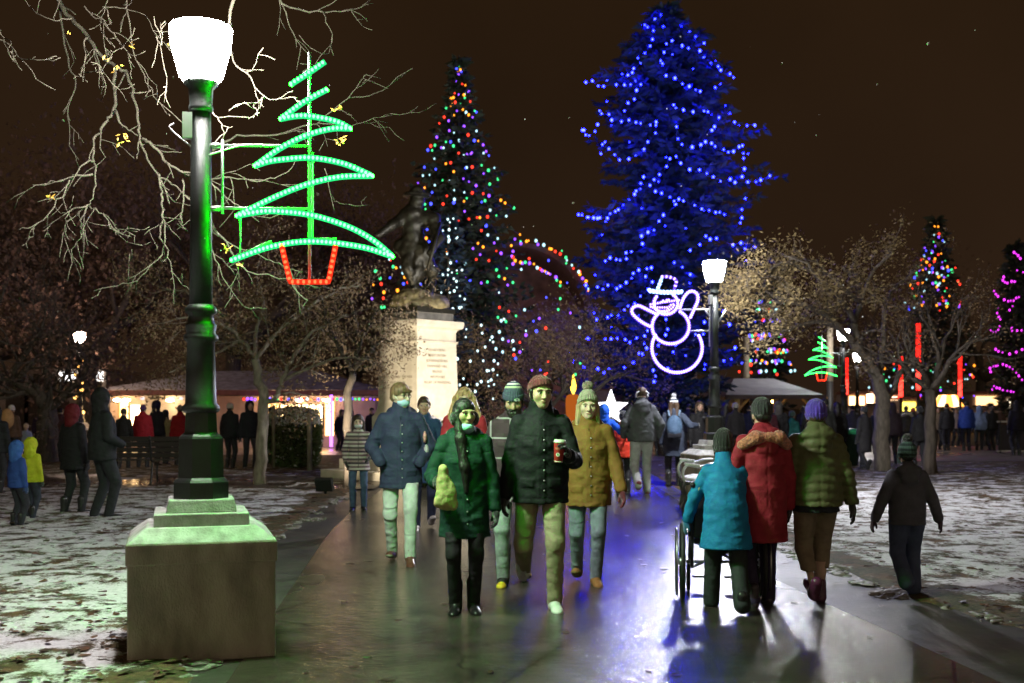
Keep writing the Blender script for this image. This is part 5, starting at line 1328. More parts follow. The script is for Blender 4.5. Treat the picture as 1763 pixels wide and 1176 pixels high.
# ============================================================ PEOPLE
def cloth(col, kind='plain', **k):
    key = "cloth_%s_%s" % (kind, "_".join("%.3f" % c for c in col))
    if key in _mats:
        return _mats[key]
    if kind == 'puffer':
        m = mat(key, col, rough=.6, spec=.3, var=.14, scale=14, bump=.3, bscale=26, **k)
    elif kind == 'denim':
        m = mat(key, col, rough=.85, var=.22, scale=18, bump=.25, bscale=60, crease=.5, **k)
    elif kind == 'knit':
        m = mat(key, col, rough=.95, var=.25, scale=30, bump=.8, bscale=60, sheen=.3, stretch=(1, 1, .35), **k)
    elif kind == 'fur':
        m = mat(key, col, rough=1, var=.45, scale=45, bump=1., bscale=90, sheen=.4, **k)
    elif kind == 'leather':
        m = mat(key, col, rough=.3, var=.15, scale=20, bump=.15, bscale=40, **k)
    elif kind == 'hair':
        m = mat(key, col, rough=.45, var=.5, scale=38, bump=.6, bscale=60, stretch=(1, 1, .12), **k)
    else:
        m = mat(key, col, rough=.75, var=.13, scale=12, bump=.25, bscale=45, spec=.25, crease=.6, **k)
    return m

def band_mat(key, bands, base, axis='Z', rough=.9):
    """fabric woven in bands along one object axis: bands = [(position, colour)...] constant steps over 'span'"""
    if key in _mats:
        return _mats[key]
    m = bpy.data.materials.new(key); m.use_nodes = True
    nt = m.node_tree; n, l = nt.nodes, nt.links
    b = n["Principled BSDF"]; b.inputs["Roughness"].default_value = rough
    tc = n.new("ShaderNodeTexCoord"); sp = n.new("ShaderNodeSeparateXYZ")
    l.new(tc.outputs["Object"], sp.inputs[0])
    lo, span = base
    mr = n.new("ShaderNodeMapRange"); mr.inputs[1].default_value = lo; mr.inputs[2].default_value = lo + span
    l.new(sp.outputs[axis], mr.inputs[0])
    rp = n.new("ShaderNodeValToRGB"); rp.color_ramp.interpolation = 'CONSTANT'
    el = rp.color_ramp.elements
    while len(el) > 1: el.remove(el[-1])
    el[0].position = bands[0][0]; el[0].color = (*bands[0][1], 1)
    for p, c in bands[1:]:
        e = el.new(p); e.color = (*c, 1)
    l.new(mr.outputs[0], rp.inputs[0]); l.new(rp.outputs[0], b.inputs["Base Color"])
    nz = n.new("ShaderNodeTexNoise"); nz.inputs["Scale"].default_value = 70
    l.new(tc.outputs["Object"], nz.inputs["Vector"])
    bp = n.new("ShaderNodeBump"); bp.inputs["Strength"].default_value = .5; bp.inputs["Distance"].default_value = .01
    l.new(nz.outputs["Fac"], bp.inputs["Height"]); l.new(bp.outputs[0], b.inputs["Normal"])
    _mats[key] = m
    return m

def plaid_mat(key, c0, c1, line, per=.15):
    if key in _mats:
        return _mats[key]
    m = bpy.data.materials.new(key); m.use_nodes = True
    nt = m.node_tree; n, l = nt.nodes, nt.links
    b = n["Principled BSDF"]; b.inputs["Roughness"].default_value = .9
    tc = n.new("ShaderNodeTexCoord"); sp = n.new("ShaderNodeSeparateXYZ"); l.new(tc.outputs["Object"], sp.inputs[0])
    def mask(sock, w, off):
        a = n.new("ShaderNodeMath"); a.operation = 'MULTIPLY_ADD'; a.inputs[1].default_value = 1 / per; a.inputs[2].default_value = off + 40
        l.new(sock, a.inputs[0])
        f = n.new("ShaderNodeMath"); f.operation = 'FRACT'; l.new(a.outputs[0], f.inputs[0])
        q = n.new("ShaderNodeMath"); q.operation = 'LESS_THAN'; q.inputs[1].default_value = w; l.new(f.outputs[0], q.inputs[0])
        return q.outputs[0]
    def mix(fac, a, c):
        x = n.new("ShaderNodeMix"); x.data_type = 'RGBA'
        l.new(fac, x.inputs[0])
        for s, v in ((6, a), (7, c)):
            if isinstance(v, tuple): x.inputs[s].default_value = (*v, 1)
            else: l.new(v, x.inputs[s])
        return x.outputs[2]
    c = mix(mask(sp.outputs[0], .5, 0), c0, c1)
    c = mix(mask(sp.outputs[2], .5, .3), c, tuple(.5 * (a + d) for a, d in zip(c0, c1)))
    c = mix(mask(sp.outputs[0], .09, .2), c, line)
    c = mix(mask(sp.outputs[2], .09, .6), c, line)
    l.new(c, b.inputs["Base Color"])
    _mats[key] = m
    return m

def skin_mat():
    key = "skin"
    if key in _mats: return _mats[key]
    m = bpy.data.materials.new(key); m.use_nodes = True
    nt = m.node_tree; b = nt.nodes["Principled BSDF"]
    a = nt.nodes.new("ShaderNodeAttribute"); a.attribute_name = "Col"
    nt.links.new(a.outputs["Color"], b.inputs["Base Color"])
    b.inputs["Roughness"].default_value = .5
    b.inputs["Subsurface Weight"].default_value = .12
    b.inputs["Subsurface Radius"].default_value = (.012, .004, .002)
    _mats[key] = m
    return m

def R3(rx=0, ry=0, rz=0):
    return np.array(Matrix.Rotation(rz, 3, 'Z') @ Matrix.Rotation(ry, 3, 'Y') @ Matrix.Rotation(rx, 3, 'X'))
def xf(prims, R, t, s=1.):
    out = []
    t = np.asarray(t, float)
    for p in prims:
        if p[0] == 'c':
            out.append(('c', R @ (np.asarray(p[1]) * s) + t, R @ (np.asarray(p[2]) * s) + t, p[3] * s, p[4] * s, p[5] * s) + tuple(p[6:]))
        elif p[0] in 'es':
            out.append((p[0], R @ (np.asarray(p[1]) * s) + t, tuple(r * s for r in p[2]), p[3] * s, R if len(p) < 5 or p[4] is None else R @ p[4]))
        else:
            nn = R @ np.asarray(p[1]); out.append(('p', nn, p[2] * s + nn @ t))
    return out
def ik(a, t, l1, l2, pole):
    a, t, pole = (np.asarray(v, float) for v in (a, t, pole))
    d = t - a; L = np.linalg.norm(d); L2 = min(L, (l1 + l2) * .995); u = d / L
    t = a + u * L2
    x = (l1 * l1 - l2 * l2 + L2 * L2) / (2 * L2); y = math.sqrt(max(l1 * l1 - x * x, 0))
    w = pole - u * (pole @ u); w /= max(np.linalg.norm(w), 1e-6)
    return a + u * x + w * y, t

HEAD = [
    ('e', (0, .014, .032), (.074, .092, .086), .01), ('e', (0, -.02, -.03), (.063, .068, .084), .03),
    ('e', (0, -.052, -.088), (.032, .032, .028), .03), ('e', (.042, -.052, -.022), (.025, .028, .026), .025), ('e', (-.042, -.052, -.022), (.025, .028, .026), .025),
    ('e', (.03, -.078, .024), (.03, .014, .011), .015), ('e', (-.03, -.078, .024), (.03, .014, .011), .015),
    ('s', (.031, -.098, .003), (.018, .018, .011), .012), ('s', (-.031, -.098, .003), (.018, .018, .011), .012),
    ('e', (.031, -.076, .002), (.013, .013, .011), .004), ('e', (-.031, -.076, .002), (.013, .013, .011), .004),
    ('c', (0, -.084, .016), (0, -.106, -.03), .009, .0135, .012), ('e', (.013, -.094, -.035), (.009, .011, .008), .008), ('e', (-.013, -.094, -.035), (.009, .011, .008), .008),
    ('e', (0, -.085, -.058), (.024, .011, .006), .006), ('e', (0, -.083, -.068), (.021, .011, .007), .006),
    ('e', (.074, .012, -.008), (.011, .02, .031), .008), ('e', (-.074, .012, -.008), (.011, .02, .031), .008),
]
NECK = [('c', (0, .022, -.06), (0, .03, -.2), .053, .06, .03)]

def head_colour(P, skin, lip, brow, eye=(.03, .02, .015)):
    C = np.empty((len(P), 4)); C[:, :3] = skin; C[:, 3] = 1
    x, y, z = P[:, 0], P[:, 1], P[:, 2]; ax = np.abs(x)
    def put(w, c):
        w = np.clip(w, 0, 1)[:, None]; C[:, :3] = C[:, :3] * (1 - w) + np.array(c) * w
    front = (y < -.05)
    put(front * (1.6 - ((ax - .04) / .026) ** 2 - ((z + .03) / .026) ** 2) * .3, (skin[0] * 1.08, skin[1] * .8, skin[2] * .78))
    put(front * (1.8 - 1.5 * ((x / .026) ** 2 + ((z + .063) / .0125) ** 2)), lip)
    put(front * (2.2 - 1.8 * (((ax - .031) / .021) ** 2 + ((z - .026 + .35 * np.abs(ax - .031)) / .0052) ** 2)), brow)
    put(front * (2.4 - 2. * (((ax - .031) / .0155) ** 2 + ((z - .003) / .0075) ** 2)), (.5, .47, .44))
    put(front * (2.2 - 1.6 * (((ax - .031) / .0072) ** 2 + ((z - .003) / .0078) ** 2)), eye)
    put(front * (1.6 - 1.5 * (((ax - .031) / .018) ** 2 + ((z - .0105) / .0032) ** 2)), tuple(.4 * b for b in brow))
    return C

def hand_prims(side, curl=.35, r=1., thumb=.4):
    """wrist at origin, fingers down -Z, palm towards -Y; thumb on the x side given by -side"""
    out = [('e', (0, 0, -.048), (.041 * r, .018 * r, .052), .01), ('c', (0, 0, .03), (0, 0, -.03), .03 * r, .032 * r, .02, .8)]
    for i, L in enumerate((.064, .074, .069, .053)):
        x = (-.030 + .0205 * i) * (-side) * -1
        p = np.array([x, 0, -.088 + (.006 if i in (0, 3) else 0)]); a = curl * .6
        for j, (f, rr) in enumerate(((.45, .0098), (.32, .009), (.25, .008))):
            q = p + L * f * np.array([.1 * (x / .03) * (1 if j == 0 else .3), -math.sin(a), -math.cos(a)])
            out.append(('c', p, q, rr * r, rr * r * .93, .004)); p = q; a += curl
    sx = -side
    p = np.array([.032 * sx, -.004, -.028]); q = p + np.array([.026 * sx, -.018 * thumb * 2, -.028]); w = q + np.array([.006 * sx, -.014 * thumb * 2, -.026])
    out += [('c', p, q, .0135 * r, .0115 * r, .008), ('c', q, w, .0112 * r, .0092 * r, .004)]
    return out
def hand_frame(direction, palm):
    z = -np.asarray(direction, float); z /= np.linalg.norm(z)
    y = -np.asarray(palm, float); y = y - z * (y @ z); y /= np.linalg.norm(y)
    return np.stack([np.cross(y, z), y, z], -1)

def foot_prims(kind):
    p = [('e', (0, .022, -.045), (.038, .052, .045), .02), ('c', (0, .0, -.04), (0, -.12, -.056), .041, .036, .03, 1),
         ('e', (0, -.13, -.06), (.043, .068, .03), .02), ('c', (0, .01, -.04), (0, .012, .03), .042, .042, .02)]
    if kind == 'boot':
        p += [('c', (0, .01, -.02), (0, .014, .16), .05, .058, .02)]
    elif kind == 'tall':
        p += [('c', (0, .01, -.02), (0, .016, .25), .052, .066, .02)]
    elif kind == 'ankle':
        p += [('c', (0, .01, -.02), (0, .014, .09), .046, .048, .02)]
    return p + [('p', (0, 0, 1), -.08)]

LODS = {0: dict(body=.0058, cloth=.0095, foot=.008, hand=.0058, head=.006), 1: dict(body=.012, cloth=.015, foot=.012, hand=.009, head=.01), 2: dict(body=.02, cloth=.024, foot=.02, hand=.016, head=.017)}

def person(label, x, y, H, face=0., lod=0, seed=1, group=None, z=0.,
           skin=(.55, .36, .27), lip=(.42, .17, .15), brow=(.05, .035, .025),
           jacket=None, legs=None, shoes=None, glove=None, hair=None, hat=None, mask=None, beard=None, glasses=False, hood=None, extras=None,
           yaw=0., pitch=0., lean=0., hs=1., foot_a=(-.1, -.02, .08, 0), foot_b=(.1, .02, .08, 0), hand_a=(-.24, -.03, .84), hand_b=(.24, -.03, .84),
           pole_a=(-.5, 1, 0), pole_b=(.5, 1, 0), dir_a=None, dir_b=None, palm_a=(1, -.2, 0), palm_b=(-1, -.2, 0), curl_a=.4, curl_b=.4, pockets=False, crouch=0.):
    """a standing or walking figure; side 'a' is the x<0 side when it faces the viewer. All sizes are for 1.75 m and scaled by H."""
    L = LODS[lod]; s = H / 1.75; hh = {k: v / s for k, v in L.items()}
    j = dict(col=(.05, .05, .06), kind='puffer', hem=.82, bulk=1., sleeve=None, puff=0., collar=.045, hood=False, fur=None, k=None, flaps=True, mat=None, flare=0., zip=True, sr=1.)
    j.update(jacket or {})
    g = dict(col=(.03, .035, .05), kind='denim', r=1., flare=0., cut=None, mat=None); g.update(legs or {})
    sh = dict(col=(.03, .03, .03), kind='shoe', sole=(.05, .05, .05), ckind='leather'); sh.update(shoes or {})
    N = np.array
    hipz = .90 - crouch
    Ll, ls = .43, .42
    hips = [N([-.092, 0, hipz]), N([.092, 0, hipz])]
    ank, knee = [], []
    for hp, f in zip(hips, (foot_a, foot_b)):
        k_, a_ = ik(hp, f[:3], Ll, ls, (0.0 + .08 * np.sign(hp[0]), -1, 0)); knee.append(k_); ank.append(a_)
    ln = lean
    def T(p):                                    # lean of the upper body about the hips
        p = N(p, float); d = p - N([0, 0, .95]); c, sn = math.cos(ln), math.sin(ln)
        return N([p[0], d[1] * c - d[2] * sn, .95 + d[1] * sn + d[2] * c - crouch])
    shl = [T((-.16, .004, 1.388)), T((.16, .004, 1.388))]
    wr, el = [], []
    for sp, hd, po in zip(shl, (hand_a, hand_b), (pole_a, pole_b)):
        e_, w_ = ik(sp, hd, .295, .265, po); el.append(e_); wr.append(w_)
    hc = T((0, -.014, 1.618 + (hs - 1) * .09)); HR = R3(pitch, 0, yaw)
    fold = fold_noise(seed, amp=.0045 if lod < 2 else .01)

    # --- the body: one continuous surface (head, neck, trunk, arms, legs)
    P = xf(HEAD, HR, hc, hs)
    P += [('c', hc + HR @ N([0, .02, -.06]) * hs, T((0, .015, 1.42)), .053, .062, .03), ('c', T((0, .01, 1.38)), T((0, 0, 1.0)), .105, .1, .03, .8)]
    for i in (0, 1):
        P += [('c', shl[i], el[i], .045, .038, .03), ('c', el[i], wr[i], .038, .026, .02), ('c', T((0, 0, 1.38)), shl[i], .06, .05, .03)]
        P += [('c', hips[i], knee[i], .052, .036, .03), ('c', knee[i], ank[i], .036, .026, .02), ('c', ank[i], ank[i] + N([0, -.04, -.05]), .026, .02, .02)]
        P += [('c', N([0, 0, .99 - crouch]), hips[i], .07, .055, .04)]
        if not pockets and not glove:
            d = (wr[i] - el[i]) if (dir_a, dir_b)[i] is None else N((dir_a, dir_b)[i], float)
            P += xf(hand_prims(-1 if i == 0 else 1, (curl_a, curl_b)[i]), hand_frame(d, (palm_a, palm_b)[i]), wr[i])
    V, Q = sdf_mesh(P, hh['body'])
    C = head_colour((V - hc) @ HR / hs, skin, lip, brow)
    body = link("person", np_mesh("person_body", V * s, Q, skin_mat(), col=C), None, (x, y, z))
    body.rotation_euler = (0, 0, face)
    tag(body, label, "person", group)
    def part(name, prims, h, m, disp=None, R=None, t=None, k=1., midx=None, lbl=None):
        V, Q = sdf_mesh(prims, h, disp)
        mi = None
        if midx is not None:
            mi = midx(V[Q].mean(1))
        if R is not None:
            V = (V * k) @ R.T + t
        o = link(name, np_mesh(name, V * s, Q, m, midx=mi), body)
        if lbl: o["label"] = lbl
        return o

    # --- jacket
    b = j['bulk']; hem = j['hem']; P = []
    cz = 1.0
    if hem < .8:
        P.append(('c', N([0, .0, hem - .12]), T((0, 0, .98)), (.196 + j['flare']) * b, .178 * b, .05, .8))
    else:
        P.append(('c', T((0, 0, hem - .1)), T((0, 0, 1.05)), .192 * b + j['flare'], .176 * b, .05, .8))
    P += [('c', T((0, 0, 1.0)), T((0, -.006, 1.25)), .17 * b, .172 * b, .06, .76), ('c', T((0, -.004, 1.22)), T((0, .004, 1.36)), .168 * b, .105 * b, .05, .8),
          ('c', T((-.125, .008, 1.375)), T((0, .012, 1.42)), .068 * b ** .5, .075 * b ** .5, .04), ('c', T((.125, .008, 1.375)), T((0, .012, 1.42)), .068 * b ** .5, .075 * b ** .5, .04),
          ('c', T((0, .016, 1.40)), T((0, .012, 1.445 + j['collar'])), .095, .080 + .006 * b, .03)]
    r = j['sr'] * b ** .5
    for i in (0, 1):
        P += [('c', shl[i], el[i], .066 * r, .06 * r, .02), ('c', el[i], el[i] + (wr[i] - el[i]) * .93, .06 * r, .05 * r, .018)]
    if j['hood'] and not hood:
        P += [('e', T((0, .085, 1.455)), (.145, .085, .075), .03), ('e', T((0, .125, 1.37)), (.10, .055, .10), .03)]
    P.append(('p', (0, 0, 1), hem - (crouch if hem >= .8 else 0)))
    pf = j['puff']
    def jd(p):
        d = fold(p)
        if pf:
            d = d - .011 * np.abs(np.sin(np.pi * (p[:, 2] + .12 * np.abs(p[:, 0])) / pf)) + .004
        if lod == 0:                                 # front placket, pocket flaps, yoke and back seams
            fr = p[:, 1] < -.02; ax_ = np.abs(p[:, 0]); zl = (p[:, 2] - .95) / np.cos(ln) + .95
            d = d - .006 * (fr & (ax_ < .026) & (zl < 1.42))
            if j['flaps']:
                d = d - .008 * (fr & (ax_ > .055) & (ax_ < .155) & (zl > hem + .12) & (zl < hem + .185)) - .006 * (fr & (ax_ > .06) & (ax_ < .14) & (zl > 1.22) & (zl < 1.265))
            d = d + .005 * np.exp(-((zl - 1.29 - .1 * ax_) / .006) ** 2) * (ax_ < .2) + .005 * np.exp(-(p[:, 0] / .006) ** 2) * (p[:, 1] > .04) + .005 * np.exp(-((zl - hem - .035) / .007) ** 2) * (ax_ < .24)
        if not pf and lod < 2:                                # pulled creases at waist and elbows
            d = d + .0022 * np.sin(p[:, 2] * 62 + 3 * np.sin(p[:, 0] * 15 + seed) + 2 * np.sin(p[:, 1] * 19)) * np.clip(1.2 - np.abs(p[:, 2] - 1.0) * 3.2, 0, 1)
        return d
    jm = j['mat'] or cloth(j['col'], j['kind'])
    jo = part("jacket", P, hh['cloth'], jm, jd)
    if lod < 2 and j['zip'] :
        m = MB(); pts = []
        for t in np.linspace(0, 1, 9):
            zz = hem + .02 + (1.40 - hem) * t
            yy = -(.178 * b * .74 + .012) if zz < 1.28 else -(.178 * b * .74 + .012) + (zz - 1.28) * .42
            pts.append(T((.004, yy, zz)) if hem >= .8 else (T((.004, yy, zz)) if zz > .95 else N([.004, yy - j['flare'] * .5, zz])))
        m.tube([Vector(q) * s for q in pts], .006 * s, 6)
        if lod == 0:
            for q in pts[1:-1]: m.ball(Vector(q) * s + Vector((.017, -.010, 0)) * s, .0075 * s, 1, 6, 4)
        m.build("zip", [cloth(tuple(c * .45 for c in j['col']), 'leather'), M_steel], jo)
    if j['fur']:
        m = [('c', T((-.19, .07, 1.37)), T((-.1, .14, 1.435)), .042, .05, .03), ('c', T((-.1, .14, 1.435)), T((.1, .14, 1.435)), .05, .05, .03), ('c', T((.1, .14, 1.435)), T((.19, .07, 1.37)), .05, .042, .03)]
        part("fur_trim", m, hh['foot'], cloth(j['fur'], 'fur'), fold_noise(seed + 5, (.012, .03), 14, .007))
    # --- trousers
    P = [('e', N([0, .004, .93 - crouch]), (.15, .112, .12), .03)]
    for i in (0, 1):
        P += [('c', hips[i], knee[i], .092 * g['r'], .066 * g['r'], .035), ('c', knee[i], ank[i] + N([0, .012, -.02]), .064 * g['r'], .053 * g['r'] + g['flare'], .025)]
    f2 = fold_noise(seed + 11, (.05, .15), 9, .0035, (.5, .5, 1.3))
    P.append(('p', (0, 0, -1), -(hem + .05 if hem < .8 else hem + .06 - crouch)))
    if g['cut']:
        P.append(('p', (0, 0, 1), g['cut']))
    part("trousers", P, hh['cloth'], g['mat'] or cloth(g['col'], g['kind']), f2)
    # --- shoes
    for i, f in enumerate((foot_a, foot_b)):
        R = R3(0, 0, (-1 if i == 0 else 1) * .12) @ R3(f[3], 0, 0)
        part("boot" if sh['kind'] != 'shoe' else "shoe", foot_prims(sh['kind']), L['foot'] / s, [cloth(sh['col'], sh['ckind']), cloth(sh['sole'], 'plain')] + ([cloth(sh['toe'], 'leather')] if 'toe' in sh else []),
             None, R, ank[i], 1.03, lambda c: np.where(c[:, 2] < -.06, 1, np.where((c[:, 1] < -.125) & ('toe' in sh), 2, 0)))
    # --- gloves
    if glove and not pockets:
        for i in (0, 1):
            d = (wr[i] - el[i]) if (dir_a, dir_b)[i] is None else N((dir_a, dir_b)[i], float)
            part("glove", hand_prims(-1 if i == 0 else 1, (curl_a, curl_b)[i], 1.18), hh['hand'], cloth(glove, 'knit'), None, hand_frame(d, (palm_a, palm_b)[i]), wr[i])
    # --- hair, hats, masks, beard: all in head space
    hp = lambda n, pr, m, disp=None, h=None, mi=None: part(n, pr, (h or hh['head']) / hs, m, disp, HR, hc, hs, mi)
    strand = fold_noise(seed + 3, (.012, .05), 12, .0035, (1, 1, .15))
    if hair:
        hm = cloth(hair[1], 'hair')
        k = hair[0]
        if k == 'short':
            hp("hair", [('e', (0, .018, .040), (.081, .098, .09), .01), ('s', (0, -.12, -.03), (.07, .075, .075), .02), ('c', (-.074, .01, .03), (-.074, .02, -.02), .014, .012, .02), ('c', (.074, .01, .03), (.074, .02, -.02), .014, .012, .02),
                        ('p', N([0, .5, .866]), -.04)] , hm, strand)
        elif k == 'fringe':
            hp("hair", [('e', (0, .016, .042), (.085, .104, .092), .01), ('s', (0, -.125, -.025), (.072, .075, .062), .015), ('c', (-.05, -.082, .045), (.05, -.086, .05), .016, .014, .02), ('e', (0, .06, -.02), (.068, .05, .05), .03),
                        ('p', N([0, .5, .866]), -.045)], hm, strand)
        elif k == 'long':
            hp("hair", [('e', (0, .02, .04), (.086, .104, .092), .01), ('s', (0, -.105, -.045), (.062, .075, .1), .02), ('c', (-.075, .015, .0), (-.085, .0, -.2), .032, .03, .03), ('c', (.075, .015, .0), (.085, .0, -.2), .032, .03, .03),
                        ('c', (0, .07, .0), (0, .085, -.24), .06, .07, .04)], hm, strand)
        elif k == 'wavy':
            hp("hair", [('e', (0, .02, .04), (.09, .106, .094), .01), ('s', (0, -.105, -.045), (.06, .075, .1), .02), ('c', (-.085, .015, .0), (-.135, .0, -.22), .045, .055, .03), ('c', (.085, .015, .0), (.135, .0, -.22), .045, .055, .03),
                        ('c', (0, .07, .0), (0, .085, -.24), .07, .09, .04)], hm, fold_noise(seed + 3, (.02, .08), 12, .012, (1, 1, .4)))
        elif k == 'side':      # long hair falling forward over one shoulder
            hp("hair", [('e', (0, .02, .04), (.086, .104, .092), .01), ('s', (.01, -.11, -.05), (.06, .075, .1), .02), ('c', (-.07, .0, .0), (-.068, -.07, -.2), .034, .038, .03), ('c', (-.068, -.07, -.2), (-.06, -.135, -.42), .042, .038, .03), ('c', (-.06, -.135, -.42), (-.05, -.15, -.62), .036, .016, .03),
                        ('c', (.075, .03, .0), (.07, .05, -.14), .03, .02, .03), ('c', (0, .07, .0), (0, .075, -.16), .06, .05, .04)], hm, strand)
        elif k == 'back':
            hp("hair", [('e', (0, .025, .02), (.084, .1, .09), .01), ('c', (-.05, .05, -.02), (-.07, .09, -.26), .05, .045, .04), ('c', (.05, .05, -.02), (.07, .09, -.26), .05, .045, .04), ('p', N([0, 1., 0]), -.03)], hm, strand)
        elif k == 'temples':   # what shows beneath a hat
            hp("hair", [('c', (-.076, -.012, .02), (-.072, .0, -.05), .014, .01, .02), ('c', (.076, -.012, .02), (.072, .0, -.05), .014, .01, .02), ('e', (0, .06, -.015), (.07, .05, .05), .02)], hm, strand)
    if hat:
        hk = hat.get('kind', 'beanie'); hm = hat.get('mat') or cloth(hat['col'], 'knit')
        rib = lambda p: -.003 * np.cos(np.arctan2(p[:, 1], p[:, 0]) * 26) * (lod == 0)
        tilt = hat.get('tilt', .35)
        nn = N([0, tilt, 1.]) / math.hypot(1, tilt)
        th = hat.get('tall', 0.)
        top = hp("hat", [('e', (0, .014, .045 + th * .4), (.089, .107, .098 + th), .01), ('p', nn, hat.get('low', .026))], hm, rib)
        if hat.get('cuff', True):
            hp("hat_cuff", [('e', (0, .012, .04), (.096, .114, .13), .01), ('p', nn, hat.get('low', .026) - .006), ('p', -nn, -(hat.get('low', .026) + .048))], hat.get('cuff_mat') or hm, rib)
        if hat.get('flaps'):
            hp("ear_flap", [('c', (-.082, .01, .02), (-.076, .0, -.075), .022, .016, .02)], hm); hp("ear_flap", [('c', (.082, .01, .02), (.076, .0, -.075), .022, .016, .02)], hm)
        if hat.get('pom'):
            hp("pompom", [('e', (0, .02, .172 + th), (.047, .047, .043), .01)], cloth(hat['pom'], 'fur'), fold_noise(seed + 9, (.012, .03), 14, .012))
    if hood:                                       # raised hood, open to the front
        hp("hood", [('e', (0, .03, .03), (.108, .122, .125), .01), ('c', (0, .05, -.04), (0, .05, -.16), .098, .1, .05), ('s', (0, -.135, -.01), (.078, .105, .112), .015)], cloth(hood, j['kind']), fold_noise(seed + 2, (.05, .12), 8, .007))
    if mask:
        dz = mask[1]; 
        hp("face_mask", [('e', (0, -.04, -.058 + dz), (.067, .066, .05), .01), ('p', N([0, -.15, -1]), -.005 - dz), ('p', N([0, -1., 0]), .012)], cloth(mask[0], 'plain'), lambda p: .0016 * np.sin(p[:, 2] * 420))
        m = MB()
        for sx in (-1, 1):
            m.tube([Vector((HR @ N(q) * hs + hc)) * s for q in ((.064 * sx, -.04, -.04 + dz), (.08 * sx, -.005, -.005), (.08 * sx, .02, .0))], .0022 * s, 4)
        m.build("ear_loop", cloth((.7, .72, .75), 'plain'), body)
    if beard:
        hp("beard", [('c', (-.058, -.02, -.05), (0, -.065, -.085), .024, .04, .03), ('c', (.058, -.02, -.05), (0, -.065, -.085), .024, .04, .03), ('e', (0, -.07, -.125), (.05, .035, .055), .03), ('c', (-.026, -.09, -.05), (.026, -.09, -.05), .009, .009, .01),
                     ('s', (0, -.115, -.064), (.02, .022, .007), .004)], cloth(beard, 'hair'), fold_noise(seed + 4, (.01, .03), 12, .006))
    if glasses:
        m = MB(); q = lambda v: Vector(HR @ N(v) * hs + hc) * s
        for sx in (-1, 1):
            m.tube([q((sx * .032 + .022 * math.cos(a), -.096 + .25 * (abs(sx * .032 + .022 * math.cos(a)) ** 2) * 20 * .25, .002 + .017 * math.sin(a))) for a in np.linspace(0, 2 * math.pi, 14)[:-1]], .0026 * s, 5, closed=True)
            m.tube([q((sx * .055, -.092, .006)), q((sx * .08, -.04, .008)), q((sx * .082, .01, .004))], .0024 * s, 5)
        m.tube([q((-.01, -.1, .005)), q((.01, -.1, .005))], .0026 * s, 5)
        m.build("glasses", mat("spectacle_frame", (.02, .012, .01), .3, var=0), body)
    info = dict(body=body, T=T, s=s, wr=wr, el=el, ank=ank, hc=hc, HR=HR, jacket=jo, hs=hs, hand=[hand_frame((wr[i] - el[i]) if (dir_a, dir_b)[i] is None else N((dir_a, dir_b)[i], float), (palm_a, palm_b)[i]) for i in (0, 1)])
    if extras:
        extras(info)
    return info
def to_world(info, p):
    b = info['body']
    return Matrix.Translation(b.location) @ Matrix.Rotation(b.rotation_euler[2], 4, 'Z') @ (Vector(p) * info['s'])
# ============================================================ THE PEOPLE OF THE PICTURE
PI = math.pi
def px_at(px, py): g_ = G(px, py); return g_.x, g_.y
dark_skin, tan_skin, pale_skin = (.30, .19, .13), (.46, .30, .21), (.60, .43, .35)
BLK, DKH, BRH, BLD = (.014, .014, .015), (.012, .010, .009), (.06, .035, .02), (.42, .28, .13)

# man in the navy parka
x, y = px_at(690, 968)
person("man in navy parka with blue surgical mask and glasses, grey-white trousers and brown shoes", x, y, 1.77, .05, 0, 11, skin=pale_skin, brow=(.12, .07, .04),
    jacket=dict(col=(.028, .034, .075), kind='plain', hem=.73, bulk=1.1, collar=.07, hood=True, fur=(.22, .18, .11), zip=True), legs=dict(col=(.50, .53, .53), kind='plain', r=.98), shoes=dict(col=(.14, .055, .04), sole=(.4, .36, .32)),
    hair=('fringe', (.17, .105, .055)), mask=((.42, .58, .78), 0.), glasses=True, yaw=.8, pitch=.05, pockets=True,
    hand_a=(-.18, -.15, .97), hand_b=(.18, -.15, .97), pole_a=(-.7, .8, 0), pole_b=(.7, .8, 0), foot_a=(-.09, .16, .10, -.2), foot_b=(.1, -.24, .11, .3),
    extras=lambda I: [link("arm_patch", MB().ball(Vector(I['T']((.235, -.05, 1.22))) * I['s'], (.02, .05, .06)).mesh("arm_patch", mat("red_white_patch", (.6, .3, .28), .7, var=.4, scale=20)), I['jacket']),
                      link("reflective_band", MB().ball(Vector(I['T']((.25, -.06, 1.08))) * I['s'], (.03, .05, .07)).mesh("reflective_band", mat("grey_band", (.4, .4, .42), .5)), I['jacket'])])
# someone behind him, only partly seen
x, y = px_at(716, 912)
person("person in a long blue coat half hidden behind the man in the navy parka", x + .1, y, 1.66, .1, 1, 12, jacket=dict(col=(.03, .07, .16), hem=.62, kind='plain'), legs=dict(col=(.02, .03, .07)), shoes=dict(col=(.55, .52, .5), sole=(.6, .6, .6)), hair=('short', BRH), foot_a=(-.1, -.15, .09, .1), foot_b=(.1, .2, .13, -.5))
# blonde woman in red
x, y = px_at(803, 945)
person("blonde long-haired woman in a red coat, half hidden behind the green-coated woman", x - .02, y, 1.735, 0, 0, 13, skin=pale_skin, brow=(.2, .12, .06), jacket=dict(col=(.42, .035, .05), kind='plain', hem=.75, bulk=1.15), legs=dict(col=(.015, .02, .05)), hair=('wavy', BLD), foot_a=(-.1, .1, .1, -.3), foot_b=(.1, -.15, .09, .1))
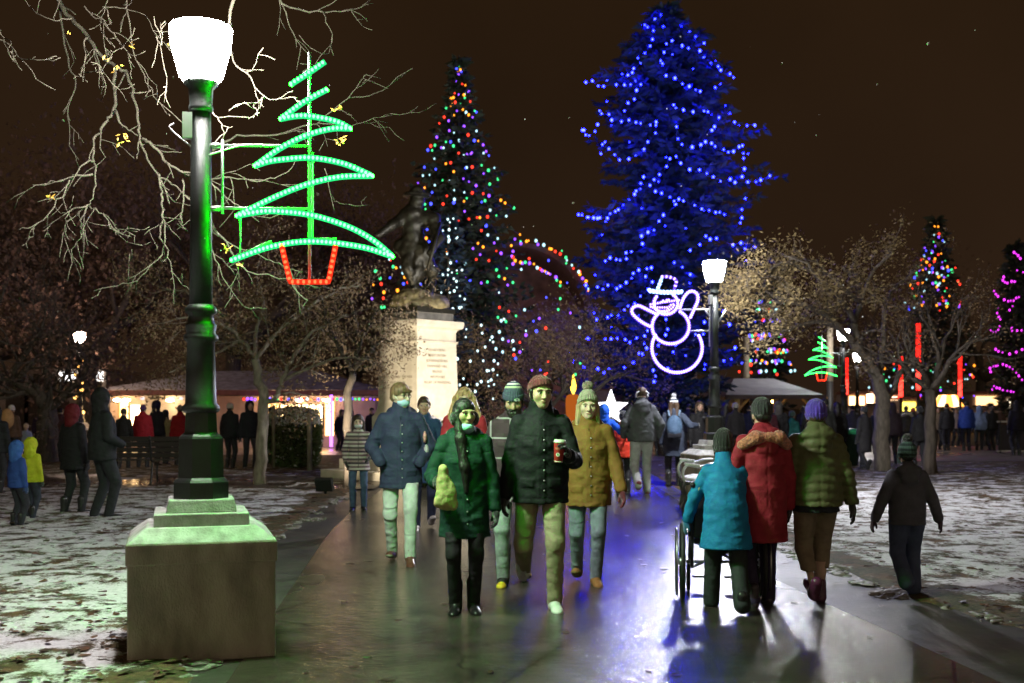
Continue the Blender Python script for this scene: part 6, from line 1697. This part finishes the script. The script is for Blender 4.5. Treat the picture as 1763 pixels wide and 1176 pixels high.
# woman in the green coat
x, y = px_at(800, 1054)
def bag_hook(I):
    w = I['wr'][0]; H_ = I['hand'][0]
    c = w + H_ @ np.array([0, -.035, -.10])
    p = to_world(I, c)
    t = thing("paper_bag", "small crumpled pale paper bag in the green-coated woman's raised hand", "bag", p)
    V, Q = sdf_mesh([('c', (0, 0, .07), (.0, 0, .0), .035, .04, .03), ('e', (.02, -.005, -.10), (.075, .05, .10), .05), ('c', (-.03, 0, -.17), (.07, 0, -.19), .035, .035, .04)], .008, fold_noise(2, (.03, .1), 10, .005))
    link("bag_body", np_mesh("bag_body", V, Q, mat("kraft_paper", (.42, .36, .16), .75, var=.15, scale=20, bump=.5, bscale=25)), t)
person("woman in a dark green coat with long black hair, mask pulled under her mouth", x, y, 1.60, .05, 0, 14, skin=tan_skin, lip=(.36, .13, .12), brow=(.02, .014, .01),
    jacket=dict(col=(.005, .034, .022), kind='plain', hem=.62, bulk=1.06, flare=.012, collar=.05, hood=True, fur=(.03, .03, .03)), legs=dict(col=(.012, .012, .014), kind='plain', r=.92), shoes=dict(col=(.01, .01, .011), kind='boot', sole=(.012, .012, .012)), glove=(.013, .014, .016),
    hair=('side', (.010, .009, .009)), mask=((.35, .62, .70), -.052), yaw=.42, pitch=.02, hand_a=(-.235, -.30, 1.07), hand_b=(.25, -.06, .84), pole_a=(-.5, .5, -1), dir_a=(.25, -.7, .35), palm_a=(.9, .3, 0), curl_a=.75, curl_b=.55, foot_a=(-.075, -.05, .08, 0), foot_b=(.075, -.02, .08, 0),
    extras=lambda I: (bag_hook(I), [link("ear_muff", MB().ball(Vector(I['hc'] + I['HR'] @ np.array([sx * .088, .005, -.035])) * I['s'], (.038, .05, .055), 0, 12, 8).mesh("ear_muff", cloth((.012, .012, .013), 'fur')), I['body']) for sx in (-1, 1)]))
# bearded man in plaid
x, y = px_at(884, 1006)
hb = band_mat("striped_beanie", [(0, (.055, .07, .11)), (.40, (.42, .47, .33)), (.48, (.05, .06, .10)), (.53, (.62, .62, .62)), (.59, (.05, .06, .1)), (.645, (.62, .62, .62)), (.705, (.05, .06, .1)), (.76, (.62, .62, .62)), (.82, (.05, .06, .1)), (.88, (.62, .62, .62)), (.94, (.05, .06, .1))], (1.60 * 1.0, .23))
def emblem(I):
    mb = MB(); q = lambda a, z: Vector(I['hc'] + I['HR'] @ np.array([.1165 * math.sin(a), .012 - .1165 * math.cos(a), z])) * I['s']
    pts = [(.05, .048), (.1, .057), (.22, .062), (.36, .06), (.5, .052), (.46, .044), (.52, .036), (.44, .03), (.36, .037), (.24, .034), (.12, .036)]
    mb.add([q(a, z) for a, z in pts], [tuple(range(len(pts)))]); mb.build("bird_head_emblem", mat("emblem_white", (.6, .63, .63), .7, var=0), I['body'])
    mb = MB(); mb.add([q(a, z) + Vector((0, -.002, 0)) for a, z in ((.14, .05), (.3, .053), (.4, .047), (.28, .043))], [(0, 1, 2, 3)]); mb.build("emblem_stripe", mat("emblem_navy", (.04, .06, .1), .7, var=0), I['body'])
person("bearded man looking down, in a dark plaid jacket and a striped navy and white beanie", x, y, 1.71, .0, 0, 15, skin=tan_skin, brow=DKH,
    jacket=dict(mat=plaid_mat("plaid_wool", (.035, .016, .025), (.05, .028, .038), (.26, .24, .26), .17), hem=.74, bulk=1.12, hood=True, fur=(.16, .14, .11), collar=.05), legs=dict(col=(.25, .29, .29), kind='denim', r=1.02), shoes=dict(col=(.02, .02, .017), kind='tall', sole=(.05, .045, .03), toe=(.62, .47, .03)), glove=(.01, .01, .011),
    hat=dict(mat=hb, cuff=True, tall=.025, tilt=.05, low=.03), beard=(.012, .009, .008), pitch=.34, hair=('temples', DKH), foot_a=(-.09, -.1, .085, .05), foot_b=(.10, .16, .10, -.25), hand_a=(-.25, -.05, .84), extras=emblem)
# man in the red beanie with the cup
x, y = px_at(958, 1046)
def cup_hook(I):
    w = I['wr'][1]; H_ = I['hand'][1]
    p = to_world(I, w + H_ @ np.array([.0, -.055, -.07]))
    t = thing("paper_cup", "red takeaway coffee cup with a round pale emblem, held by the red-capped man", "cup", (p.x, p.y, p.z))
    t.rotation_euler = (0, .07, 0)
    mb = MB(); mb.lathe([(.030, -.075), (.031, -.074), (.0425, .062), (.0435, .066)], 22); mb.build("cup_body", mat("red_cup", (.42, .03, .025), .5, var=.08), t)
    mb = MB(); mb.lathe([(.0305, -.0765), (.032, -.066)], 22); mb.build("cup_base", mat("cup_white", (.65, .55, .5), .5), t)
    mb = MB(); mb.lathe([(.046, .066), (.0465, .074), (.043, .078), (.041, .090), (.036, .092)], 22); mb.build("lid", mat("cup_lid", (.7, .66, .62), .35), t)
    mb = MB(); n_ = 16
    mb.add([(.0385 * math.sin(.38 * math.cos(a) + EMA), -.0385 * math.cos(.38 * math.cos(a) + EMA) - .0008, -.018 + .0145 * math.sin(a)) for a in np.linspace(0, 2 * PI, n_ + 1)[:-1]], [tuple(range(n_))]); mb.build("round_emblem", mat("cup_white", (.65, .55, .5), .5), t)
    mb = MB(); mb.add([(.0385 * math.sin(q + EMA) * 1.06, -.0385 * math.cos(q + EMA) * 1.06 - .001, -.018 + z) for q, z in ((-.14, -.006), (.14, -.006), (.1, .006), (0, .009), (-.1, .006))], [(0, 1, 2, 3, 4)]); mb.build("emblem_figure", mat("emblem_green", (.03, .16, .08), .5, var=0), t)
    mb = MB()
    for i in range(5): mb.add([(.0412 * math.sin(EMA - .5 + i * .25 + u), -.0412 * math.cos(EMA - .5 + i * .25 + u) - .0006, .024 + v) for u, v in ((-.06, -.006), (.06, -.004), (.04, .012), (-.03, .008))], [(0, 1, 2, 3)])
    mb.build("printed_pattern", mat("cup_print", (.55, .35, .18), .5, var=0), t)
EMA = -.25
person("man in a dark red beanie and black parka with khaki trousers, holding a red cup", x - .12, y, 1.77, .0, 0, 16, skin=(.50, .34, .24), lip=(.36, .16, .13), brow=(.015, .012, .01),
    jacket=dict(col=(.007, .008, .010), kind='plain', hem=.80, bulk=1.13, collar=.085, hood=True), legs=dict(col=(.28, .235, .155), kind='plain', r=1.05), shoes=dict(col=(.62, .65, .62), sole=(.6, .62, .6)), glove=(.013, .014, .016),
    hat=dict(col=(.13, .022, .028), tilt=.42, low=.03), hair=('temples', DKH), yaw=.30, hand_a=(-.27, -.02, .84), hand_b=(.19, -.33, 1.16), pole_b=(.45, .5, -1), dir_b=(-.25, -.55, .75), palm_b=(-.75, -.4, .1), curl_b=.62, curl_a=.45,
    foot_a=(-.125, .36, .24, -.75), foot_b=(.10, -.12, .085, .06),
    extras=cup_hook)
# woman in mustard
x, y = px_at(1012, 1006)
person("woman in a mustard-brown coat with a grey knitted pompom hat and long fair hair", x, y, 1.66, -.02, 0, 17, skin=(.62, .45, .36), lip=(.42, .2, .17), brow=(.16, .1, .05),
    jacket=dict(col=(.21, .11, .026), kind='plain', hem=.72, bulk=1.13, collar=.05, hood=True, fur=(.4, .3, .18)), legs=dict(col=(.17, .21, .25), kind='denim', r=1.0), shoes=dict(col=(.24, .13, .04), kind='ankle', sole=(.2, .15, .05), ckind='plain'), glove=(.12, .015, .025),
    hair=('long', (.38, .27, .15)), hat=dict(col=(.30, .28, .21), tilt=.5, low=.022, tall=.015, flaps=True, pom=(.27, .2, .15)), yaw=.06, hand_b=(.31, -.12, .82), hand_a=(-.25, 0, .85), foot_a=(-.09, .2, .12, -.3), foot_b=(.07, -.05, .085, .05))
# girl in the striped coat
x, y = px_at(617, 880)
sb = [(0, (.05, .035, .04))]
rr_ = random.Random(3)
for i in range(1, 26): sb.append((i / 26, [(.48, .42, .40), (.05, .035, .05), (.30, .22, .22), (.08, .06, .07), (.5, .46, .44), (.16, .1, .12)][i % 6]))
person("girl in a striped wool coat with white mask, blue jeans and black boots", x, y, 1.40, .1, 1, 18, hs=1.1, skin=pale_skin, jacket=dict(mat=band_mat("striped_wool", sb, (.62 * .8, .72)), hem=.74, bulk=1.0, flare=.04), legs=dict(col=(.05, .085, .16), r=.95), shoes=dict(col=(.015, .014, .014), kind='tall'), glove=(.012, .012, .014),
    hair=('long', (.04, .024, .016)), mask=((.62, .64, .66), 0), pitch=.1, hand_a=(-.22, -.1, .9), hand_b=(.2, -.2, .98))

# ---- walking away, right
x, y = px_at(1250, 1052)
person("child in a bright cyan jacket and black hat, seen from behind, pushing a wheelchair", x, y, 1.34, PI - .06, 0, 21, hs=1.12, jacket=dict(col=(.010, .17, .36), kind='plain', hem=.62, bulk=1.15, flare=.045, collar=.09, flaps=False), legs=dict(col=(.022, .028, .028), kind='plain', r=1.28, flare=.012), shoes=dict(col=(.02, .02, .022), kind='ankle'), glove=(.01, .12, .26),
    hat=dict(col=(.010, .010, .011), tilt=.1, low=-.02, tall=.03), hair=('temples', DKH), hand_b=(.40, -.30, .74), pole_b=(1, .5, .3), hand_a=(-.42, -.22, .84), pole_a=(-1, .5, .3), foot_a=(-.12, .26, .12, -.35), foot_b=(.12, -.22, .085, .05), lean=.32,
    extras=lambda I: link("sleeve_stripe", MB().tube([Vector(I['el'][1] + (I['wr'][1] - I['el'][1]) * q + np.array([-.02, .055, .03])) * I['s'] for q in (-.3, .15)], [.012, .006], 6).mesh("sleeve_stripe", mat("yellow_stripe", (.5, .45, .12), .5)), I['jacket']))
x, y = px_at(1312, 1046)
person("person in a long red coat with a fur-trimmed hood and dark hat, walking away", x, y, 1.59, PI + .1, 0, 22, jacket=dict(col=(.26, .018, .032), kind='plain', hem=.56, bulk=1.13, hood=True, fur=(.50, .17, .10), flare=.0), legs=dict(col=(.03, .022, .055), kind='plain', r=1.1), shoes=dict(col=(.03, .02, .03), kind='ankle'), glove=(.02, .012, .02),
    hat=dict(col=(.024, .024, .028), tilt=.0, low=-.05, tall=.01, cuff=False), hair=('temples', DKH), hand_b=(.3, -.1, .9), foot_a=(-.1, -.14, .085, 0), foot_b=(.1, .06, .085, 0), pitch=.06)
x, y = px_at(1405, 1042)
person("person in an olive puffer jacket, violet beanie and cropped tan trousers, walking away", x, y, 1.59, PI - .05, 0, 23, skin=(.5, .33, .26), jacket=dict(col=(.095, .10, .042), kind='puffer', hem=.86, bulk=1.22, puff=.075, hood=True, collar=.06), legs=dict(col=(.21, .165, .115), kind='plain', r=1.12, cut=.30), shoes=dict(col=(.085, .018, .055), kind='ankle', sole=(.06, .03, .05)), glove=(.03, .03, .026),
    hat=dict(col=(.075, .035, .37), tilt=-.05, low=-.035, tall=.0), hair=('temples', BRH), hand_a=(-.30, .02, .84), hand_b=(.30, .04, .84), foot_a=(-.06, -.12, .085, .05), foot_b=(.05, .16, .16, -.6),
    extras=lambda I: [link("calf", MB().lathe([(.036, 0), (.05, .12), (.052, .2)], 12, c=(0, 0, 0)).mesh("calf", mat("bare_calf", (.5, .33, .26), .5)), I['body'], Vector((I['ank'][0] * np.array([1, 1, 1])) * I['s']) + Vector((0, .0, .05))),
                      link("under_shirt", np_mesh("under_shirt", *(lambda vq: (vq[0] * I['s'], vq[1]))(sdf_mesh([('c', (0, 0, .80), (0, 0, 1.0), .196, .19, .03, .78), ('p', (0, 0, 1), .80)], .014, fold_noise(3, amp=.006))), cloth((.02, .022, .03), 'plain')), I['body'])])
x, y = px_at(1562, 1028)
person("boy in a dark grey jacket and green striped beanie, walking away over the snow", x, y, 1.21, PI - .1, 0, 24, hs=1.14, z=.02, jacket=dict(col=(.075, .075, .095), kind='plain', hem=.82, bulk=1.12, hood=True, sr=1.05), legs=dict(col=(.06, .075, .14), kind='plain', r=1.3, flare=.02), shoes=dict(col=(.03, .026, .03), sole=(.32, .28, .18)), glove=(.04, .02, .03),
    hat=dict(mat=band_mat("green_stripe_beanie", [(0, (.02, .05, .04))] + [(i / 12, ((.05, .10, .08) if i % 2 else (.012, .03, .026))) for i in range(1, 12)], (1.08, .24)), tilt=.05, low=-.02, pom=(.012, .016, .015)), hair=('temples', DKH), hand_a=(-.37, -.02, .86), hand_b=(.37, -.02, .86), foot_a=(-.09, -.10, .085, 0), foot_b=(.07, .24, .20, -.85))

# wheelchair
WX, WY = 1.66, 9.0
t = thing("wheelchair", "black wheelchair being pushed by the child in the cyan jacket", "wheelchair", (WX, WY, .008), -.12)
M_wc = mat("wheelchair_frame", (.02, .02, .024), .35, .3, var=.1); M_tyre = mat("black_rubber", (.012, .012, .013), .7); M_vinyl = mat("black_vinyl", (.014, .014, .017), .45, bump=.2); M_hub = mat("chrome_rim", (.35, .35, .37), .3, .9)
for sx in (-1, 1):
    mb = MB(); c = (sx * .31, .0, .30); mb.tube([(c[0] + sx * .0, .295 * math.cos(a), .30 + .295 * math.sin(a)) for a in np.linspace(0, 2 * PI, 41)[:-1]], .017, 8, closed=True); w = mb.build("big_wheel", M_tyre, t)
    mb = MB(); mb.tube([(c[0] + sx * .045, .26 * math.cos(a), .30 + .26 * math.sin(a)) for a in np.linspace(0, 2 * PI, 33)[:-1]], .009, 6, closed=True); mb.build("hand_rim", M_hub, w)
    mb = MB()
    for k in range(14): a = 2 * PI * k / 14; mb.tube([(c[0], .02 * math.cos(a), .30 + .02 * math.sin(a)), (c[0], .285 * math.cos(a + .15), .30 + .285 * math.sin(a + .15))], .003, 4)
    mb.tube([(c[0] - .03, 0, .3), (c[0] + .03, 0, .3)], .03, 10); mb.build("spokes", M_hub, w)
    mb = MB(); mb.tube([(sx * .25, .40 + .085 * math.cos(a), .10 + .085 * math.sin(a)) for a in np.linspace(0, 2 * PI, 21)[:-1]], .016, 7, closed=True); mb.tube([(sx * .25, .40, .10), (sx * .25, .34, .24)], .014, 6); mb.build("caster", M_tyre, t)
    mb = MB(); mb.tube(spline([(sx * .24, -.34, .93), (sx * .24, -.25, .93), (sx * .24, -.22, .88), (sx * .24, -.2, .5), (sx * .24, -.2, .3)], 4), .013, 7); mb.tube([(sx * .24, -.2, .47), (sx * .24, .32, .47), (sx * .24, .42, .15)], .013, 7); mb.tube([(sx * .24, -.2, .3), (sx * .24, .34, .24)], .012, 7); mb.tube(spline([(sx * .25, -.2, .68), (sx * .25, .12, .68), (sx * .25, .16, .48)], 3), .012, 6); mb.build("side_frame", M_wc, t)
    mb = MB(); mb.tube([(sx * .24, -.37, .93), (sx * .24, -.27, .93)], .019, 8); mb.build("push_handle", M_tyre, t)
    mb = MB(); mb.box((sx * .25, -.02, .70), (.06, .26, .035)); mb.build("armrest", M_vinyl, t, bevel=.01)
    mb = MB(); mb.box((sx * .13, .47, .12), (.16, .14, .02)); mb.build("footrest", M_wc, t)
mb = MB(); mb.box((0, .08, .48), (.46, .5, .05)); mb.build("seat", M_vinyl, t, bevel=.015)
mb = MB(); mb.box((0, -.2, .72), (.46, .04, .42)); mb.build("backrest", M_vinyl, t, bevel=.012)
mb = MB(); mb.tube([(-.24, .05, .46), (.24, -.05, .26)], .011, 6); mb.tube([(.24, .05, .46), (-.24, -.05, .26)], .011, 6); mb.tube([(-.31, 0, .3), (.31, 0, .3)], .012, 6); mb.build("cross_brace", M_wc, t)
V, Q = sdf_mesh([('e', (0, -.29, .60), (.17, .08, .19), .05), ('e', (0, -.34, .52), (.13, .05, .1), .03)], .015, fold_noise(4, amp=.008)); t2 = tag(link("bag", np_mesh("bag", V, Q, cloth((.012, .012, .015), 'plain')), None, (WX, WY, 0)), "black bag slung from the wheelchair's push handles", "bag"); t2.rotation_euler[2] = -.12

# ---- further along the path, seen from behind
x, y = px_at(1100, 853)
person("tall man in a grey jacket, white headphones and light grey joggers, walking away", x + .05, y, 1.86, PI + .05, 1, 31, skin=pale_skin, jacket=dict(col=(.085, .09, .10), kind='plain', hem=.87, bulk=1.24, collar=.07, hood=True), legs=dict(col=(.42, .42, .44), kind='plain', r=1.1), shoes=dict(col=(.16, .03, .04), sole=(.55, .5, .45)), hair=('short', BRH), pitch=.12, hand_a=(-.28, -.1, .95), hand_b=(.28, -.1, .95), pockets=True, foot_a=(-.1, -.1, .085, 0), foot_b=(.1, .28, .20, -.7),
    extras=lambda I: [link("headband", MB().tube([Vector(I['hc'] + I['HR'] @ np.array([.1 * math.cos(a), .085, -.005 + .06 * math.sin(a)])) * I['s'] for a in np.linspace(.1, PI - .1, 12)], .014, 6).mesh("headband", mat("white_plastic", (.7, .7, .72), .4)), I['body']), [link("ear_cup", MB().ball(Vector(I['hc'] + I['HR'] @ np.array([.09 * sx, .01, -.01])) * I['s'], (.02, .035, .04)).mesh("ear_cup", mat("white_plastic", (.7, .7, .72), .4)), I['body']) for sx in (-1, 1)]])
def simple(label, px, foot, top, face, jc, lc=(.02, .02, .025), seed=50, lod=1, hat=None, hood=None, hair=('short', DKH), hem=.82, jk='plain', bulk=1.1, skin=tan_skin, sc=(.02, .02, .02), glove=(.02, .02, .02), kind='boot', hs=None, group="people in the crowd", **k):
    Y = GY(foot); H = (foot - top) * Y / F
    if hood: hair = None
    if hat: H = H - .05; hair = hair if hair and hair[0] in ('long', 'back', 'temples') else ('temples', DKH)
    hs = hs or (1.0 if H > 1.5 else 1. + (1.6 - H) * .42)
    r = random.Random(seed); st_ = r.uniform(-.1, .1)
    k.setdefault('foot_a', (-.1, st_, .085, 0)); k.setdefault('foot_b', (.1, -st_, .085, 0))
    return person(label, (px - CX) * Y / F, Y, H, face, lod, seed, group, skin=skin, jacket=dict(col=jc, kind=jk, hem=hem, bulk=bulk, **k.pop('jx', {})), legs=dict(col=lc, r=k.pop('lr', 1.05)), shoes=dict(col=sc, kind=kind), glove=glove,
                  hat=(dict(col=hat, tilt=.1, low=-.01) if isinstance(hat, tuple) else hat), hood=hood, hair=hair, hs=hs, **k)
simple("child in a bright blue hooded jacket and white trousers, an arm round the orange-vested one", 1040, 850, 697, PI - .1, (.01, .09, .62), (.45, .45, .5), 32, hood=(.01, .09, .62), hem=.84, hand_a=(-.42, -.05, 1.16), pole_a=(-.6, 1, -.6))
simple("child in a bright orange-red vest over black, beside the man in joggers", 1073, 848, 704, PI, (.62, .04, .018), (.012, .012, .015), 33, hat=(.015, .015, .02), hem=.76, bulk=1.15)
def pack(I):
    p = to_world(I, (0, .19, 1.18)); t = thing("backpack", "blue-grey backpack on the woman with the white banded hat", "backpack", p, I['body'].rotation_euler[2])
    V, Q = sdf_mesh([('e', (0, .03, 0), (.15, .10, .22), .03), ('e', (0, .09, -.08), (.12, .07, .11), .03)], .015); link("pack_body", np_mesh("pack_body", V, Q, cloth((.05, .09, .15), 'plain')), t)
    mb = MB(); mb.box((0, .07, -.16), (.27, .17, .1)); mb.build("base_panel", cloth((.012, .013, .018), 'plain'), t, bevel=.03)
    for sx in (-1, 1): mb = MB(); mb.tube(spline([(sx * .09, .0, .2), (sx * .11, -.1, .3), (sx * .13, -.30, .2), (sx * .13, -.33, 0)], 4), .022, 5); mb.build("strap", cloth((.10, .15, .22), 'plain'), t)
simple("woman in a slate coat and white banded hat, walking away by the snowman lamp", 1160, 838, 680, PI - .1, (.035, .045, .07), (.03, .032, .04), 34, hat=dict(mat=band_mat("white_band_hat", [(0, (.06, .07, .09)), (.36, (.62, .65, .68)), (.66, (.06, .07, .09)), (.82, (.5, .5, .52))], (1.47, .24)), tilt=0, low=-.02, pom=(.3, .3, .32)), hair=('back', BRH), hem=.6, hand_a=(-.45, -.05, 1.2), pole_a=(-.5, .6, -.6), extras=pack)
simple("dark-haired woman in black facing the path, left of the snowman lamp's post", 1204, 818, 690, .2, BLK, BLK, 35, hair=('long', BRH), hand_b=(.1, -.25, 1.3), hem=.62)

# ---- crowd at the right
B2 = lambda s_: tuple(c * s_ for c in (1, 1, 1.1))
crowd = [("person in black with a pale grey knitted hat, just right of the snowman lamp", 1266, 800, 690, PI, (.02, .018, .02), dict(hat=(.25, .24, .22))), ("person in a maroon hooded coat close behind the red-coated walker", 1322, 812, 694, PI + .2, (.05, .012, .018), dict(hood=(.05, .012, .018))),
    ("dark-coated person with a pale-edged hood below the pavilion's amber bracket", 1340, 806, 692, PI - .2, (.02, .02, .022), dict(hood=(.09, .085, .08))), ("person in a teal jacket between the dark coat and the violet beanie", 1364, 806, 705, 2.4, (.01, .09, .085), dict(hat=(.02, .05, .04))),
    ("person in a silver-grey hat right behind the violet beanie", 1396, 803, 686, PI, (.03, .03, .035), dict(hat=(.26, .26, .28))), ("tall man in black right behind the olive jacket's shoulder", 1420, 812, 686, PI + .1, (.02, .021, .02), dict(hair=('short', DKH))),
    ("dark-haired person in black left of the litter bin", 1441, 806, 692, PI, BLK, dict(hair=('long', DKH))), ("man in a long dark grey coat striding past the litter bin", 1488, 810, 696, PI + .5, (.032, .03, .034), dict(hat=(.03, .03, .034), hem=.5, foot_a=(-.1, -.2, .085, 0), foot_b=(.1, .22, .12, -.4))),
    ("bulky person in dark plum left of the red light columns, behind the berry trunk", 1536, 800, 694, PI, (.028, .018, .026), dict(hood=(.028, .018, .026), bulk=1.35)), ("person in an olive coat with a dropped fur hood under the tallest red column", 1560, 782, 698, PI, (.05, .048, .035), dict(jx=dict(hood=True, fur=(.4, .36, .28)))),
    ("person in black with red lights at the ankles, left of the dark-trunked crab apple", 1584, 812, 696, PI + .1, (.014, .013, .015), dict(hat=(.014, .013, .015))), ("small child in a dark green striped coat, squatting low by the berry tree", 1557, 832, 752, PI, (.02, .035, .03), dict(hat=(.012, .018, .016))),
    ("person in dark clothes left of the two blue jackets", 1630, 778, 694, PI, (.02, .02, .022), dict(hair=('short', DKH))), ("person in a royal blue jacket beside the pale blue hooded one", 1664, 778, 690, PI - .1, (.02, .05, .26), dict(hair=('short', DKH), bulk=1.25)),
    ("person in a pale blue hooded jacket, right of the royal blue one", 1686, 777, 698, PI - .3, (.16, .22, .40), dict(hood=(.16, .22, .40), foot_a=(-.1, -.2, .09, 0), foot_b=(.1, .2, .12, -.3))), ("dark person right of the pale blue jacket, before the barrier", 1708, 777, 696, PI + .3, (.014, .015, .016), dict(hat=(.1, .06, .05))),
    ("dark hooded person standing behind the crowd barrier", 1750, 786, 690, PI, (.016, .015, .018), dict(hood=(.016, .015, .018))), ("person in pale pink far back, left of the royal blue jacket", 1645, 770, 702, .2, (.3, .24, .25), dict(hair=('long', BRH))),
    ("far person in brown by the lit stalls at the right edge", 1722, 768, 702, PI, (.06, .035, .025), dict(hair=('short', DKH))), ("far person in grey between litter bin and thin red column", 1468, 785, 697, PI, (.05, .05, .055), dict(hair=('short', DKH))),
    ("far person in dark blue behind the berry tree's trunk", 1510, 784, 698, PI, (.02, .025, .05), dict(hat=(.03, .03, .04))), ("far person in beige right of the dark-trunked crab apple", 1614, 776, 700, .1, (.16, .12, .08), dict(hair=('short', BRH))),
    ("person in black between the blue spruce and the slate-coated woman", 1186, 790, 694, PI, BLK, dict(hair=('short', DKH))), ("person in black beside the snowman lamp's right side", 1248, 795, 694, PI, BLK, dict(hair=('long', DKH)))]
crowd += [("far person in black between the orange candle and the white star", 1018, 782, 700, PI, BLK, dict(hair=('short', DKH))), ("far person in dark red right of the white star", 1088, 784, 702, .3, (.09, .015, .02), dict(hair=('long', DKH))), ("far person in a white hat, right of the tall man in joggers", 1136, 786, 700, PI, (.03, .03, .04), dict(hat=(.5, .5, .5))),
    ("far person in navy under the pavilion's left edge", 1290, 786, 698, PI, (.015, .018, .04), dict(hair=('short', DKH))), ("far person in black under the pavilion's right edge", 1382, 784, 699, PI, BLK, dict(hair=('long', DKH))), ("far person with a red hat left of the dark-trunked crab apple", 1572, 776, 700, PI, (.02, .02, .022), dict(hat=(.3, .02, .02))),
    ("far person in dark green left of the pale pink one", 1640 - 12, 768, 703, .2, (.015, .04, .025), dict(hair=('short', DKH))), ("far person in grey-blue right of the pale blue jacket, before the stalls", 1697, 770, 701, PI, (.06, .07, .1), dict(hair=('short', BRH))), ("far person in black at the picture's right edge, behind the barrier", 1766, 776, 698, PI, BLK, dict(hat=(.03, .03, .03)))]
for i, (lb, px, foot, top, face, jc, kw) in enumerate(crowd):
    simple(lb, px, foot, top, face, jc, seed=60 + i, lod=2, **kw)

# ---- people at the left
simple("tall man in a black hooded jacket with its hood up, standing on the snow", 176, 894, 670, 2.3, (.016, .018, .02), (.014, .016, .02), 90, hood=(.012, .012, .013), bulk=1.2, hem=.8, lr=1.15, lod=1, group=None, hand_a=(-.2, -.2, 1.), hand_b=(.2, -.2, 1.), pockets=True, sc=(.02, .02, .02), kind='shoe')
simple("person in black with a red hood, standing beside the tall hooded man", 126, 886, 697, 2.75, (.010, .010, .012), (.014, .015, .018), 91, hood=(.10, .006, .01), bulk=1.15, hem=.72, lod=1, group=None, lr=1.1)
simple("small child in a blue jacket with the hood up, at the left edge", 30, 906, 764, 2.6, (.02, .055, .22), (.014, .015, .022), 92, hood=(.03, .09, .30), bulk=1.2, lod=1, group=None, lr=1.25, glove=(.02, .05, .15))
simple("small child in a neon yellow jacket behind the blue-jacketed child", 54, 893, 758, 2.9, (.42, .46, .02), (.02, .025, .04), 93, hood=(.42, .46, .02), bulk=1.1, lod=1, group=None, lr=1.2)
left = [("person with a tan backpack and white hat at the left edge", 20, 802, 694, PI, (.10, .055, .035), dict(hat=(.5, .45, .42))), ("dark person cut off by the picture's left edge", -6, 850, 700, PI, (.014, .015, .017), dict(hood=(.014, .015, .017))),
    ("toddler in white and pale blue with a peach hat", 45, 800, 728, .3, (.38, .40, .55), dict(hat=(.6, .4, .26))), ("slim person in black before the kiosk's bright window", 213, 808, 703, PI, (.012, .012, .012), dict(hair=('short', DKH), bulk=.95)),
    ("person in a red coat and violet hat behind the park bench", 246, 806, 693, PI, (.30, .012, .022), dict(hat=(.06, .02, .10), bulk=1.3)), ("person in dark navy with a pointed hood, right of the violet hat", 270, 802, 690, 2.6, (.022, .02, .035), dict(hood=(.022, .022, .05))),
    ("person in a cream jacket between the two red coats", 285, 800, 706, 2.8, (.50, .38, .22), dict(hair=('long', DKH))), ("person in a red coat and grey hat just left of the near lamp's post", 310, 802, 694, PI + .5, (.34, .015, .025), dict(hat=(.22, .2, .2), bulk=1.2)),
    ("person in black with a dark red and white santa hat, right of the near lamp", 396, 808, 690, 2.9, (.016, .017, .022), dict(hat=dict(mat=band_mat("santa_band", [(0, (.5, .42, .42)), (.22, (.12, .015, .02))], (1.56, .2)), tilt=0, low=-.01), bulk=1.25)), ("person in a black hood facing the santa hat, left of the slim trunk", 430, 809, 690, .5, (.014, .016, .022), dict(hood=(.014, .016, .022))),
    ("person in black behind the slim crab apple trunk", 466, 800, 700, PI, BLK, dict(hair=('short', DKH))), ("far dark person right of the hedge, before the kiosk's last window", 556, 772, 706, 1.2, (.014, .014, .018), dict(hair=('short', DKH))),
    ("far dark person bending beside the pale violet wall", 583, 778, 704, 1., (.014, .014, .018), dict(hair=('long', DKH), lean=.25)), ("far dark person behind the striped-coated girl", 604, 780, 703, PI, (.03, .022, .02), dict(hair=('long', DKH))),
    ("far dark person at the violet-lit wall, nearest the monument", 640, 780, 702, .3, (.02, .018, .022), dict(hair=('short', DKH))), ("far person in brown-red left of the bare dark trunk", 104, 795, 702, PI, (.08, .03, .025), dict(hair=('short', DKH))),
    ("far person in dark violet low by the bare trunk's left side", 68, 782, 706, .4, (.03, .02, .05), dict(hair=('short', DKH)))]
for i, (lb, px, foot, top, face, jc, kw) in enumerate(left):
    simple(lb, px, foot, top, face, jc, seed=110 + i, lod=2, **kw)
g_ = G(20, 802); p = Vector((g_.x, g_.y - .25, 1.2)); V, Q = sdf_mesh([('e', (0, 0, 0), (.17, .12, .26), .03), ('e', (0, -.06, -.08), (.13, .08, .12), .03)], .025)
tag(link("backpack", np_mesh("backpack", V, Q, cloth((.45, .25, .11), 'plain')), None, p), "tan backpack on the person with the white hat at the left edge", "backpack")
